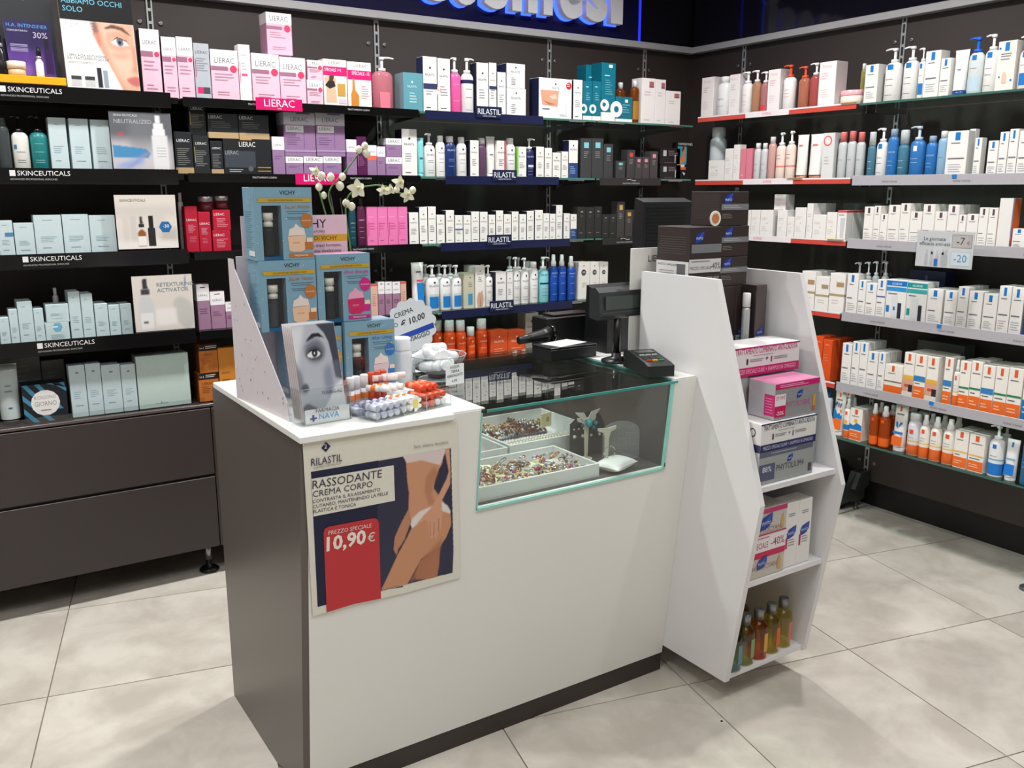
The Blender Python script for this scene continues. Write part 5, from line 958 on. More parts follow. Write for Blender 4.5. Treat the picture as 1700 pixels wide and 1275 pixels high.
# right wall shelves
RR = {'R1': 1.985, 'R2': 1.655, 'R3': 1.372, 'R4': 1.032, 'R5': .695, 'R6': .437}
RN = {'R1': 'top', 'R2': 'second', 'R3': 'third', 'R4': 'fourth', 'R5': 'fifth', 'R6': 'lowest'}
RDS = M((206, 74, 62), .4); WST = M((236, 228, 230), .4)
for row, z in RR.items():
    for bi, (ya, yb) in enumerate(((2.665, 3.657), (1.0, 2.655))):
        t = thing('shelf', '%s glass shelf of the right wall, %s' % (RN[row], ['corner bay with red strips', 'bay nearest the viewer'][bi]), 'shelf', (0, 0, 0), 0, 'right wall shelves')
        MB().box(3.604, 3.93, ya, yb, z-.009, z, GSH, left=M((60, 104, 94), .1)).build('glass_board', t)
        for q in (ya+.02, yb-.02): MB().box(3.7, 3.93, q-.0015, q+.0015, z-.035, z-.0095, CHROME).build('bracket', t)
        if bi == 0 and row != 'R6':
            mb = MB(); o_ = {'R1': (3.317, 3.041), 'R2': (3.31, 2.99), 'R3': (3.4, 2.98), 'R4': (3.3, 3.0), 'R5': (3.3, 3.0)}[row]
            mb.box(3.596, 3.601, o_[0], yb, z-.022, z-.002, RDS, c=.0005).box(3.5955, 3.6005, yb-.0, o_[0], z-.001, z+.006, WST)
            mb.box(3.596, 3.601, ya, o_[1], z-.022, z-.002, RDS, c=.0005).box(3.5955, 3.6005, ya, o_[1], z-.001, z+.006, WST); mb.box(3.593, 3.5975, o_[1], o_[0], z-.022, z+.006, WST, c=.0005)
            g = text_geo('AVENE'); k_ = .013/.7
            mb.add(g, lambda a, b: (3.5922, (o_[0]+o_[1])/2+g[2]*k_/2-a*k_, z-.014+b*k_), M((226, 150, 150), .4)); mb.build('label_strip', t)
        if bi == 1 and row not in ('R1', 'R6'):
            m = M((186, 184, 190), .3, .15); mb = MB().box(3.596, 3.6, ya, yb, z-.03, z+.014, m, c=.0008)
            mb.box(3.5945, 3.5958, 2.155, 2.175, z-.004, z+.012, M(BL, .4))
            for q in (2.5, 2.17, 1.85): mb.add(text_geo('SOINS VISAGE'), lambda a, b, q=q: (3.5955, q-a*.012, z-.018+b*.012), M((110, 106, 112), .4))
            mb.build('label_strip', t)
# yellow wobblers
for y, z in ((2.7, RR['R1']), (2.98, RR['R2']), (2.72, RR['R3'])):
    tag(MB().box(3.586, 3.6005, y-.045, y+.045, z+.007, z+.0085, M((236, 200, 30), .4)).build('price_flag'), 'small yellow flag on the front edge, %s right shelf' % {1.985: 'top', 1.655: 'second', 1.372: 'third'}[z], 'tag')
place_products()
# ---------------------------------------------------------------- flat display cards on the left bay
def card(name, lab, quad, Y, img, extra=None, col=(235, 230, 226)):
    """quad: bottom-left, bottom-right, top-right, top-left as (x, z)"""
    cx = sum(p[0] for p in quad)/4; cz = quad[0][1]; q = [(x-cx, z-cz) for x, z in quad]
    t = thing(name, lab, 'display card', (cx, Y, cz))
    MB().prism(q, 0.0005, .006, M(col, .4), axis='y').build('board', t)
    f = lambda u, v: ((q[0][0]*(1-u)+q[1][0]*u)*(1-v)+(q[3][0]*(1-u)+q[2][0]*u)*v, 0.0, (q[0][1]*(1-u)+q[1][1]*u)*(1-v)+(q[3][1]*(1-u)+q[2][1]*u)*v)
    picture('printed_face', img, f, t)
    if extra:
        mb = MB()
        for (s, u, v, sz, c) in extra:
            p = f(u, v); mb.text(s, p[0], p[2], sz, M(c, .4), Y=-.0006, align='l')
        mb.build('lettering', t)
    return t
def box_(a, b, c, d): return [(a, b), (c, b), (c, d), (a, d)]
# lying behind: tall dark poster, purple posters, yellow tray with its bottles
z1_ = 1.9465
img = paint(60, 90, (46, 48, 54), [(box_(0, 0, 1, .5), (40, 44, 70), 10, .8, 0)])
card('poster', 'tall dark grey poster at the far left of the top back shelf', [(.20, z1_+.002), (.50, z1_+.002), (.50, 2.30), (.20, 2.30)], 3.80, img, [('LLE NON DORME MAI', .1, .9, .013, (200, 200, 200)), ('VOL BE', .02, .72, .02, (90, 150, 170))])
img = paint(60, 90, (44, 34, 84), [(box_(0, 0, 1, .45), (96, 60, 150), 14, .9, 0), (box_(.78, .04, .98, .5), (50, 24, 84), 1, 1, 0), (box_(.83, .5, .92, .7), (30, 20, 40), 1, 1, 0), (box_(.0, 0, .5, .2), (150, 110, 190), 8, .5, 0)]+[(box_(.08, .55-.03*k, .45, .565-.03*k), (170, 160, 200), 0, .8, 0) for k in range(5)])
card('poster', 'purple poster with dark dropper bottle behind the yellow tray', [(.338, 2.003), (.482, 2.003), (.475, 2.185), (.33, 2.185)], 3.735, img, [('H.A. INTENSIFIER', .05, .88, .012, (90, 160, 230)), ('CONCENTRATO', .05, .8, .006, (210, 210, 230)), ('30%', .6, .7, .02, (200, 200, 220))])
tag(MB().box(.24, .5, 3.645, 3.75, z1_+.018, z1_+.045, M((226, 164, 14), .35), c=.002).box(.25, .49, 3.66, 3.745, z1_+.0003, z1_+.0178, BLK).build('display_tray'), 'low yellow display tray on the top back shelf', 'tray')
def dropper(x, y, z, w, h, c, lab, capc=(18, 18, 20), ring=(190, 190, 195)):
    t = thing('bottle', lab, 'bottle', (x, y, z)); r = w/2
    MB().lathe([(r*.95, 0), (r, .004), (r, h*.5), (r*.6, h*.58), (r*.6, h*.62)], M(c, .2), seg=18).build('bottle_body', t)
    MB().lathe([(r*.72, h*.62), (r*.72, h*.70)], M(ring, .25, .7)).build('collar', t); MB().lathe([(r*.62, h*.70), (r*.55, h*.9), (r*.35, h)], M(capc, .4)).build('dropper_cap', t)
dropper(.305, 3.69, z1_+.046, .034, .15, (24, 20, 26), 'black serum bottle with silver ring on the yellow tray'); dropper(.425, 3.685, z1_+.046, .026, .1, (225, 224, 222), 'white labelled dropper bottle on the yellow tray')
t = thing('cream_jar', 'beige tilted cream jar on the yellow tray', 'jar', (.352, 3.685, z1_+.046)); MB().lathe([(.026, 0), (.028, .004), (.028, .022)], M((206, 180, 140), .4)).build('jar_body', t); MB().lathe([(.03, .0222), (.03, .046), (.027, .048)], M((238, 226, 206), .4)).build('lid', t)
# the eye advertisement
SK = (222, 172, 148)
img = paint(110, 130, (240, 238, 236), [
 ([(.42, .72), (.46, .58), (.5, .45), (.6, .3), (.7, .14), (.78, 0), (1, 0), (1, .72)], SK, 1, 1, 0), ([(.52, .72), (.56, .5), (.7, .25), (.85, .1), (.95, .3), (.92, .5), (.7, .72)], (236, 194, 172), 12, .8, 0), ([(.42, .72), (.46, .58), (.5, .45), (.6, .3), (.7, .14), (.78, 0), (.84, 0), (.7, .2), (.6, .4), (.54, .6), (.52, .72)], (200, 140, 116), 5, .6, 0), ([(.40, .72), (.42, .58), (.49, .46), (.52, .5), (.5, .66)], (206, 130, 112), 2, .9, 0), ([(.4, .72), (.44, .6), (.5, .62), (.48, .72)], (110, 100, 96), 2, .8, 0),
 ([(.58, .665), (.7, .705), (.85, .68), (.96, .6), (.9, .615), (.8, .655), (.7, .665), (.6, .65)], (92, 60, 44), 1, .95, 0), ([(.6, .6), (.75, .64), (.9, .6), (.94, .5), (.8, .44), (.64, .47)], (206, 150, 128), 5, .7, 1), ([(.655, .535), (.75, .572), (.87, .545), (.91, .505), (.8, .495), (.7, .50)], (222, 210, 208), 1, 1, 1), ([(.74, .566), (.825, .558), (.825, .505), (.76, .498)], (92, 112, 130), 1, 1, 1), ([(.765, .545), (.795, .545), (.795, .515), (.765, .515)], (24, 24, 30), 0, 1, 1),
 ([(.645, .53), (.75, .585), (.88, .555), (.92, .505), (.87, .545), (.75, .57)], (96, 62, 52), 0, .9, 0), ([(.62, .4), (.8, .36), (.92, .42), (.8, .42)], (206, 150, 130), 4, .7, 1), ([(.94, .5), (1, .5), (1, .22), (.9, .24), (.94, .3)], (198, 140, 118), 4, .8, 0), ([(.82, .16), (1, .19), (1, .1), (.9, .1)], (196, 96, 96), 2, .9, 1),
 (box_(.06, .06, .2, .17), (200, 200, 200), 0, 1, 0), (box_(.06, .13, .2, .17), (60, 60, 62), 0, 1, 0), (box_(.24, .06, .38, .17), (200, 200, 200), 0, 1, 0), (box_(.24, .13, .38, .17), (60, 60, 62), 0, 1, 0), (box_(.42, .06, .48, .26), (40, 44, 54), 0, 1, 0), (box_(.5, .06, .56, .24), (150, 160, 170), 0, 1, 0), (box_(-.1, .72, 1.1, 1.1), (22, 22, 24), 0, 1, 0)])
card('display_card', 'cardboard display with a face and pale eye, black header', [(.507, z1_+.001), (.752, z1_+.001), (.742, 2.29), (.50, 2.29)], 3.668, img, [('ABBIAMO OCCHI', .04, .88, .018, (110, 190, 220)), ('SOLO', .05, .8, .018, (110, 190, 220)), ('PER TE', .06, .65, .022, (200, 205, 210)), ('SKINCEUTICALS', .1, .955, .012, (225, 225, 225)), ("L'EFFICACIA ANTI-AGING", .04, .36, .008, (110, 110, 114)), ('DEI TRATTAMENTI OCCHI', .04, .33, .008, (110, 110, 114)), ('DERMOCOSMETICI', .04, .29, .007, (150, 150, 154))])
img = paint(90, 80, (96, 98, 104), [(box_(0, 0, 1, .5), (196, 192, 196), 14, .95, 0), (box_(.3, .3, .7, 1), (120, 122, 128), 12, .6, 0), ([(.02, .2), (.02, .42), (.55, .36), (.62, .28), (.58, .2)], (56, 132, 180), 1, .95, 0), ([(.2, .02), (.55, .3), (.6, .28), (.3, .02)], (176, 130, 130), 2, .6, 0), ([(.0, .05), (.5, .24), (.5, .1), (.2, .0)], (110, 150, 214), 6, .7, 0), ([(.1, .6), (.2, .66), (.2, .58)], (200, 60, 60), 2, .8, 0),
 (box_(.66, .0, .92, .6), (216, 214, 218), 1, 1, 0), (box_(.68, .6, .88, .72), (236, 236, 238), 1, 1, 0), (box_(.7, .72, .86, .82), (230, 230, 232), 1, 1, 0), (box_(.74, .82, .82, .96), (222, 222, 224), 1, 1, 0)]+[(box_(.72, .42-.05*k, .88, .43-.05*k), (150, 150, 156), 0, .8, 0) for k in range(5)])
card('display_card', 'grey display card with white bottle on second back shelf', [(.634, 1.6815), (.852, 1.6815), (.85, 1.887), (.632, 1.887)], 3.664, img, [('SKINCEUTICALS', .07, .92, .008, (210, 210, 210)), ('NEUTRALIZED', .07, .8, .0145, (180, 182, 186))], (70, 72, 76))
img = paint(90, 80, (214, 206, 198), [(box_(0, .6, 1, .8), (196, 190, 184), 8, .7, 0), (box_(.1, .1, .2, .6), (196, 190, 186), 2, .6, 0), (box_(.22, .12, .32, .62), (190, 184, 180), 2, .6, 0), (box_(.6, .2, .8, .7), (200, 195, 190), 5, .7, 0), ([(.7, .15), (1, .1), (1, .4), (.75, .3)], (160, 156, 150), 6, .6, 0), (box_(.0, 0, 1, .14), (232, 228, 222), 6, .7, 0),
 ([(.33, .04), (.47, .04), (.47, .3), (.42, .36), (.38, .36), (.33, .3)], (140, 84, 30), 1, 1, 0), (box_(.33, .06, .47, .24), (226, 224, 220), 0, 1, 0), (box_(.355, .4, .445, .46), (40, 36, 36), 0, 1, 0), ([(.37, .46), (.43, .46), (.42, .6), (.38, .6)], (36, 34, 36), 1, 1, 0), (box_(.5, .04, .62, .38), (34, 34, 36), 0, 1, 0), (box_(.52, .38, .6, .62), (24, 24, 26), 0, 1, 0), ([(.69, .4), (.74, .5), (.86, .5), (.91, .4), (.86, .3), (.74, .3)], (30, 100, 156), 0, 1, 0)])
card('display_card', 'cream display card with amber dropper and blue hexagon', [(.626, 1.3845), (.844, 1.3845), (.844, 1.586), (.625, 1.586)], 3.664, img, [('SKINCEUTICALS', .08, .88, .009, (110, 106, 104)), ('-30', .755, .385, .013, (230, 240, 245))])
img = paint(90, 80, (212, 204, 196), [([(.66, .5), (.8, .6), (1, .4), (1, .1), (.85, .0), (.7, .2)], (176, 178, 176), 3, .7, 1), (box_(.35, .1, .7, .4), (226, 222, 220), 3, .8, 0),
 ([(.07, .03), (.33, .03), (.33, .5), (.27, .64), (.13, .64), (.07, .5)], (196, 198, 198), 2, 1, 0), (box_(.1, .05, .31, .34), (220, 218, 216), 1, 1, 0), (box_(.13, .66, .28, .76), (60, 58, 70), 1, 1, 0), ([(.16, .76), (.25, .76), (.24, .96), (.17, .96)], (50, 46, 60), 1, 1, 0), (box_(.14, .14, .22, .18), (60, 60, 66), 1, 1, 0), ([(.86, .75), (.88, .75), (.9, .98), (.88, .98)], (90, 130, 160), 1, 1, 0)])
card('display_card', 'beige display card with a large dropper bottle, fourth back shelf', [(.661, 1.0655), (.882, 1.0655), (.883, 1.28), (.66, 1.28)], 3.662, img, [('RETEXTURING', .4, .8, .015, (110, 130, 142)), ('ACTIVATOR', .4, .7, .015, (110, 130, 142))])
# hand product poster-box in the back corner and the clip-on price sign
img = paint(60, 100, (22, 22, 24), [(box_(.04, .4, 1, .88), (60, 150, 170), 0, 1, 0), ([(.05, .44), (.3, .58), (.55, .62), (.6, .8), (.75, .9), (.9, .8), (.85, .66), (.9, .5), (.6, .46), (.3, .42)], (196, 124, 84), 1, 1, 1), ([(.5, .74), (.56, .88), (.75, .9), (.7, .8)], (90, 54, 36), 1, 1, 1), (box_(.05, .26, .4, .4), (232, 180, 80), 0, 1, 0), (box_(.42, .26, .95, .33), (230, 90, 50), 0, 1, 0), (box_(.42, .33, .8, .4), (230, 214, 204), 0, 1, 0), ([(.6, .2), (.9, .16), (.8, .1)], (225, 225, 225), 0, 1, 0)])
t = card('display_card', 'black carton with turquoise beach photo in the back corner', [(3.494, 1.6642), (3.566, 1.6642), (3.566, 1.86), (3.494, 1.86)], 3.70, img, [('COMODYNES', .08, .92, .012, (220, 220, 220))], (20, 20, 22))
t['category'] = 'carton'; MB().box(-.036, .036, .0062, .04, 0, .195, M((20, 20, 22), .4), c=.001).build('carton_body', t)
def price_sign():
    t = thing('price_sign', 'clear framed price sign reading minus 7 and minus 20', 'sign', (3.5, 2.12, 1.293), -PI/2)
    mb = MB().box(-.123, .123, 0.0006, .0025, 0, .147, M((222, 226, 228), .3)); mb.build('sheet', t)
    MB().box(-.127, .127, -.0022, -.0008, -.003, .15, M((252, 252, 252), .02, 0, 'glass')).build('clear_frame', t)
    mb = MB().rect(.03, .082, .115, .136, M((176, 170, 168), .4), Y=0).rect(.03, .01, .115, .068, M((190, 220, 232), .4), Y=0).rect(.033, .013, .112, .065, M((222, 232, 238), .4), Y=-.0002).rect(.033, .085, .112, .133, M((200, 196, 194), .4), Y=-.0002)
    mb.text('-7', .068, .095, .03, M((50, 44, 46), .4), Y=-.0005).text('-20', .072, .026, .03, M((40, 150, 200), .4), Y=-.0005).text('€', .1, .098, .012, M((90, 84, 84), .4), Y=-.0005)
    mb.text('Le giornate', -.045, .108, .015, M((90, 104, 116), .4), Y=-.0002, wmax=.105).text('efficacia anti-età', -.043, .088, .015, M((90, 104, 116), .4), Y=-.0002, wmax=.135)
    for i, x in enumerate((-.075, -.052, -.028, -.004, .01)): mb.rect(x-.007, .006, x+.007, .05+.012*(i % 2), M((196, 200, 204), .4), Y=-.0001).rect(x-.004, .052, x+.004, .072, M((206, 208, 212), .4), Y=-.0001)
    mb.rect(-.04, .004, -.024, .034, M(BL, .4), Y=-.0003); mb.build('print', t)
    MB().tube([(.0, .004, .135), (.0, .06, .15), (.0, .0945, .078+.004)], .002, M((220, 225, 225), .2), 6).build('clip_arm', t)
price_sign()
# ---------------------------------------------------------------- the counter
def fy(z): return 1.944+(1.033-z)*.111
CW = M((232, 232, 228), .28, var=.01); SIDE = M((92, 84, 80), .33, var=.01)
ct = thing('sales_counter', 'white sales counter with dark brown side and glass display window', 'counter', (0, 0, 0))
MB().prism([(fy(1.028), 1.028), (fy(0.0)+.0, .0), (2.69, 0), (2.69, 1.028)], .684, .702, SIDE).build('side_panel', ct)
fr = MB()
def fpan(x0, x1, z0, z1, off=0.0, th=.018): fr.prism([(fy(z0)+off, z0), (fy(z0)+off+th, z0), (fy(z1)+off+th, z1), (fy(z1)+off, z1)], x0, x1, CW)
fpan(.7025, 1.176, .065, 1.041, th=.0105); fpan(1.858, 1.9535, .065, 1.041, th=.0105); fpan(1.176, 1.858, .065, .7625, th=.0105)
fr.build('front_panel', ct)
MB().box(.703, 1.952, 2.0555, 2.07, 0, .11, M((50, 43, 40), .4)).build('kick_board', ct)
MB().box(.68, 1.1895, 1.962, 2.66, 1.0285, 1.045, CW, c=.0015).box(.68, 1.0895, 1.932, 1.962, 1.0285, 1.0445, CW, c=.0015).box(1.09, 1.1895, 1.9465, 1.9615, 1.0415, 1.045, CW).build('worktop', ct); MB().box(1.8685, 1.9525, 1.947, 2.66, 1.0415, 1.045, CW, c=.001).build('worktop', ct)
IN = M((74, 66, 62), .45)
MB().box(1.184, 1.853, 1.985, 2.64, .745, .764, IN).box(1.184, 1.853, 2.63, 2.64, .764, 1.028, IN).box(1.853, 1.8575, 1.967, 2.64, .764, 1.028, IN).box(1.1765, 1.184, 1.99, 2.64, .764, 1.028, M((190, 190, 188), .5)).build('display_well', ct)
MB().prism([(fy(.76)-.004, .76), (fy(.76)+.004, .76), (fy(1.032)+.004, 1.032), (fy(1.032)-.004, 1.032)], 1.178, 1.856, M((250, 253, 252), 0.0, 0, 'glass')).build('front_glass', ct)
e = MB(); EG = M((150, 214, 204), .15)
def edge(x0, x1, z0, z1): e.prism([(fy(z0)-.0055, z0), (fy(z0)+.0045, z0), (fy(z1)+.0045, z1), (fy(z1)-.0055, z1)], x0, x1, EG)
edge(1.1765, 1.1785, .757, 1.033); edge(1.850, 1.8575, .757, 1.033); edge(1.1765, 1.8575, .754, .7605); e.build('glass_edge', ct)
MB().box(1.19, 1.868, 1.936, 2.655, 1.0335, 1.0415, M((246, 251, 249), 0.0, 0, 'glass'), front=M((60, 150, 142), .12), right=M((60, 150, 142), .12)).build('top_glass', ct)
MB().box(1.19, 1.868, 1.9355, 1.936, 1.0405, 1.0416, M((170, 226, 216), .1)).build('glass_bevel', ct)
MB().box(.702, 1.176, 2.62, 2.64, .02, 1.028, SIDE).build('back_panel', ct)
rc = thing('rear_cabinet', 'low white cabinet block behind the display tower', 'cabinet', (2.23, 2.225, 0)); MB().box(-.27, .27, 0, .435, 0, 1.028, CW, c=.001).build('body', rc); MB().box(-.275, .27, -.003, .435, 1.0285, 1.045, CW, c=.001).build('top', rc)
# poster on the counter front
def poster():
    P = [tuple(p) for p in POSTER['corners']]
    sl = .111; th = math.atan(sl)
    t = thing('poster', 'square poster of a torso in white underwear on the counter front', 'poster', (0, 0, 0))
    t.matrix_world = Matrix(((1, 0, 0, 0), (0, 1, -sl, 1.9395+1.033*sl), (0, 0, 1, 0), (0, 0, 0, 1))) @ Matrix.Identity(4)
    t.matrix_world = Matrix.Translation((0, fy(0)-.0045, 0)) @ Matrix.Rotation(th, 4, 'X')
    k = 1/math.cos(th)
    q = lambda p: (p[0], p[1]*k)
    mb = MB().prism([q(p) for p in P], .0, .0022, M((224, 222, 210), .4), axis='y'); mb.build('sheet', t)
    mb = MB(); 
    def poly(pts, c, Y): mb.face([(q(p)[0], Y, q(p)[1]) for p in pts], M(c, .75))
    poly(POSTER['band'], (22, 25, 58), -.0004); poly(POSTER['red'], (196, 52, 58), -.0016)
    for s_, p, size, c, ang, w in POSTER['text']: mb.text(s_, q(p)[0], q(p)[1], size, M(c, .5), Y=-.0022, align='l', ang=ang, wmax=w, bold=.03 if s_ == '10,90' else 0)
    a, b, c_, d = POSTER['white']; poly([a, b, c_, d], (226, 224, 212), -.0014)
    poly(POSTER['logo'], (28, 30, 66), -.0015)
    mb.build('lettering', t)
    (x0, z0), (x1, z1) = POSTER['bb']; W, H = x1-x0, z1-z0
    uv = lambda pts: [((a-x0)/W, (b-z0)/H) for a, b in pts]
    sk = (204, 146, 112)
    sh = [(uv(POSTER['navyx']), (26, 28, 62), 0, 1, 0), (uv(POSTER['arm2']), (190, 130, 100), 1, 1, 0), (uv(POSTER['legb']), (176, 112, 82), 1, 1, 0), (uv(POSTER['torso']), (206, 148, 114), 1, 1, 0), (uv(POSTER['tshade']), (178, 118, 84), 5, .75, 0), (uv(POSTER['legf']), (202, 142, 106), 1, 1, 0), (uv(POSTER['lshade']), (170, 106, 74), 6, .7, 0),
          (uv(POSTER['bra']), (222, 206, 206), 1, 1, 0), (uv(POSTER['brief']), (226, 220, 216), 1, 1, 0), (uv(POSTER['arm']), (214, 156, 126), 1, 1, 0)]+[(uv(g_), (150, 92, 70), 1, .8, 0) for g_ in POSTER['gaps']]
    img = paint(190, 210, (224, 222, 210), sh)
    picture('printed_picture', img, lambda u, v: (x0+u*W, -.0006, (z0+v*H)*k), t)
POSTER = {'corners': [(0.6892, 1.0396), (0.7115, 0.5642), (0.7463, 0.5666), (0.8177, 0.5697), (0.896, 0.5638), (0.9819, 0.5612), (1.1334, 0.5636), (1.102, 1.0249)], 'band': [(0.709, 0.9528), (0.9495, 0.9513), (0.9594, 0.5811), (0.8965, 0.5874), (0.7238, 0.588)], 'white': [(0.7144, 0.8369), (0.9299, 0.8351), (0.9241, 0.9323), (0.7096, 0.9352)], 'red': [(0.7471, 0.5663), (0.8177, 0.5697), (0.896, 0.5647), (0.8865, 0.7818), (0.8824, 0.7934), (0.8725, 0.7994), (0.7527, 0.8017), (0.7427, 0.7985), (0.7395, 0.7888)], 'logo': [(0.7347, 1.009), (0.7463, 1.022), (0.7576, 1.0104), (0.7459, 0.9973)], 'text': [('RILASTIL', (0.7091, 0.9678), 0.019, (34, 36, 70), -0.003, 0.078), ('LABORATORI MILANO', (0.7159, 0.9595), 0.005, (120, 118, 120), 0.002, 0.067), ('RASSODANTE', (0.7117, 0.9092), 0.0215, (50, 48, 66), -0.018, 0.18), ('CREMA CORPO', (0.7124, 0.8874), 0.016, (60, 58, 76), -0.012, 0.155), ('CONTRASTA IL RILASSAMENTO', (0.7123, 0.872), 0.0088, (60, 58, 72), -0.013, 0.176), ('CUTANEO, MANTENENDO LA PELLE', (0.713, 0.8585), 0.0088, (60, 58, 72), -0.014, 0.197), ('ELASTICA E TONICA', (0.7137, 0.8457), 0.0088, (60, 58, 72), -0.028, 0.11), ('PREZZO SPECIALE', (0.7515, 0.7798), 0.011, (232, 214, 208), -0.037, 0.114), ('10,90', (0.7466, 0.7375), 0.037, (240, 232, 220), -0.017, 0.104), ('€', (0.856, 0.7358), 0.024, (240, 232, 220), -0.004, 0.023), ('Sana, elastica, fantastica.', (0.9786, 0.9682), 0.008, (120, 118, 116), -0.024, 0.101), ('2', (0.7416, 1.0063), 0.011, (235, 235, 235), 0.038, 0.008)], 'navy': [(0.8847, 0.9516), (1.0834, 0.951), (1.1089, 0.5852), (0.8965, 0.5874), (0.8824, 0.588)], 'navyx': [(0.835, 0.9508), (1.0871, 0.9512), (1.1138, 0.5849), (0.8389, 0.5872)], 'torso': [(0.9586, 0.9359), (0.9636, 0.882), (0.9699, 0.8465), (0.9694, 0.8032), (0.9758, 0.7667), (0.9818, 0.7477), (1.0215, 0.7568), (1.0946, 0.7591), (1.088, 0.7786), (1.0557, 0.8252), (1.041, 0.8457), (1.0425, 0.8673), (1.0528, 0.8958), (1.0635, 0.9134), (1.0669, 0.9408), (0.9582, 0.9507)], 'tshade': [(1.0387, 0.907), (1.0529, 0.8914), (1.0405, 0.8589), (1.0348, 0.8294), (1.0473, 0.8048), (1.0291, 0.7996), (1.0139, 0.8422), (1.0169, 0.885)], 'legf': [(0.9817, 0.7513), (1.0208, 0.7748), (1.0667, 0.783), (1.0943, 0.7637), (1.0982, 0.7311), (1.0845, 0.6975), (1.0666, 0.6741), (1.0114, 0.6506), (0.972, 0.5861), (0.8964, 0.5888), (0.9169, 0.6288), (0.9424, 0.681), (0.9681, 0.7241)], 'legb': [(1.0071, 0.6425), (1.0664, 0.6787), (1.0666, 0.6278), (1.0609, 0.5815), (1.0276, 0.5864), (0.9971, 0.5934), (0.9944, 0.6066)], 'lshade': [(1.0726, 0.7002), (1.0521, 0.6821), (1.0114, 0.6506), (0.9766, 0.5881), (1.0039, 0.5972), (1.0258, 0.6379), (1.0672, 0.6601)], 'bra': [(0.9495, 0.95), (0.9622, 0.9311), (1.0063, 0.9306), (1.0568, 0.9089), (1.0713, 0.9444), (1.0696, 0.9524), (1.0055, 0.9545), (0.9507, 0.9536)], 'brief': [(0.9761, 0.7578), (0.981, 0.7744), (1.0021, 0.7898), (1.0338, 0.7965), (1.0658, 0.8046), (1.0852, 0.7881), (1.094, 0.7719), (1.0943, 0.7637), (1.0669, 0.7776), (1.0211, 0.768), (0.9818, 0.7468)], 'arm2': [(0.9694, 0.8032), (0.976, 0.7623), (0.9593, 0.7172), (0.9421, 0.6945), (0.9389, 0.6782), (0.9296, 0.6974), (0.9323, 0.7323), (0.9491, 0.7681)], 'arm': [(1.0688, 0.95), (1.083, 0.9511), (1.089, 0.8805), (1.0895, 0.8496), (1.0658, 0.8055), (1.0698, 0.7644), (1.0678, 0.7241), (1.0632, 0.7206), (1.0596, 0.7531), (1.0569, 0.7038), (1.0496, 0.6977), (1.046, 0.7425), (1.0448, 0.7011), (1.0363, 0.7062), (1.0252, 0.756), (1.0189, 0.764), (0.9988, 0.7519), (0.9942, 0.7556), (1.0139, 0.7762), (1.0317, 0.7902), (1.0514, 0.8172), (1.0771, 0.8652), (1.0836, 0.8859)], 'gaps': [[(1.0447, 0.7518), (1.0471, 0.7513), (1.0473, 0.7105), (1.0454, 0.711)], [(1.0584, 0.7578), (1.0603, 0.7574), (1.0599, 0.7213), (1.058, 0.7217)], [(1.0317, 0.7546), (1.0335, 0.7542), (1.038, 0.7104), (1.0361, 0.7108)]], 'bb': [(0.8824, 0.5852), (1.1089, 0.9516)]}
poster()
# ---------------------------------------------------------------- display tower at the right end of the counter
tw = thing('display_tower', 'tall white angular display tower with open shelves beside the counter', 'display stand', (0, 0, 0))
TP = [(2.214, .092), (2.214, 1.345), (1.881, 1.345), (1.667, .702), (1.765, .092)]
def tfront(z): return 1.881-(1.345-z)*.3328 if z > .702 else 1.667+(.702-z)*.1606
TWM = M((228, 227, 228), .32, var=.01)
for x in (1.954, 2.322): MB().prism(TP, x, x+.02, TWM).build('side_panel', tw)
for z, ys in ((.112, None), (.44, None), (.75, None), (1.04, 1.965)):
    y = ys or tfront(z)+.008; MB().box(1.9745, 2.3215, y, 2.19, z-.018, z, TWM, c=.001).build('shelf', tw)
MB().box(1.9745, 2.3215, 2.1905, 2.205, .094, 1.33, TWM).build('back_panel', tw)
DKB = (58, 50, 48)
def phyto(name, lab, x0, x1, y0, y1, z0, z1, col, prints=(), side=None, sprints=(), top=None, grp=None, metal=0.0, wrap=(), rough=.35):
    w, h = x1-x0, z1-z0; mb = MB(); m = M(col, rough, metal)
    mb.box(-w/2, w/2, 0, y1-y0, 0, h, m, c=.0015, left=M(side, rough, metal) if side else m, top=M(top, rough) if top else m)
    for (a, b, c) in wrap:
        mm = M(c, .35); mb.rect(-w/2, a*h, w/2, b*h, mm, Y=-.0005); mb.face([(-w/2-.0005, y1-y0, a*h), (-w/2-.0005, 0, a*h), (-w/2-.0005, 0, b*h), (-w/2-.0005, y1-y0, b*h)], mm)
    do_prints(mb, list(prints), w, h, random.Random(3))
    d = y1-y0
    for si, p in enumerate(sprints):   # prints on the left side: u runs back to front
        if p[0] == 'r': mb.face([(-w/2-.0006-.0001*si, d*(1-p[1]), p[2]*h), (-w/2-.0006-.0001*si, d*(1-p[3]), p[2]*h), (-w/2-.0006-.0001*si, d*(1-p[3]), p[4]*h), (-w/2-.0006-.0001*si, d*(1-p[1]), p[4]*h)], M(p[5], .4))
        if p[0] == 't': g = text_geo(p[1]); k = p[4]*d/.7; kx = min(k, .8*d/g[2]); mb.add(g, lambda a, b: (-w/2-.0008-.0001*si, d*(1-p[2])+g[2]*kx/2-a*kx, p[3]*h+b*k), M(p[5], .4))
        if p[0] == 'l':
            for i in range(p[5]): zz = p[2]*h+(p[4]-p[2])*h*(i+.3)/p[5]; mb.face([(-w/2-.0007-.0001*si, d*(1-p[1]), zz), (-w/2-.0007-.0001*si, d*(1-p[3]), zz), (-w/2-.0007-.0001*si, d*(1-p[3]), zz+h*.012), (-w/2-.0007-.0001*si, d*(1-p[1]), zz+h*.012)], M(p[6], .4))
    return tag(mb.build(name, None, ((x0+x1)/2, y0, z0)), lab, 'carton', grp)
leaf = lambda u, v, r: [('f', u, v, r)]
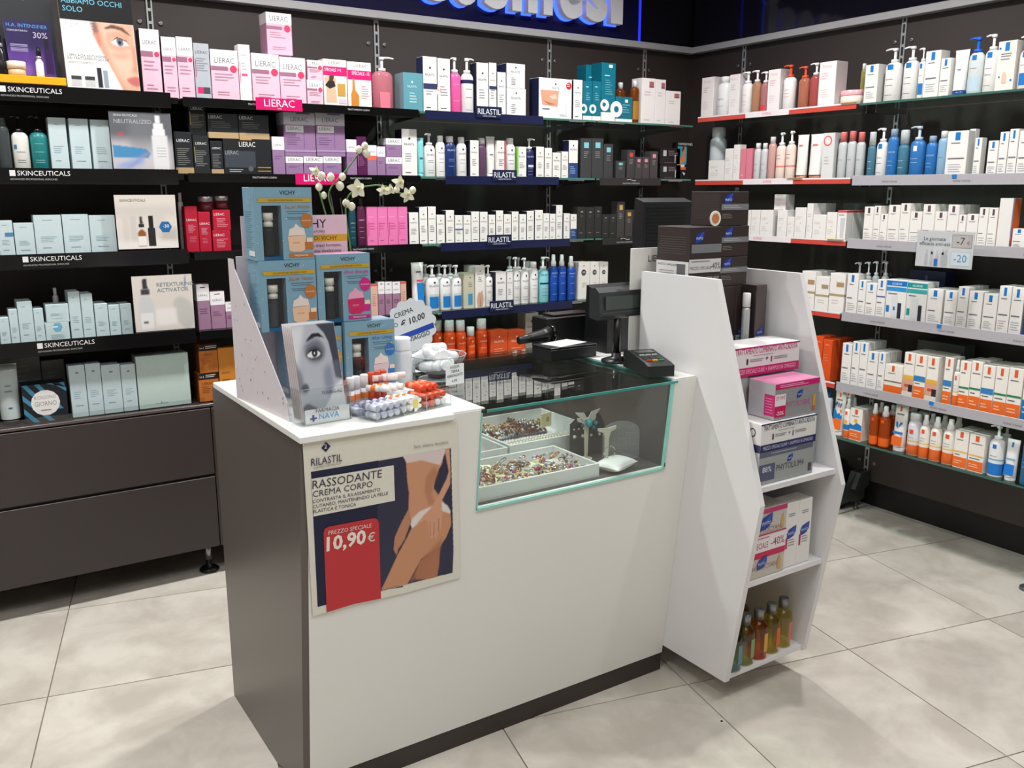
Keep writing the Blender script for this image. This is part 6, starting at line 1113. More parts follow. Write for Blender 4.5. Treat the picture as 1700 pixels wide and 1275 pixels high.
BRP = lambda s: leaf(.28, .8, .16)+[('r', .04, .46, 1.0, .64, (120, 122, 126)), ('l', .12, .5, .9, .6, 2, (180, 182, 184)), ('l', .08, .2, .5, .36, 3, (130, 124, 120))]
SLP = [('l', .1, .2, .95, .9, 12, (88, 80, 78))]
g1 = 'brown cartons on the display tower'
phyto('carton', 'topmost brown carton with round seal on the tower stack', 2.129, 2.258, 2.05, 2.18, 1.4915, 1.599, DKB, BRP(0), sprints=SLP, grp=g1)
phyto('carton', 'brown carton directly under the topmost one of the tower stack', 2.137, 2.267, 2.05, 2.18, 1.3935, 1.4905, DKB, BRP(0), sprints=SLP, grp=g1)
phyto('carton', 'brown carton third from the top of the tower stack', 2.137, 2.267, 2.05, 2.18, 1.2985, 1.3925, DKB, BRP(0), sprints=SLP, grp=g1)
phyto('carton', 'brown twin pack with white price band of minus 40 percent', 1.996, 2.1345, 2.042, 2.19, 1.2985, 1.491, DKB, leaf(.3, .84, .13)+[('r', .06, .58, 1, .72, (120, 122, 126)), ('r', 0, .26, 1, .48, (205, 206, 204)), ('t', 'PREZZO SPECIALE', .36, .31, .07, (40, 40, 42), .66), ('t', '-40%', .83, .31, .15, (36, 36, 38), .3), ('t', '118,00', .2, .14, .09, (215, 214, 210), .4), ('t', '€ ANZICHE 196,80', .68, .15, .06, (190, 188, 184), .54), ('l', .06, .42, .95, .46, 1, (130, 130, 132)), ('r', .05, 0, 1, .08, (150, 148, 144))],
      sprints=[('l', .1, .55, .9, .85, 8, (84, 76, 74)), ('r', 0, .18, 1, .44, (212, 212, 210)), ('r', .64, .22, .9, .4, (96, 96, 98)), ('t', 'PHYTO CAPILLARE', .35, .36, .05, (70, 70, 72)), ('l', .1, .22, .55, .3, 2, (150, 150, 152))])
tag(MB().lathe([(.024, 0), (.024, .002)], M((232, 226, 216), .4), seg=20).lathe([(.016, .002), (.016, .0026)], M((190, 126, 84), .4), seg=20).build('round_seal'), 'small round white and copper seal standing on a brown carton', 'seal').matrix_world = Matrix.Translation((2.108, 2.0492, 1.5158)) @ Matrix.Rotation(PI/2, 4, 'X')
TALLP = leaf(.5, .42, .3)+[('r', .05, .24, .95, .36, (190, 196, 202)), ('l', .1, .26, .8, .34, 2, (120, 124, 130)), ('r', 0, .14, 1, .16, (90, 82, 78))]
for i, (a, b) in enumerate(((1.982, 2.058), (2.061, 2.138), (2.1415, 2.2235), (2.225, 2.29))):
    phyto('carton', ['tall brown carton hidden behind the tower side panel', 'tall brown carton second from the tower side panel', 'tall brown carton below the stack, left of its twin', 'tall brown carton right below the stack, beside the slim bottle'][i], a, b, 2.05, 2.188, 1.0405, 1.2975, DKB, TALLP, grp='tall brown cartons')
phyto('carton', 'lone tall brown carton beside the right tower panel', 2.246, 2.296, 1.985, 2.048, 1.0405, 1.303, (78, 68, 66), TALLP, side=(50, 42, 40))
t = thing('spray_bottle', 'slim silver white spray bottle between the tall brown cartons', 'bottle', (2.218, 2.0, 1.0405)); MB().lathe([(.0125, 0), (.013, .003), (.013, .185), (.009, .192)], M((186, 188, 190), .3, .4)).build('bottle_body', t); MB().lathe([(.0128, .193), (.0128, .235), (.011, .238)], M((236, 236, 236), .35)).build('cap', t)
MB().rect(-.006, .012, .006, .035, M((34, 58, 150), .4), Y=-.0135).build('emblem', t)
PT_ = lambda c: [('t', 'TRATTAMENTO COMBINATO ANTI-CADUTA', .5, .76, .06, c, .92), ('l', .3, .66, .75, .7, 1, (130, 128, 132)), ('r', .2, .4, .225, .6, (60, 58, 62)), ('r', .56, .4, .575, .6, (60, 58, 62)), ('l', .25, .46, .5, .58, 2, (140, 138, 142)), ('l', .6, .46, .85, .58, 2, (140, 138, 142)), ('t', '+', .5, .45, .06, (50, 50, 54), .1)]
phyto('carton', 'white carton with magenta band on the upper tower shelf', 1.985, 2.285, 1.832, 1.948, 1.0505, 1.14, (232, 230, 230), [('r', 0, .95, 1, 1, (200, 40, 120)), ('r', 0, 0, 1, .3, (204, 34, 110)), ('t', 'PREZZO SPECIALE 53,00€ + SHAMPOO IN OMAGGIO', .5, .09, .045, (240, 200, 220), .9, )]+PT_((190, 60, 110)), sprints=[('r', 0, 0, 1, .3, (204, 34, 110)), ('t', 'PHYTO', .3, .55, .2, (60, 60, 64))], top=(236, 234, 234))
for k in range(2): phyto('carton', ['silver carton with magenta stripe behind the others, lower', 'silver carton with magenta stripe directly under the white one'][k], 1.985, 2.235, 1.836, 1.945, .7505+.1495*k, .8985+.151*k, (158, 156, 160), [('r', .0, .0, .3, 1, (176, 174, 178)), ('p', [(.04, 1), (.12, 1), (.06, .4), (.02, .4)], (200, 40, 120))], metal=.35, sprints=[('r', .6, .5, .9, 1, (200, 40, 120))])
phyto('carton', 'silver carton with magenta price sticker, topmost at the front', 2.043, 2.24, 1.713, 1.815, .9375+.001, 1.049, (172, 172, 176), [('r', 0, .83, 1, .98, (204, 34, 110)), ('l', .1, .86, .9, .95, 2, (240, 190, 215)), ('r', 0, .38, .24, .7, (232, 226, 232)), ('t', '29,90€', .12, .55, .06, (190, 40, 90), .2), ('r', 0, .08, .24, .38, (204, 24, 90)), ('t', '-20%', .12, .13, .06, (250, 240, 245), .18), ('t', 'PHYTOCYANE', .52, .3, .09, (190, 110, 150), .55), ('r', .86, .2, .92, .55, (210, 160, 60)), ('r', .86, .1, .92, .22, (190, 100, 60))]+leaf(.55, .64, .1), side=(190, 190, 194), sprints=[('r', .62, .1, 1, .68, (200, 30, 110)), ('l', .66, .16, .92, .62, 6, (240, 180, 210))], top=(200, 124, 160), metal=.35)
phyto('carton', 'white carton with navy band below the silver one', 1.98, 2.226, 1.703, 1.83, .8515, .9375, (230, 229, 228), [('r', 0, .95, 1, 1, (40, 40, 80)), ('r', 0, 0, 1, .26, (44, 44, 92)), ('t', 'PREZZO SPECIALE 53,00€ + SHAMPOO IN OMAGGIO', .5, .07, .045, (200, 205, 230), .9)]+PT_((44, 44, 60)), sprints=[('r', 0, 0, 1, .26, (44, 44, 92)), ('t', 'PHYTO', .45, .5, .22, (60, 60, 64))])
phyto('carton', 'clear grey carton with blue 88 percent square, lowest of the stack', 1.98, 2.224, 1.703, 1.83, .7505, .851, (164, 168, 168), [('r', 0, .84, .97, 1, (96, 100, 120)), ('l', .2, .88, .9, .96, 1, (160, 165, 180)), ('r', .0, .12, .28, .62, (84, 90, 116)), ('t', '88%', .14, .38, .07, (225, 228, 236), .2), ('t', 'PHYTOLIUM4', .56, .34, .08, (90, 90, 96), .5), ('r', .9, .1, .96, .36, (80, 80, 84))]+leaf(.55, .68, .1), side=(214, 214, 212), metal=.1)
phyto('carton', 'tall grey carton at the right end of the tower shelf', 2.247, 2.312, 1.765, 1.828, .7505, .985, (150, 156, 164), leaf(.4, .5, .35)+[('l', .1, .1, .8, .35, 3, (190, 194, 200))])
phyto('carton', 'silver carton with orange ampoule and minus 40 label, middle shelf', 1.982, 2.142, 1.722, 1.84, .4405, .662, (196, 190, 182), [('r', 0, .93, 1, 1, (190, 50, 110)), ('r', 0, .38, 1, .63, (236, 228, 230)), ('r', 0, .29, 1, .38, (200, 26, 84)), ('t', 'SPECIALE', .3, .43, .12, (170, 40, 80), .42), ('t', '-40%', .78, .43, .16, (150, 30, 66), .38), ('l', .2, .55, .7, .6, 1, (200, 120, 150)), ('t', 'PHYTOCYANE', .5, .66, .1, (180, 130, 130), .8), ('t', 'PHYTOCYANE', .45, .12, .1, (180, 130, 130), .8), ('r', 0, .62, 1, .64, (190, 40, 96)), ('p', [(.84, .68), (.92, .68), (.93, .8), (.88, .88), (.84, .8)], (206, 166, 90)), ('p', [(.8, .06), (.9, .06), (.9, .2), (.86, .28), (.8, .2)], (200, 160, 90))]+leaf(.42, .82, .16)+leaf(.36, .23, .13))
for k in range(2): phyto('carton', ['slim white carton with blue leaf emblem, left twin', 'slim white carton with blue leaf emblem, right twin'][k], 2.146+.0625*k, 2.2075+.0625*k, 1.728, 1.79, .4405, .655, (232, 230, 228), leaf(.5, .55, .33)+[('r', .08, .3, .22, .47, (180, 40, 90)), ('l', .3, .32, .9, .44, 3, (150, 146, 150)), ('l', .2, .78, .8, .84, 2, (140, 140, 146))], grp='white leaf cartons')
OILC = [((214, 226, 228), (96, 140, 160), 'grey'), ((228, 232, 190), (120, 160, 110), 'pale green'), ((244, 184, 96), (210, 160, 60), 'amber'), ((240, 230, 140), (220, 90, 40), 'yellow, red labelled'), ((240, 232, 166), (210, 110, 110), 'yellow, pink labelled'), ((200, 120, 90), (170, 80, 50), 'dark red'), ((206, 186, 110), (190, 150, 60), 'olive')]
for k, (x, y) in enumerate(((2.0065, 1.79), (2.071, 1.797), (2.136, 1.80), (2.201, 1.805), (2.266, 1.81), (2.095, 1.9), (2.175, 1.915))):
    liq, lab_, nm = OILC[k]; t = thing('oil_bottle', 'round %s oil bottle with grey cap, %s' % (nm, 'front row of the lowest tower shelf' if k < 5 else 'back row of the lowest tower shelf'), 'bottle', (x, y, .1125), 0, 'oil bottles on the lowest tower shelf')
    h = .148; r = .0315; m = bpy.data.materials.get('oil_'+nm) or None
    mt = M(liq, .03, 0, 'glass'); MB().lathe([(r*.9, 0), (r, .006), (r, h*.7), (r*.93, h*.78), (r*.72, h*.85), (r*.46, h*.89), (r*.46, h*.95)], mt, seg=24).build('bottle_body', t)
    MB().lathe([(r*.52, h*.91), (r*.52, h*1.12), (r*.47, h*1.14)], M((140, 142, 144), .35, .7), seg=20).build('cap', t)
    mb = MB(); curve_patch(mb, r, r, 0, .028, .092, -.15, .75, M(lab_, .45), n=5, off=1.03); mb.build('paper_label', t)
# ---------------------------------------------------------------- things on the counter
CT = 1.0452
def gift_box(lab, x0, x1, y0, y1, z0, z1, accent, script):
    w, h, d = x1-x0, z1-z0, y1-y0; t = thing('gift_box', lab, 'box', ((x0+x1)/2, y0, z0), 0, 'light blue gift boxes with window')
    b = M((122, 160, 180), .42); mb = MB(); X = lambda u: -w/2+u*w
    wx0, wx1, wz0, wz1 = X(.13), X(.46), h*.05, h*.75
    # body with a window opening in the front
    mb.box(-w/2, w/2, .03, d, 0, h, b, top=M((206, 110, 150) if 'pink' in lab else (180, 200, 214), .3), c=.0008)
    mb.box(-w/2, wx0, 0, .03, 0, h, b).box(wx1, w/2, 0, .03, 0, h, b).box(wx0, wx1, 0, .03, 0, wz0, M((24, 84, 130), .4)).box(wx0, wx1, 0, .03, wz1, h, b)
    mb.rect(wx0, wz0, wx1, wz1, M((26, 34, 44), .5), Y=.0298)
    mb.text('VICHY', X(.58), h*.9, h*.055, M((36, 40, 46), .4), Y=-.0012)
    mb.face([(X(.06), -.0012, h*.795), (X(.98), -.0012, h*.795), (X(.98), -.0012, h*.85), (X(.06), -.0012, h*.85), (X(.085), -.0012, h*.822)], M((214, 176, 60), .3, .3))
    mb.text('COLLEZIONE BESTSELLERS DI VICHY', X(.54), h*.81, h*.024, M((90, 60, 16), .4), Y=-.0016, wmax=w*.6)
    mb.text(script, X(.73), h*.71, h*.05, M(accent, .4), Y=-.0012, wmax=w*.48, shear=.3)
    for i, z in enumerate((.665, .635, .585, .56)): mb.rect(X(.54+.03*(i % 2)), h*z, X(.95-.05*(i % 2)), h*(z+.008), M((84, 110, 130), .4), Y=-.0008)
    jar = (228, 190, 158) if accent[0] > 180 and accent[2] < 170 and 'pink' not in lab else ((200, 40, 96) if 'pink' in lab else (214, 190, 196))
    mb.face([(X(.55), -.0010, h*.32), (X(.57), -.0010, h*.13), (X(.63), -.0010, h*.105), (X(.78), -.0010, h*.105), (X(.84), -.0010, h*.13), (X(.87), -.0010, h*.34)], M(jar, .35))
    mb.face([(X(.56), -.0009, h*.33), (X(.86), -.0009, h*.34), (X(.84), -.0009, h*.43), (X(.76), -.0009, h*.45), (X(.7), -.0009, h*.5), (X(.66), -.0009, h*.45), (X(.58), -.0009, h*.42)], M((226, 212, 206) if 'pink' not in lab else (230, 160, 190), .4))
    mb.text('VICHY', X(.7), h*.22, h*.026, M((170, 120, 90) if 'pink' not in lab else (240, 190, 210), .4), Y=-.0014)
    mb.disc(X(.89), h*.54, w*.105, M(accent, .35), Y=-.0014, rz=w*.12); mb.text('IN OMAGGIO', X(.89), h*.53, h*.02, M((240, 225, 210), .4), Y=-.0018, wmax=w*.16)
    mb.rect(X(.88), h*.14, X(.98), h*.3, M((238, 210, 190), .35), Y=-.0009).rect(X(.84), h*.14, X(.98), h*.24, M(accent, .35), Y=-.0011)
    mb.rect(X(.56), h*.03, X(.98), h*.085, M(accent, .35), Y=-.0009); mb.text('MAQUILLAGE', X(.77), h*.045, h*.024, M((245, 230, 220), .4), Y=-.0013)
    # left side printing
    g = text_geo('3L7'); k = h*.09/.7
    mb.add(g, lambda a, c: (-w/2-.0006, d*.62-a*k, h*.78+c*k), M((170, 200, 214), .4))
    for i in range(18):
        zz = h*(.66-.03*i+(0.02 if i > 9 else 0)); mb.face([(-w/2-.0004, d*.88, zz), (-w/2-.0004, d*.2+.01*(i*7 % 3), zz), (-w/2-.0004, d*.2+.01*(i*7 % 3), zz+h*.009), (-w/2-.0004, d*.88, zz+h*.009)], M((104, 140, 162), .4))
    mb.face([(-w/2-.0008, d*.62, h*.06), (-w/2-.0008, d*.08, h*.06), (-w/2-.0008, d*.08, h*.13), (-w/2-.0008, d*.62, h*.13)], M((226, 228, 228), .4))
    rg = random.Random(5)
    for i in range(9): mb.disc(X(rg.uniform(.02, .98)), h*rg.uniform(.04, .97), .0012, M((220, 232, 238), .3), Y=-.0007, n=6)
    mb.build('carton_body', t)
    v = MB(); vx = (wx0+wx1)/2-.006; v.lathe([(.0125, 0), (.013, .004), (.013, h*.36), (.009, h*.4)], M((60, 72, 80), .1, 0, 'liq'), vx, .0155, wz0+.001, seg=16).build('bottle', t)
    MB().lathe([(.0128, h*.41), (.0128, h*.47), (.010, h*.475), (.010, h*.5), (.0135, h*.5), (.0135, h*.6)], M((226, 224, 214), .35), vx, .0155, wz0, seg=16).build('bottle_cap', t)
    MB().box(wx0+.0005, wx1-.0005, .0002, .001, wz0, wz1, M((252, 252, 252), .02, 0, 'glass')).build('window_film', t)
    return t
gift_box('blue gift box with brown accents, alone on top of the pile', .72, .876, 2.30, 2.388, 1.424, 1.61, (182, 112, 52), 'Super Notte')
gift_box('blue gift box with brown accents, left of the middle row', .723, .8775, 2.30, 2.388, 1.2375, 1.4232, (182, 112, 52), 'Super Notte')
gift_box('blue gift box with pink magenta accents, right of the middle row', .882, 1.038, 2.305, 2.393, 1.2475, 1.433, (200, 40, 130), 'Glow Energia')
gift_box('blue gift box with yellow accents, behind the face leaflets', .79, .945, 2.302, 2.39, 1.0515, 1.2368, (206, 160, 60), 'Slow Age')
gift_box('blue gift box with blue accents, lowest at the right', .950, 1.1, 2.29, 2.378, 1.061, 1.246, (50, 110, 180), 'After Lifting')
t = thing('display_carton', 'white speckled cardboard display holding the blue gift boxes', 'display stand', (0, 0, 0))
def rot_y(pts): return pts
WC = M((214, 206, 212), .5); mb = MB()
# side panel runs from the back (0.668, 2.40) to the front (0.712, 2.085); it slopes down to the front
S0, S1 = Vector((.683, 2.42)), Vector((.712, 2.085)); sv = (S1-S0)
prof = [(0.0, CT), (1.0, CT), (.98, 1.09), (.12, 1.40), (.10, 1.425), (0.0, 1.425)]
nrm = Vector((sv.y, -sv.x)).normalized()*.0025
a_ = [(S0.x+sv.x*u+nrm.x, S0.y+sv.y*u+nrm.y, z) for u, z in prof]; b2 = [(S0.x+sv.x*u, S0.y+sv.y*u, z) for u, z in prof]
n0 = len(mb.v); mb.v += a_+b2; k_ = len(prof); mb.f += [tuple(range(n0, n0+k_)), tuple(range(n0+2*k_-1, n0+k_-1, -1))]; mb.m += [mb.mi(WC)]*2; mb.sm += [False]*2
for i in range(k_): j = (i+1) % k_; mb.f.append((n0+i, n0+k_+i, n0+k_+j, n0+j)); mb.m.append(mb.mi(WC)); mb.sm.append(False)
rg = random.Random(11)
for i in range(34):   # printed water-drop specks
    u = rg.uniform(.05, .92); zt = 1.09+(1-u)/.88*.31*.95; z = rg.uniform(CT+.01, min(zt-.01, 1.4)); r = rg.choice((.0012, .0018, .0024)); c = M(rg.choice(((120, 118, 130), (150, 148, 158), (176, 172, 182))), .4)
    cx, cy = S0.x+sv.x*u+nrm.x*1.3, S0.y+sv.y*u+nrm.y*1.3; tv = sv.normalized()
    mb.face([(cx+tv.x*r*math.cos(q*PI/4), cy+tv.y*r*math.cos(q*PI/4), z+r*1.3*math.sin(q*PI/4)) for q in range(8)], c)
mb.build('side_panel', t)
MB().box(.7, 1.1, 2.41, 2.414, CT, 1.24, WC).box(.7, .87, 2.41, 2.414, 1.24, 1.43, WC).box(.716, .945, 2.285, 2.41, CT, 1.0508, WC).box(.946, 1.11, 2.27, 2.41, CT, 1.0605, WC).build('tray', t)
hd = MB().box(.72, 1.021, 2.4165, 2.419, 1.3, 1.535, M((224, 196, 208), .4)); hy = 2.4165
hd.text('VICHY', .91, 1.5, .024, M((40, 36, 44), .4), Y=hy-.0006, wmax=.112).text('LABORATOIRES', .925, 1.487, .006, M((120, 100, 110), .4), Y=hy-.0006).rect(.74, 1.462, 1.02, 1.481, M((212, 172, 50), .35), Y=hy-.0004)
hd.text('BESTSELLERS DI VICHY', .908, 1.466, .0115, M((60, 46, 30), .4), Y=hy-.0008, wmax=.19).text('in maxi formato,', .958, 1.447, .0095, M((60, 50, 60), .4), Y=hy-.0006, wmax=.1).text('prodotto rivelazione', .945, 1.4315, .0095, M((60, 50, 60), .4), Y=hy-.0006, wmax=.13); hd.build('header_card', t)
# leaflets in their acrylic holder
FACE = paint(120, 150, (205, 208, 214), [(box_(0, 0, 1, 1), (176, 180, 190), 0, 1, 0), ([(.3, 1), (.0, 1), (.0, .5), (.1, .7)], (214, 216, 220), 12, .9, 0), ([(.55, 1), (.72, .9), (.8, .8), (.84, .6), (.86, .44), (1, .4), (1, 1)], (60, 62, 76), 2, 1, 0), ([(.82, .6), (.84, .42), (.98, .4), (.98, .6)], (96, 98, 110), 4, .8, 0),
 ([(.28, .82), (.34, .86), (.46, .905), (.6, .905), (.73, .84), (.66, .855), (.52, .865), (.4, .84)], (26, 26, 34), 1, 1, 0), ([(.22, .74), (.34, .82), (.56, .84), (.7, .74), (.64, .64), (.44, .6), (.28, .64)], (96, 100, 112), 9, .9, 1), ([(.24, .69), (.36, .76), (.52, .77), (.62, .70), (.58, .64), (.42, .625), (.3, .65)], (70, 72, 82), 3, .9, 1), ([(.27, .68), (.36, .722), (.5, .728), (.58, .69), (.5, .66), (.36, .655)], (222, 224, 226), 1, 1, 1), ([(.4, .728), (.5, .728), (.515, .69), (.47, .66), (.41, .66), (.385, .695)], (46, 46, 54), 1, 1, 1), ([(.26, .685), (.36, .735), (.5, .742), (.6, .695), (.5, .725), (.36, .718)], (30, 30, 38), 0, 1, 0), ([(.43, .71), (.46, .71), (.46, .69), (.43, .69)], (230, 230, 235), 0, 1, 0),
 ([(.0, .62), (.1, .5), (.12, .36), (.2, .32), (.12, .3), (.0, .3)], (110, 114, 124), 8, .8, 0), ([(.04, .36), (.16, .4), (.22, .34), (.12, .31)], (60, 62, 72), 3, .85, 1), ([(.02, .16), (.14, .19), (.26, .16), (.34, .13), (.26, .1), (.14, .1), (.02, .12)], (96, 94, 104), 3, .9, 1), ([(.6, .52), (.78, .56), (.78, .36), (.66, .24), (.58, .34)], (122, 128, 150), 12, .8, 1), ([(.3, .0), (.5, .12), (.66, .22), (.8, .34), (1, .4), (1, 0)], (222, 224, 228), 3, .9, 0), ([(.0, .0), (.3, .0), (.36, .06), (.1, .09)], (150, 152, 160), 6, .7, 0)])
t = thing('leaflet', 'front leaflet with a black and white face beside the gift boxes', 'leaflet', (.785, 2.03, CT+.006), math.radians(4))
tilt = .05
def leaf_sheet(t, off, w=.117, h=.232):
    return MB().face([(-w/2, off, .0), (w/2, off, .0), (w/2-.004, off+tilt, h), (-w/2-.0, off+tilt, h)], M((222, 222, 222), .35)).face([(w/2, off+.0012, .0), (-w/2, off+.0012, .0), (-w/2, off+tilt+.0012, h), (w/2-.004, off+tilt+.0012, h)], M((222, 222, 222), .35)).face([(-w/2, off, 0), (-w/2, off+tilt, h), (-w/2, off+tilt+.0012, h), (-w/2, off+.0012, 0)], M((190, 60, 70), .4)).build('sheet', t)
leaf_sheet(t, .0); picture('printed_face', FACE, lambda u, v: (-.0585+.117*u-.004*v*u, tilt*v-.0005, .232*v), t)
m = MB(); m.text('YOUNG-AG', -.004, .062, .0085, M((70, 50, 90), .4), Y=.012, wmax=.055, align='l').text('FARMACIA', -.03, .023, .010, M((90, 96, 104), .4), Y=-.0075, align='l', wmax=.062).text('NAVA', -.022, .006, .014, M((60, 150, 214), .4), Y=-.0075, align='l', wmax=.055).rect(-.046, .008, -.028, .012, M((40, 44, 140), .4), Y=-.0075).rect(-.04, .003, -.035, .019, M((40, 44, 140), .4), Y=-.0075)
m.build('lettering', t)
for k in range(5):
    c = thing('leaflet', ['second', 'third', 'fourth', 'fifth', 'last'][k]+' leaflet back, behind the front one in the clear holder', 'leaflet', (.785-.0019*(k+1), 2.03+.008*(k+1), CT+.006), math.radians(4), 'leaflets in the clear holder'); leaf_sheet(c, 0)
t = thing('leaflet_holder', 'clear acrylic leaflet holder with white pharmacy sticker', 'holder', (.785, 2.03, CT+.0005), math.radians(4)); AC = M((250, 252, 252), .03, 0, 'glass'); AE = M((170, 178, 182), .15)
mb = MB().box(-.063, .063, -.0085, -.0065, .0, .09, AC).box(-.0715, -.0695, -.0085, .09, 0, .09, AC).box(.063, .065, -.0085, .09, 0, .09, AC).box(-.0715, .065, -.0085, .09, 0, .003, AC)
for z in (.0015, .09): mb.box(-.0632, .0632, -.0087, -.0083, z-.0006, z+.0006, AE)
mb.box(.0628, .0636, -.0088, -.0082, 0, .09, AE).box(-.0636, -.0628, -.0088, -.0082, 0, .09, AE); mb.build('acrylic_shell', t)
MB().box(-.058, .06, -.0068+.0005, -.0062+.0005, .001, .038, M((234, 234, 234), .4)).build('sticker', t)
# lip balm tray
TR = math.radians(15); TO = (.885, 1.957)
def tl(x, y): return (TO[0]+x*math.cos(TR)-y*math.sin(TR), TO[1]+x*math.sin(TR)+y*math.cos(TR))
t = thing('acrylic_tray', 'clear acrylic tray filled with lip balms at the counter front', 'tray', (TO[0], TO[1], CT), TR)
mb = MB().box(0, .256, 0, .002, 0, .042, AC).box(0, .256, .19, .192, 0, .05, AC).box(0, .002, .002, .19, 0, .046, AC).box(.254, .256, .002, .19, 0, .046, AC).box(0, .256, 0, .192, 0, .002, AC).box(.089, .091, .002, .19, .002, .042, AC).box(.166, .168, .002, .19, .002, .042, AC)
for x in (0.001, .09, .167, .255): mb.box(x-.0008, x+.0008, -.0004, .0, 0, .042, AE)
mb.box(0, .256, -.0004, .0002, .0412, .042, AE).box(0, .256, -.0004, .0002, 0, .0008, AE); mb.build('acrylic_shell', t)
f = MB(); 
for k in range(6): 
    a = PI/2+k*PI/3; f.face([(.128+.006*math.cos(a-1), -.0012-.0002*k, .026+.006*math.sin(a-1)), (.128+.02*math.cos(a-.25), -.0012-.0002*k, .026+.02*math.sin(a-.25)), (.128+.022*math.cos(a), -.0012-.0002*k, .026+.022*math.sin(a)), (.128+.02*math.cos(a+.25), -.0012-.0002*k, .026+.02*math.sin(a+.25)), (.128+.006*math.cos(a+1), -.0012-.0002*k, .026+.006*math.sin(a+1))], M((238, 238, 230), .4))
f.disc(.128, .026, .009, M((222, 214, 110), .4), Y=-.0026, rz=.012); f.build('flower_sticker', t)
def balm(lab, x, y, z, col, lying=True, capc=None, band=None, L=.066, r=.0085, grp=None, ang=0.0):
    wx, wy = tl(x, y); o = thing('lip_balm', lab, 'lip balm', (wx, wy, CT+z), 0, grp); cc = M(capc or col, .3)
    MB().lathe([(r, 0), (r, L*.55)], M(col, .35), seg=14, mats=[M(col, .35)]).lathe([(r*1.01, L*.2), (r*1.01, L*.4)], M(band or col, .35), seg=14, caps=False).build('tube', o)
    MB().lathe([(r*1.03, L*.56), (r*1.03, L*.97), (r*.9, L)], cc, seg=14).build('cap', o)
    if lying: o.rotation_euler = (PI/2, 0, TR+ang); o.location = (wx, wy, CT+z+r*1.03)
    return o
LAV, ORG, WHT = (206, 208, 228), (232, 96, 56), (236, 234, 232)
rng = random.Random(4)
pos = ['lowest', 'middle', 'upper']
for lay in range(2):
    for k in range(4):
        balm('lavender white lip balm, %s layer, %s from left in the tray' % (pos[lay], ORD[k]), .013+.0215*k-.0*lay, .075+.0*lay, .003+.0195*lay, LAV, True, (216, 216, 232), (120, 124, 150), grp='lavender lip balms')
        if lay == 1: balm('lavender white lip balm, back pair of the left compartment, %s' % ORD[k], .013+.0215*k, .15, .003, (190, 192, 214), True, (216, 216, 232), (120, 124, 150), grp='lavender lip balms')
for lay in range(2):
    for k in range(3): balm('white lip balm with orange band, %s layer, %s from left' % (pos[lay], ORD[k]), .103+.0225*k, .08, .003+.0195*lay, WHT, True, (238, 238, 236), (236, 120, 40), grp='white lip balms')
for k in range(3): balm('white lip balm with orange band, top of the heap, %s' % ORD[k], .09+.022*k, .145, .0425, WHT, True, (238, 238, 236), (236, 120, 40), grp='white lip balms', ang=.5)
for lay in range(3):
    for k in range(4 if lay < 2 else 3):
        if lay == 0 and k > 1: balm('white capped lip balm, bottom right of the tray, %s' % ORD[k-2], .179+.0205*k, .078, .003, WHT, True, grp='white capped lip balms'); continue
        balm('coral orange lip balm, %s layer, %s from left' % (pos[lay], ORD[k]), .179+.0205*k+(.01 if lay == 2 else 0), .078+.02*(lay == 2), .003+.0195*lay, ORG, True, (228, 84, 44), (240, 150, 110), grp='coral lip balms')
for k in range(2): balm('pink white lip balm lying across the heap, %s' % ORD[k], .115+.03*k, .15, .063, (238, 216, 212), True, (240, 224, 220), (190, 150, 150), ang=1.1+.1*k, grp='pink white lip balms')
for k, (x, y) in enumerate(((.012, .172), (.032, .176))): balm('coral lip balm standing upright at the left rear, %s' % ORD[k], x, y, .003, (222, 90, 60), False, (216, 84, 54), L=.072, r=.0092, grp='upright coral lip balms')
for k, (x, y) in enumerate(((.056, .178), (.078, .182), (.108, .186))): balm('large white stick with orange band standing upright, %s' % ORD[k], x, y-.008, .003, (232, 226, 230), False, (236, 232, 234), (236, 130, 70), L=.078, r=.0105, grp='upright white sticks')
for k in range(3): balm('coral lip balm standing upright at the right rear, %s' % ORD[k], .13+.021*k, .176, .003, (222, 84, 50), False, (216, 80, 48), L=.08, r=.0092, grp='upright coral lip balms right')
# white bottle behind the tray, glass bowl with travel bottles, handwritten signs
t = thing('tissue_bottle', 'large white bottle with ribbed white cap beside the bowl', 'bottle', (1.155, 2.36, CT)); MB().lathe([(.03, 0), (.031, .004), (.031, .085), (.024, .096)], M((214, 214, 218), .4), seg=22).build('bottle_body', t); MB().lathe([(.025, .0965), (.027, .1), (.027, .13), (.024, .134)], M((238, 238, 240), .35), seg=22).build('cap', t)
BX, BY = 1.262, 2.34
t = thing('glass_bowl', 'footed glass bowl heaped with white travel bottles', 'bowl', (BX, BY, CT))
GB = M((248, 250, 250), .02, 0, 'glass'); prof = [(.055, 0), (.055, .004), (.03, .008), (.03, .018), (.05, .026), (.075, .048), (.09, .076)]
MB().lathe(prof+[(.086, .076), (.071, .05), (.046, .03), (.001, .026)], GB, seg=32).build('glass_shell', t); MB().lathe([(.0565, .0), (.0565, .004)], AE, seg=32).build('foot_ring', t); MB().tube([(.0872*math.cos(a), .088*math.sin(a), .076) for a in np.linspace(0, 2*PI, 41)], .0014, AE, 6).build('rim', t)
MB().lathe([(.0295, .0082), (.0295, .0175)], M((60, 30, 20), .3), seg=24).build('dark_band', t)
rg = random.Random(2); n_ = 0
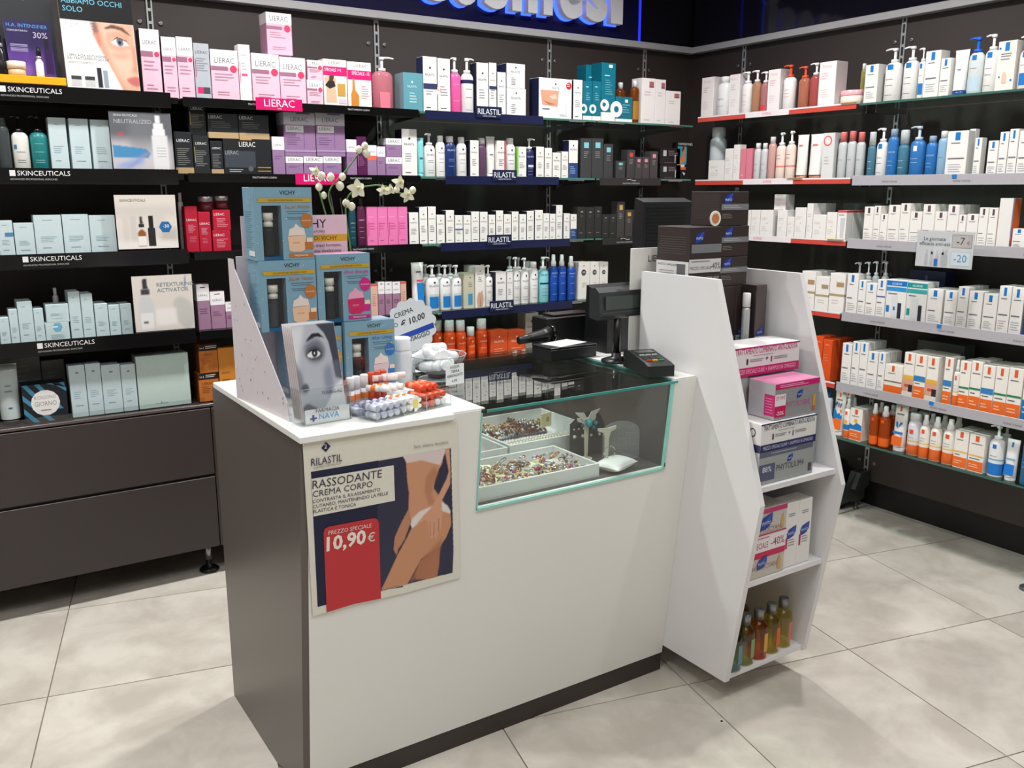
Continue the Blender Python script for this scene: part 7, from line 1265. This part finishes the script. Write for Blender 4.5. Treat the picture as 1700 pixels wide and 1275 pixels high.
for (dx, dy, dz, ax, az) in ((-.03, -.015, .065, 80, 20), (.0, -.03, .07, 84, -6), (.03, -.02, .072, 82, -30), (.0, .02, .075, 70, 60), (-.02, .0, .1, 86, 10), (.018, -.005, .102, 84, -24), (.048, .012, .09, 78, -60), (-.045, .02, .098, 60, 40), (.01, .03, .118, 86, -80)):
    n_ += 1; o = thing('travel_bottle', 'small white travel bottle in the glass bowl, %s' % ['lower left', 'lower centre', 'lower right', 'deep inside', 'upper left', 'upper centre', 'right rim', 'left rim', 'topmost'][n_-1], 'bottle', (BX+dx, BY+dy, CT+dz*.85-.012), 0, 'travel bottles in the bowl')
    MB().lathe([(.015, -.035), (.016, -.03), (.016, .012), (.01, .018)], M((232, 234, 236), .4), seg=16).build('bottle_body', o); MB().lathe([(.0155, .0185), (.0155, .036), (.014, .038)], M((240, 240, 240), .3), seg=16).build('cap', o); o.rotation_euler = (math.radians(ax), 0, math.radians(az))
def scallop(cx, cz, R, n, amp, Y0, Y1, m, mb):
    p = [(cx+(R+amp*abs(math.sin(n*a/2)))*math.cos(a), cz+(R+amp*abs(math.sin(n*a/2)))*math.sin(a)) for a in [2*PI*i/96 for i in range(96)]]; return mb.prism(p, Y0, Y1, m, axis='y')
t = thing('handwritten_sign', 'white scalloped card with handwritten 10,00 euro and blue stripe', 'sign', (1.238, 2.455, 1.192)); mb = MB(); scallop(0, 0, .078, 14, .01, 0, .0015, M((226, 230, 234), .45), mb); BI = M((22, 22, 26), .5)
mb.text('CREMA', -.056, .028, .0155, BI, Y=-.0006, align='l', ang=.28, wmax=.066).text('VISO', -.084, -.004, .013, BI, Y=-.0006, align='l', ang=.2, wmax=.042).text('€ 10,00', -.034, .0, .019, BI, Y=-.0006, align='l', ang=.28, wmax=.088, shear=.15, bold=.015).text('FORMA', -.078, -.066, .013, BI, Y=-.0006, align='l', ang=.24, wmax=.036).text('TO VIAGGIO', -.038, -.055, .0145, BI, Y=-.0006, align='l', ang=.24, wmax=.105, bold=.01)
ca, sa = math.cos(.26), math.sin(.26); mb.face([(u*ca-v*sa, -.0004, u*sa+v*ca-.022) for u, v in ((-.074, -.008), (.08, -.008), (.08, .009), (-.077, .009))], M((34, 74, 176), .4)); mb.build('card_face', t)
MB().box(-.01, .01, .0016, .003, -.147, -.06, M((210, 214, 216), .4)).box(-.03, .03, .0016, .05, -.1468, -.145, M((210, 214, 216), .4)).build('easel_foot', t)
t = thing('handwritten_label', 'small white handwritten label reading 4,99 at the bowl', 'label', (1.265, 2.236, 1.072), .12); mb = MB().box(-.033, .033, 0, .0012, -.026, .034, M((232, 234, 236), .45), c=.0003)
for s_, x, z, w in (('ACQUA', -.018, .022, .034), ('TERRA', -.014, .009, .03), ('ABBRONZANTE', -.029, -.004, .057), ('4,99', -.012, -.019, .028)): mb.text(s_, x, z, .008, BI, Y=-.0006, align='l', wmax=w, ang=.06)
mb.build('card_face', t); MB().tube([(0, .0025, -.0265), (0, .004, -.0255)], .003, AE, 6).build('clip', t)
# ---------------------------------------------------------------- orchid
OX, OY = 1.10, 2.53
t = thing('potted_orchid', 'white orchid with arching green stems behind the gift boxes', 'plant', (OX, OY, CT))
MB().lathe([(.04, 0), (.042, .005), (.055, .11), (.058, .113), (.052, .113), (.05, .1)], M((40, 42, 46), .3), seg=28).build('pot', t)
MB().lathe([(.049, .098), (.02, .104)], M((70, 52, 38), .9), seg=20).build('soil', t)
GRN = M((84, 122, 60), .5); LF = M((46, 84, 44), .4)
def leafm(a, L):
    mb = MB(); n = 7; b = 0; P = []
    for i in range(n):
        s = i/(n-1); r = s*L; z = .1+.06*math.sin(s*2.2)*1.0; w = .024*math.sin(PI*min(1, s*.95+.05))+.001
        P.append(((r*math.cos(a)-w*math.sin(a), r*math.sin(a)+w*math.cos(a), z+.004), (r*math.cos(a), r*math.sin(a), z), (r*math.cos(a)+w*math.sin(a), r*math.sin(a)-w*math.cos(a), z+.004)))
    for i in range(n-1):
        for k in (0, 1): mb.face([P[i][k], P[i][k+1], P[i+1][k+1], P[i+1][k]], LF, True); mb.face([tuple(np.array(q)-np.array((0, 0, .0015))) for q in (P[i+1][k], P[i+1][k+1], P[i][k+1], P[i][k])], LF, True)
    return mb.build('leaf', t)
for a in (1.2, 2.4, .4): leafm(a, .1)
OF = .35
def sp(*w): return [(x-OX, y-OY, z-CT) for x, y, z in w]
st1 = sp((1.10, 2.53, 1.15), (1.078, 2.54, 1.35), (1.04, 2.56, 1.53), (1.035, 2.57, 1.60), (1.09, 2.57, 1.66), (1.14, 2.57, 1.72)); st2 = sp((1.105, 2.53, 1.15), (1.09, 2.55, 1.40), (1.08, 2.56, 1.55), (1.11, 2.57, 1.60), (1.165, 2.58, 1.615), (1.22, 2.58, 1.615), (1.28, 2.58, 1.59))
st3 = sp((1.095, 2.53, 1.15), (1.05, 2.55, 1.40), (1.02, 2.56, 1.52), (1.0, 2.57, 1.61), (.985, 2.57, 1.65))
def dense(p, n=8):
    out = []; P = [np.array(q, float) for q in p]; P = [2*P[0]-P[1]]+P+[2*P[-1]-P[-2]]
    for i in range(1, len(P)-2):
        for s in np.linspace(0, 1, n, endpoint=False): a, b, c, d = P[i-1:i+3]; out.append(tuple(.5*((2*b)+(-a+c)*s+(2*a-5*b+4*c-d)*s*s+(-a+3*b-3*c+d)*s**3)))
    return out+[tuple(p[-1])]
for s_ in (st1, st2, st3): MB().tube(dense(s_), .0024, GRN, 7).build('stem', t)
MB().tube(sp((1.1, 2.535, 1.14), (1.062, 2.555, 1.58)), .002, M((24, 22, 22), .5), 6).build('support_stick', t); MB().tube(sp((1.09, 2.525, 1.14), (1.03, 2.555, 1.60)), .002, M((24, 22, 22), .5), 6).build('support_stick', t)
PET = M((232, 230, 206), .5); PEY = M((206, 200, 110), .5)
def flower(x, z, r, y=2.57, seed=0, face=(.0, -1.0)):
    rg = random.Random(seed); f = MB(); rg0 = rg.uniform(0, 2)
    for k in range(5):
        a = rg0+k*2*PI/5; w = r*.42; pts = []
        for i in range(5):
            s = i/4; pts.append((s*r, w*math.sin(PI*(.15+.8*s))*.9))
        for i in range(4):
            for sg in (1, -1):
                def q(s, ww): return (x-OX+s*math.cos(a)-ww*math.sin(a), y-OY-.012*(1-(s/r))+.01*(s/r)**2*math.sin(3*a)-.004, z-CT+s*math.sin(a)+ww*math.cos(a))
                f.face([q(pts[i][0], 0), q(pts[i+1][0], 0), q(pts[i+1][0], sg*pts[i+1][1]), q(pts[i][0], sg*pts[i][1])], PET, True)
    f.lathe([(r*.16, -.002), (r*.2, .004), (r*.1, .008)], PEY, x-OX, y-OY-.016, z-CT, seg=8); return f.build('flower', t)
def bud(x, z, r, y=2.568):
    MB().lathe([(r*.3, -r*1.1), (r*.85, -r*.5), (r, 0), (r*.8, r*.6), (r*.25, r*1.05)], PET, x-OX, y-OY, z-CT, seg=10).build('bud', t)
for i, (x, z, r) in enumerate(((1.121, 1.607, .03), (1.262, 1.626, .022), (1.288, 1.588, .024), (1.23, 1.605, .017), (1.205, 1.602, .018), (.99, 1.657, .016))): flower(x, z, r, seed=i)
for x, z, r in ((1.153, 1.733, .011), (1.133, 1.722, .011), (1.158, 1.712, .013), (1.012, 1.644, .012), (1.04, 1.641, .012), (1.077, 1.642, .011), (1.002, 1.612, .011), (1.068, 1.615, .013), (1.016, 1.588, .010), (1.086, 1.565, .012), (1.103, 1.555, .012), (1.31, 1.603, .011), (1.255, 1.605, .01)): bud(x, z, r)
# ---------------------------------------------------------------- checkout equipment
t = thing('customer_display', 'black customer price display on a round based pole', 'display', (1.896, 2.262, 1.0455))
MB().lathe([(.05, 0), (.05, .006), (.034, .012), (.016, .018), (.016, .03)], BLACKP, seg=28).build('base', t); MB().lathe([(.0125, .03), (.0125, .16)], BLACKP, seg=16).build('pole', t)
h = MB().prism([(-.012, .145), (.03, .15), (.03, .245), (-.0, .25), (-.02, .235), (-.026, .16)], -.094, .094, M((40, 43, 44), .4)).build('housing', t)
MB().box(-.072, .072, -.0285, -.0205, .178, .222, M((60, 68, 64), .1)).build('screen', h); MB().box(-.088, .088, -.0275, -.024, .167, .171, M((60, 62, 64), .3)).build('ridge', h)
cb = []
for i in range(150): a = i*.75; cb.append((.02+.055*i/150*1.6-.07, -.012+.011*math.cos(a)+.03*math.sin(i/60), .02+.011*math.sin(a)))
tag(MB().tube([(1.896+p[0]+.01, 2.19+p[1], 1.046+p[2]) for p in cb], .0022, BLACKP, 6).build('coiled_cable'), 'black coiled cable around the display pole base', 'cable')
t = thing('card_terminal', 'black card payment terminal with red, yellow and green keys', 'card reader', (1.875, 2.08, 1.0455), math.radians(-17)); t.scale = (1.12, 1.12, 1.12)
MB().prism([(-.085, 0), (-.085, .03), (-.06, .036), (.055, .052), (.085, .046), (.09, .02), (.085, 0)], -.039, .039, M((30, 34, 33), .4)).build('housing', t)
kz = lambda y: .036+(y+.06)*.139+.0006
def pad(mb, x0, x1, y0, y1, m, e=.0022): mb.box(x0, x1, y0, y1, kz(y0)-.004, kz(y0)+e, m); return mb
mb = MB(); pad(mb, -.026, .026, .012, .045, M((70, 78, 72), .1), .0045).build('screen', t)
mb = MB()
for r_ in range(4):
    for c_ in range(3): pad(mb, -.026+.0185*c_, -.026+.0185*c_+.014, -.034+.0105*r_, -.034+.0105*r_+.007, M((78, 82, 82), .4) if r_ < 3 else M((190, 192, 190), .4), .003)
mb.build('keypad', t)
for c_, m_ in enumerate(((200, 50, 40), (226, 180, 40), (40, 150, 80))): mb = MB(); pad(mb, -.026+.0185*c_, -.026+.0185*c_+.014, -.05, -.041, M(m_, .4), .003).build('key', t)
t = thing('barcode_scanner', 'black handheld barcode scanner resting on a grey stand', 'scanner', (1.79, 2.525, 1.0455))
MB().lathe([(.03, 0), (.028, .008), (.012, .014)], M((120, 122, 122), .35), seg=20).prism([(-.012, .012), (.012, .012), (.018, .06), (-.006, .06)], -.012, .012, M((120, 122, 122), .35)).build('stand', t)
MB().tube([(-.11, .0, .052), (-.06, .0, .058), (-.01, .0, .062), (.02, .0, .066)], .02, BLACKP, 12, rr=[.013, .017, .022, .028]).build('body', t); MB().lathe([(.03, 0), (.031, .012), (.024, .016)], BLACKG, 0, 0, 0, seg=18).build('window', t).matrix_local = Matrix.Translation((.02, -.0, .066)) @ Matrix.Rotation(PI/2, 4, 'Y')
t = thing('cash_box', 'low black box under a sheet of paper by the pole', 'box', (1.80, 2.37, 1.0455)); MB().box(-.095, .1, 0, .11, 0, .04, BLACKP, c=.003).build('body', t); MB().box(-.096, .101, -.001, .111, .0405, .046, M((26, 30, 34), .3), c=.002).build('lid', t)
tag(MB().box(-.07, .07, -.045, .045, 0, .0012, M((206, 206, 202), .5), c=.0003).build('paper_sheet', None, (1.8, 2.425, 1.0925), .25), 'white paper sheet lying on the low black box', 'paper')
t = thing('receipt_printer', 'large black box shaped receipt printer at the counter back', 'printer', (1.93, 2.56, 1.0455)); MB().box(-.11, .14, 0, .09, 0, .115, BLACKP, c=.004).build('body', t); MB().box(-.07, .1, .01, .08, .1155, .123, M((34, 20, 22), .2), c=.002).build('lid', t)
t = thing('receipt_till', 'black sloping till with small lit keys behind the display', 'till', (2.045, 2.42, 1.0455)); MB().prism([(-.03, 0), (-.03, .14), (.0, .2), (.09, .23), (.1, 0)], -.085, .11, BLACKP).build('body', t)
mb = MB()
for i in range(14): mb.box(-.08+.013*i, -.071+.013*i, .012+.004*(i % 3), .022+.004*(i % 3), .2055, .212+.003*(i % 4), M(((40, 120, 90), (170, 40, 50), (190, 190, 190), (40, 70, 140))[i % 4], .3))
mb.build('keys', t)
t = thing('monitor', 'black monitor with vented back, above the till', 'monitor', (2.33, 2.52, 1.0455)); mb = MB().prism([(0, .33), (0, .515), (.05, .53), (.06, .3)], -.105, .14, M((28, 30, 31), .4))
for i in range(12): mb.box(-.09, .1, -.0015, .0008, .35+.013*i, .356+.013*i, M((12, 13, 14), .5))
mb.build('housing', t); MB().prism([(.02, 0), (.02, .34), (.05, .34), (.08, 0)], -.04, .04, BLACKP).box(-.1, .1, -.04, .12, 0, .012, BLACKP, c=.003).build('stand', t)
sg = thing('brand_card', 'white card behind the tower, brand name partly hidden', 'sign', (2.06, 2.245, 1.0458)); mb = MB().box(-.127, .127, 0, .003, 0, .372, M((222, 220, 216), .4), c=.001); mb.text('LIERAC', -.006, .326, .0215, M((40, 38, 42), .4), Y=-.0006, wmax=.09); mb.text('PARIS', -.006, .31, .006, M((150, 150, 150), .4), Y=-.0006); mb.build('sheet', sg)
# ---------------------------------------------------------------- jewellery in the glass display
TW = M((216, 218, 216), .4)
def tray(lab, x0, x1, y0, y1, z0, z1):
    w, d, h = x1-x0, y1-y0, z1-z0; th = .007; t = thing('jewellery_tray', lab, 'tray', ((x0+x1)/2, (y0+y1)/2, z0))
    MB().box(-w/2, w/2, -d/2, d/2, 0, .004, TW).box(-w/2, w/2, -d/2, -d/2+th, .004, h, TW, c=.001).box(-w/2, w/2, d/2-th, d/2, .004, h, TW, c=.001).box(-w/2, -w/2+th, -d/2+th, d/2-th, .004, h, TW, c=.001).box(w/2-th, w/2, -d/2+th, d/2-th, .004, h, TW, c=.001).build('tray_shell', t)
tray('white front jewellery tray with earring cards and rings', 1.19, 1.622, 2.0, 2.232, .7645, .806); tray('white rear jewellery tray with pearls and bracelets', 1.462, 1.83, 2.246, 2.6, .7645, .826); tray('small white tray with dark red beads at the rear left', 1.19, 1.455, 2.246, 2.6, .7645, .822)
GLD, SLV, CPR = M((190, 150, 90), .25, .9), M((190, 190, 192), .2, .9), M((150, 92, 66), .3, .8)
def torus(mb, cx, cy, cz, R, r, m, tx=0.0, ty=0.0, n=18):
    mt = Matrix.Rotation(tx, 3, 'X') @ Matrix.Rotation(ty, 3, 'Y'); P = [Vector((cx, cy, cz))+mt @ Vector((R*math.cos(2*PI*i/n), R*math.sin(2*PI*i/n), 0)) for i in range(n+1)]; return mb.tube([tuple(p) for p in P], r, m, 6)
def ball(mb, x, y, z, r, m, seg=8): return mb.lathe([(r*.38, -r*.92), (r*.92, -r*.38), (r*.92, .38*r), (.38*r, .92*r)], m, x, y, z, seg=seg)
rg = random.Random(21); CRM = M((222, 212, 168), .5); CLR = [(150, 60, 90), (190, 30, 120), (200, 196, 190), (120, 86, 60), (90, 40, 60), (180, 160, 110)]
sp_ = [(1.225, 2.12), (1.27, 2.165), (1.33, 2.19), (1.39, 2.2), (1.30, 2.10), (1.36, 2.12), (1.42, 2.14), (1.25, 2.05), (1.32, 2.04), (1.39, 2.05), (1.455, 2.075), (1.46, 2.16), (1.5, 2.12), (1.53, 2.17), (1.55, 2.08), (1.23, 2.19), (1.50, 2.05), (1.345, 2.15), (1.41, 2.095)]
for k, (x, y) in enumerate(sp_):
    c = CRM if k not in (12, 14) else M((190, 172, 160), .5); t = thing('earring_card', 'cream earring card in the front tray, %s' % (ORD[k]+' counted from the left rear'), 'earrings', (x, y, .776+.0052*(k % 3)), rg.uniform(-.7, .5), 'earring cards in the front tray')
    t.rotation_euler.x = rg.uniform(.05, .5); MB().box(-.024, .024, -.019, .019, 0, .0012, c).build('card', t)
    mb = MB(); col = M(CLR[k % 6], .2, .3)
    for s in (-1, 1): torus(mb, .009*s, 0, .006, .0055, .0014, GLD if k % 2 else SLV, 1.2); ball(mb, .009*s, -.004, .007, .0042, col)
    mb.build('earring', t)
RX = sorted(rg.uniform(1.215, 1.595) for _ in range(64)); CNT = {}
for k in range(64):
    x = RX[k]; y = rg.uniform(2.025, 2.195); big = k % 5 == 0; mb = MB(); m = (GLD, SLV, CPR, SLV)[k % 4]; R = .018 if big else rg.uniform(.008, .012)
    torus(mb, 0, 0, 0, R, .0026 if big else .0022, m, rg.uniform(-.5, .5), rg.uniform(-.5, .5))
    if not big: ball(mb, R, 0, .002, .0055, M(CLR[k % 6], .15, .2))
    o = mb.build('bangle' if big else 'ring', None, (x, y, .792+.008*(k % 2))); ky = (('gold', 'silver', 'copper', 'silver')[k % 4], 'bangle' if big else 'finger ring with stone'); CNT[ky] = CNT.get(ky, 0)+1; tag(o, '%s %s, %s from left in the front tray' % (*ky, ORD[CNT[ky]-1]), 'jewellery', '%s %s in the front tray' % (('gold', 'silver', 'copper', 'silver')[k % 4], 'bangles' if big else 'rings'))
PRL = M((232, 226, 212), .2)
def strand(lab, pts, r, m, grp):
    mb = MB(); P = dense(pts, 80); last = None
    for p in P:
        if last is None or (Vector(p)-Vector(last)).length > r*1.9: ball(mb, *p, r, m, 7); last = p
    return tag(mb.build('bead_necklace'), lab, 'necklace', grp)
for k in range(6): strand('strand of white pearls in the rear tray, %s from the front' % ORD[k], [(1.50+.012*(k % 2), 2.285+.022*k, .781+.004*(k % 2)), (1.60, 2.278+.023*k, .787), (1.70, 2.290+.022*k, .786), (1.80, 2.30+.02*k, .783)], .0062, PRL, 'pearl strands')
strand('strand of red beads at the front of the rear tray', [(1.48, 2.266, .778), (1.6, 2.26, .78), (1.78, 2.266, .779)], .004, M((170, 40, 44), .3), None); strand('strand of violet beads behind the pearls', [(1.5, 2.43, .786), (1.62, 2.425, .79), (1.74, 2.43, .788)], .005, M((70, 60, 86), .3), None)
for k in range(6): strand('strand of dark red beads in the small rear tray, %s' % ORD[k], [(1.24+.03*k, 2.275, .776), (1.235+.03*k, 2.4, .779), (1.24+.03*k, 2.56, .777)], .005, M((104, 34, 36), .3), 'dark red strands')
RX = sorted(rg.uniform(1.505, 1.755) for _ in range(26))
for k in range(26):
    x = RX[k]; y = rg.uniform(2.48, 2.555); mb = MB(); m = (GLD, CPR, M((90, 60, 44), .3, .4), SLV)[k % 4]; n = 16; R = rg.uniform(.02, .027)
    for i in range(n): ball(mb, R*math.cos(2*PI*i/n), R*math.sin(2*PI*i/n), .004*math.sin(i*2.3), .0048, m, 6)
    o = mb.build('bead_bracelet', None, (x, y, .776+.0078*(k % 5))); o.rotation_euler = (rg.uniform(-.3, .3), rg.uniform(-.3, .3), 0); tag(o, '%s bead bracelet, %s from left in the rear heap' % (('gold', 'copper', 'dark brown', 'silver')[k % 4], ORD[k//4]), 'bracelet', '%s bracelets in the rear tray' % ('gold', 'copper', 'dark brown', 'silver')[k % 4])
tag(MB().box(-.026, .026, -.003, .003, 0, .05, CRM, c=.001).box(.0, .01, -.006, -.003, .02, .035, GLD).build('earring_card', None, (1.745, 2.45, .80), .2), 'upright cream earring card standing among the bracelets', 'earrings')
BSX = thing('earring_board', 'black upright board with rows of pearl studs', 'earring stand', (1.735, 2.205, .7645), -.18); pr_ = [(-.062, 0), (.062, 0), (.062, .1), (.045, .13), (.02, .145), (-.02, .14), (-.062, .105)]
MB().prism(pr_, 0, .003, M((22, 22, 24), .3), axis='y').build('board', BSX); mb = MB()
for i in range(5): ball(mb, -.05+.017*i, -.004, .088, .0032, PRL); 
for i in range(4): ball(mb, -.048+.03*i, -.005, .064, .0065 if i < 2 else .005, PRL)
mb.build('pearl_stud', BSX)
CBX = thing('earring_board', 'clear acrylic board with five rows of small studs', 'earring stand', (1.80, 2.10, .7645), math.radians(-22)); n = 20
pr_ = [(-.07, 0), (.052, 0)]+[(.052-.0+0, .09)]+[(-.009+.061*math.cos(a), .09+.035*math.sin(a)) for a in np.linspace(.1, PI-.1, 12)]+[(-.07, .09)]
MB().prism(pr_, 0, .003, M((235, 238, 238), .02, 0, 'film'), axis='y').build('board', CBX); mb = MB()
for r_ in range(5):
    for c_ in range(9-(r_ % 2)): ball(mb, -.055+.0125*c_, -.003, .03+.0185*r_, .0022, SLV, 6)
mb.build('stud', CBX)
def tstand(x, y, h, lab, butterfly):
    t = thing('earring_holder', lab, 'earring stand', (x, y, .7645)); IV = M((206, 202, 182), .4); mb = MB()
    mb.lathe([(.02, 0), (.02, .003)], IV, seg=16).prism([(-.004, .003), (.004, .003), (.007, h*.7), (.014, h*.86), (.034, h*.92), (.036, h), (.02, h*.985), (0, h*.97), (-.02, h*.985), (-.036, h), (-.034, h*.92), (-.014, h*.86), (-.007, h*.7)], -.003, .003, IV, axis='y').build('stand', t)
    if butterfly:
        for s in (-1, 1): MB().prism([(0, h*.95), (s*.018, h*.93), (s*.04, h*1.08), (s*.05, h*1.16), (s*.015, h*1.12)], -.006, -.004, M((196, 194, 184), .3), axis='y').build('wing', t)
        mb = MB(); ball(mb, .002, -.01, h*.86, .0125, M((40, 150, 160), .3), 14); ball(mb, .03, -.008, h*.84, .008, M((40, 140, 160), .3), 10); ball(mb, .022, -.008, h*.74, .007, M((30, 110, 130), .3), 10); ball(mb, -.02, -.006, h*.82, .006, M((40, 90, 100), .3), 10); mb.build('turquoise_bead', t)
tstand(1.70, 2.165, .138, 'ivory earring holder with butterfly wings and turquoise beads', True); tstand(1.722, 2.09, .118, 'plain ivory tee shaped earring holder behind the cushion', False)
def cushion():
    t = thing('jewellery_cushion', 'white pillow shaped cushion beside the front tray', 'cushion', (1.705, 2.025, .7648), .35); n = 16; V = []; F = []; mb = MB()
    for side in (1, -1):
        b = len(mb.v)
        for j in range(n+1):
            for i in range(n+1):
                u, v = i/n*2-1, j/n*2-1; e = (max(0, (1-u*u)*(1-v*v)))**.42; pinch = 1-.13*(1-abs(u*v))*0-.1*((1-u*u)*abs(v)**3+(1-v*v)*abs(u)**3); mb.v.append((u*.062*pinch, v*.045*pinch, .020+side*.019*e))
        for j in range(n):
            for i in range(n):
                q = (b+j*(n+1)+i, b+j*(n+1)+i+1, b+(j+1)*(n+1)+i+1, b+(j+1)*(n+1)+i); mb.f.append(q if side > 0 else q[::-1]); mb.m.append(mb.mi(M((234, 234, 232), .5))); mb.sm.append(True)
    mb.build('pillow', t)
    mb = MB(); [ball(mb, -.012+.022*math.cos(a), .01, .054+.018*math.sin(a), .003, SLV, 6) for a in np.linspace(.3, 2*PI-.4, 16)]; o = mb.build('bead_bracelet', None, (1.705, 2.03, .765)); tag(o, 'clear silver bracelet standing on the white cushion', 'bracelet')
cushion()
# ---------------------------------------------------------------- behind the tower: bin, shelf foot; a disc on the floor
t = thing('pedal_bin', 'dark metal bin with chrome rim under the right shelves', 'bin', (3.82, 2.828, 0)); MB().lathe([(.095, 0), (.1, .01), (.1, .2), (.092, .235), (.06, .25)], M((34, 34, 34), .25, .6), seg=32).build('body', t)
MB().tube([(-.03, -.102, .02), (-.03, -.103, .19), (-.032, -.094, .225), (-.03, -.06, .245)], .008, CHROME, 8).build('chrome_handle', t)
t = thing('floor_bracket', 'grey metal shelf support with levelling pads on the floor', 'bracket', (3.8, 2.69, 0)); G_ = M((74, 76, 74), .4, .5)
MB().prism([(-.2, .03), (-.19, .06), (-.1, .1), (.02, .16), (.06, .2), (.13, .2), (.14, .05), (.09, .03), (.03, .05), (-.06, .045), (-.1, .03)], -.004, .004, G_, axis='y').prism([(.02, .12), (.06, .2), (.13, .2), (.135, .13), (.08, .1)], -.03, .03, G_, axis='y').build('bracket_plate', t)
for x in (-.16, .08): MB().lathe([(.016, 0), (.016, .008), (.006, .012), (.006, .045)], M((120, 120, 118), .3, .7), x, 0, .0005, seg=14).build('pad', t)
tag(MB().lathe([(.035, 0), (.034, .01), (.028, .014)], M((110, 116, 120), .3, .6), seg=24).build('floor_disc', None, (3.645, 1.694, .0005)), 'grey metal disc on the floor at the right edge', 'disc')
tag(MB().lathe([(.004, 0), (.004, .0012)], BLACKP, seg=8).build('debris', None, (1.9, 1.72, .0003)), 'tiny dark speck on the floor tile', 'debris')
C.objects.link(bpy.data.objects.new('x', None)) if False else None
bpy.context.view_layer.update()
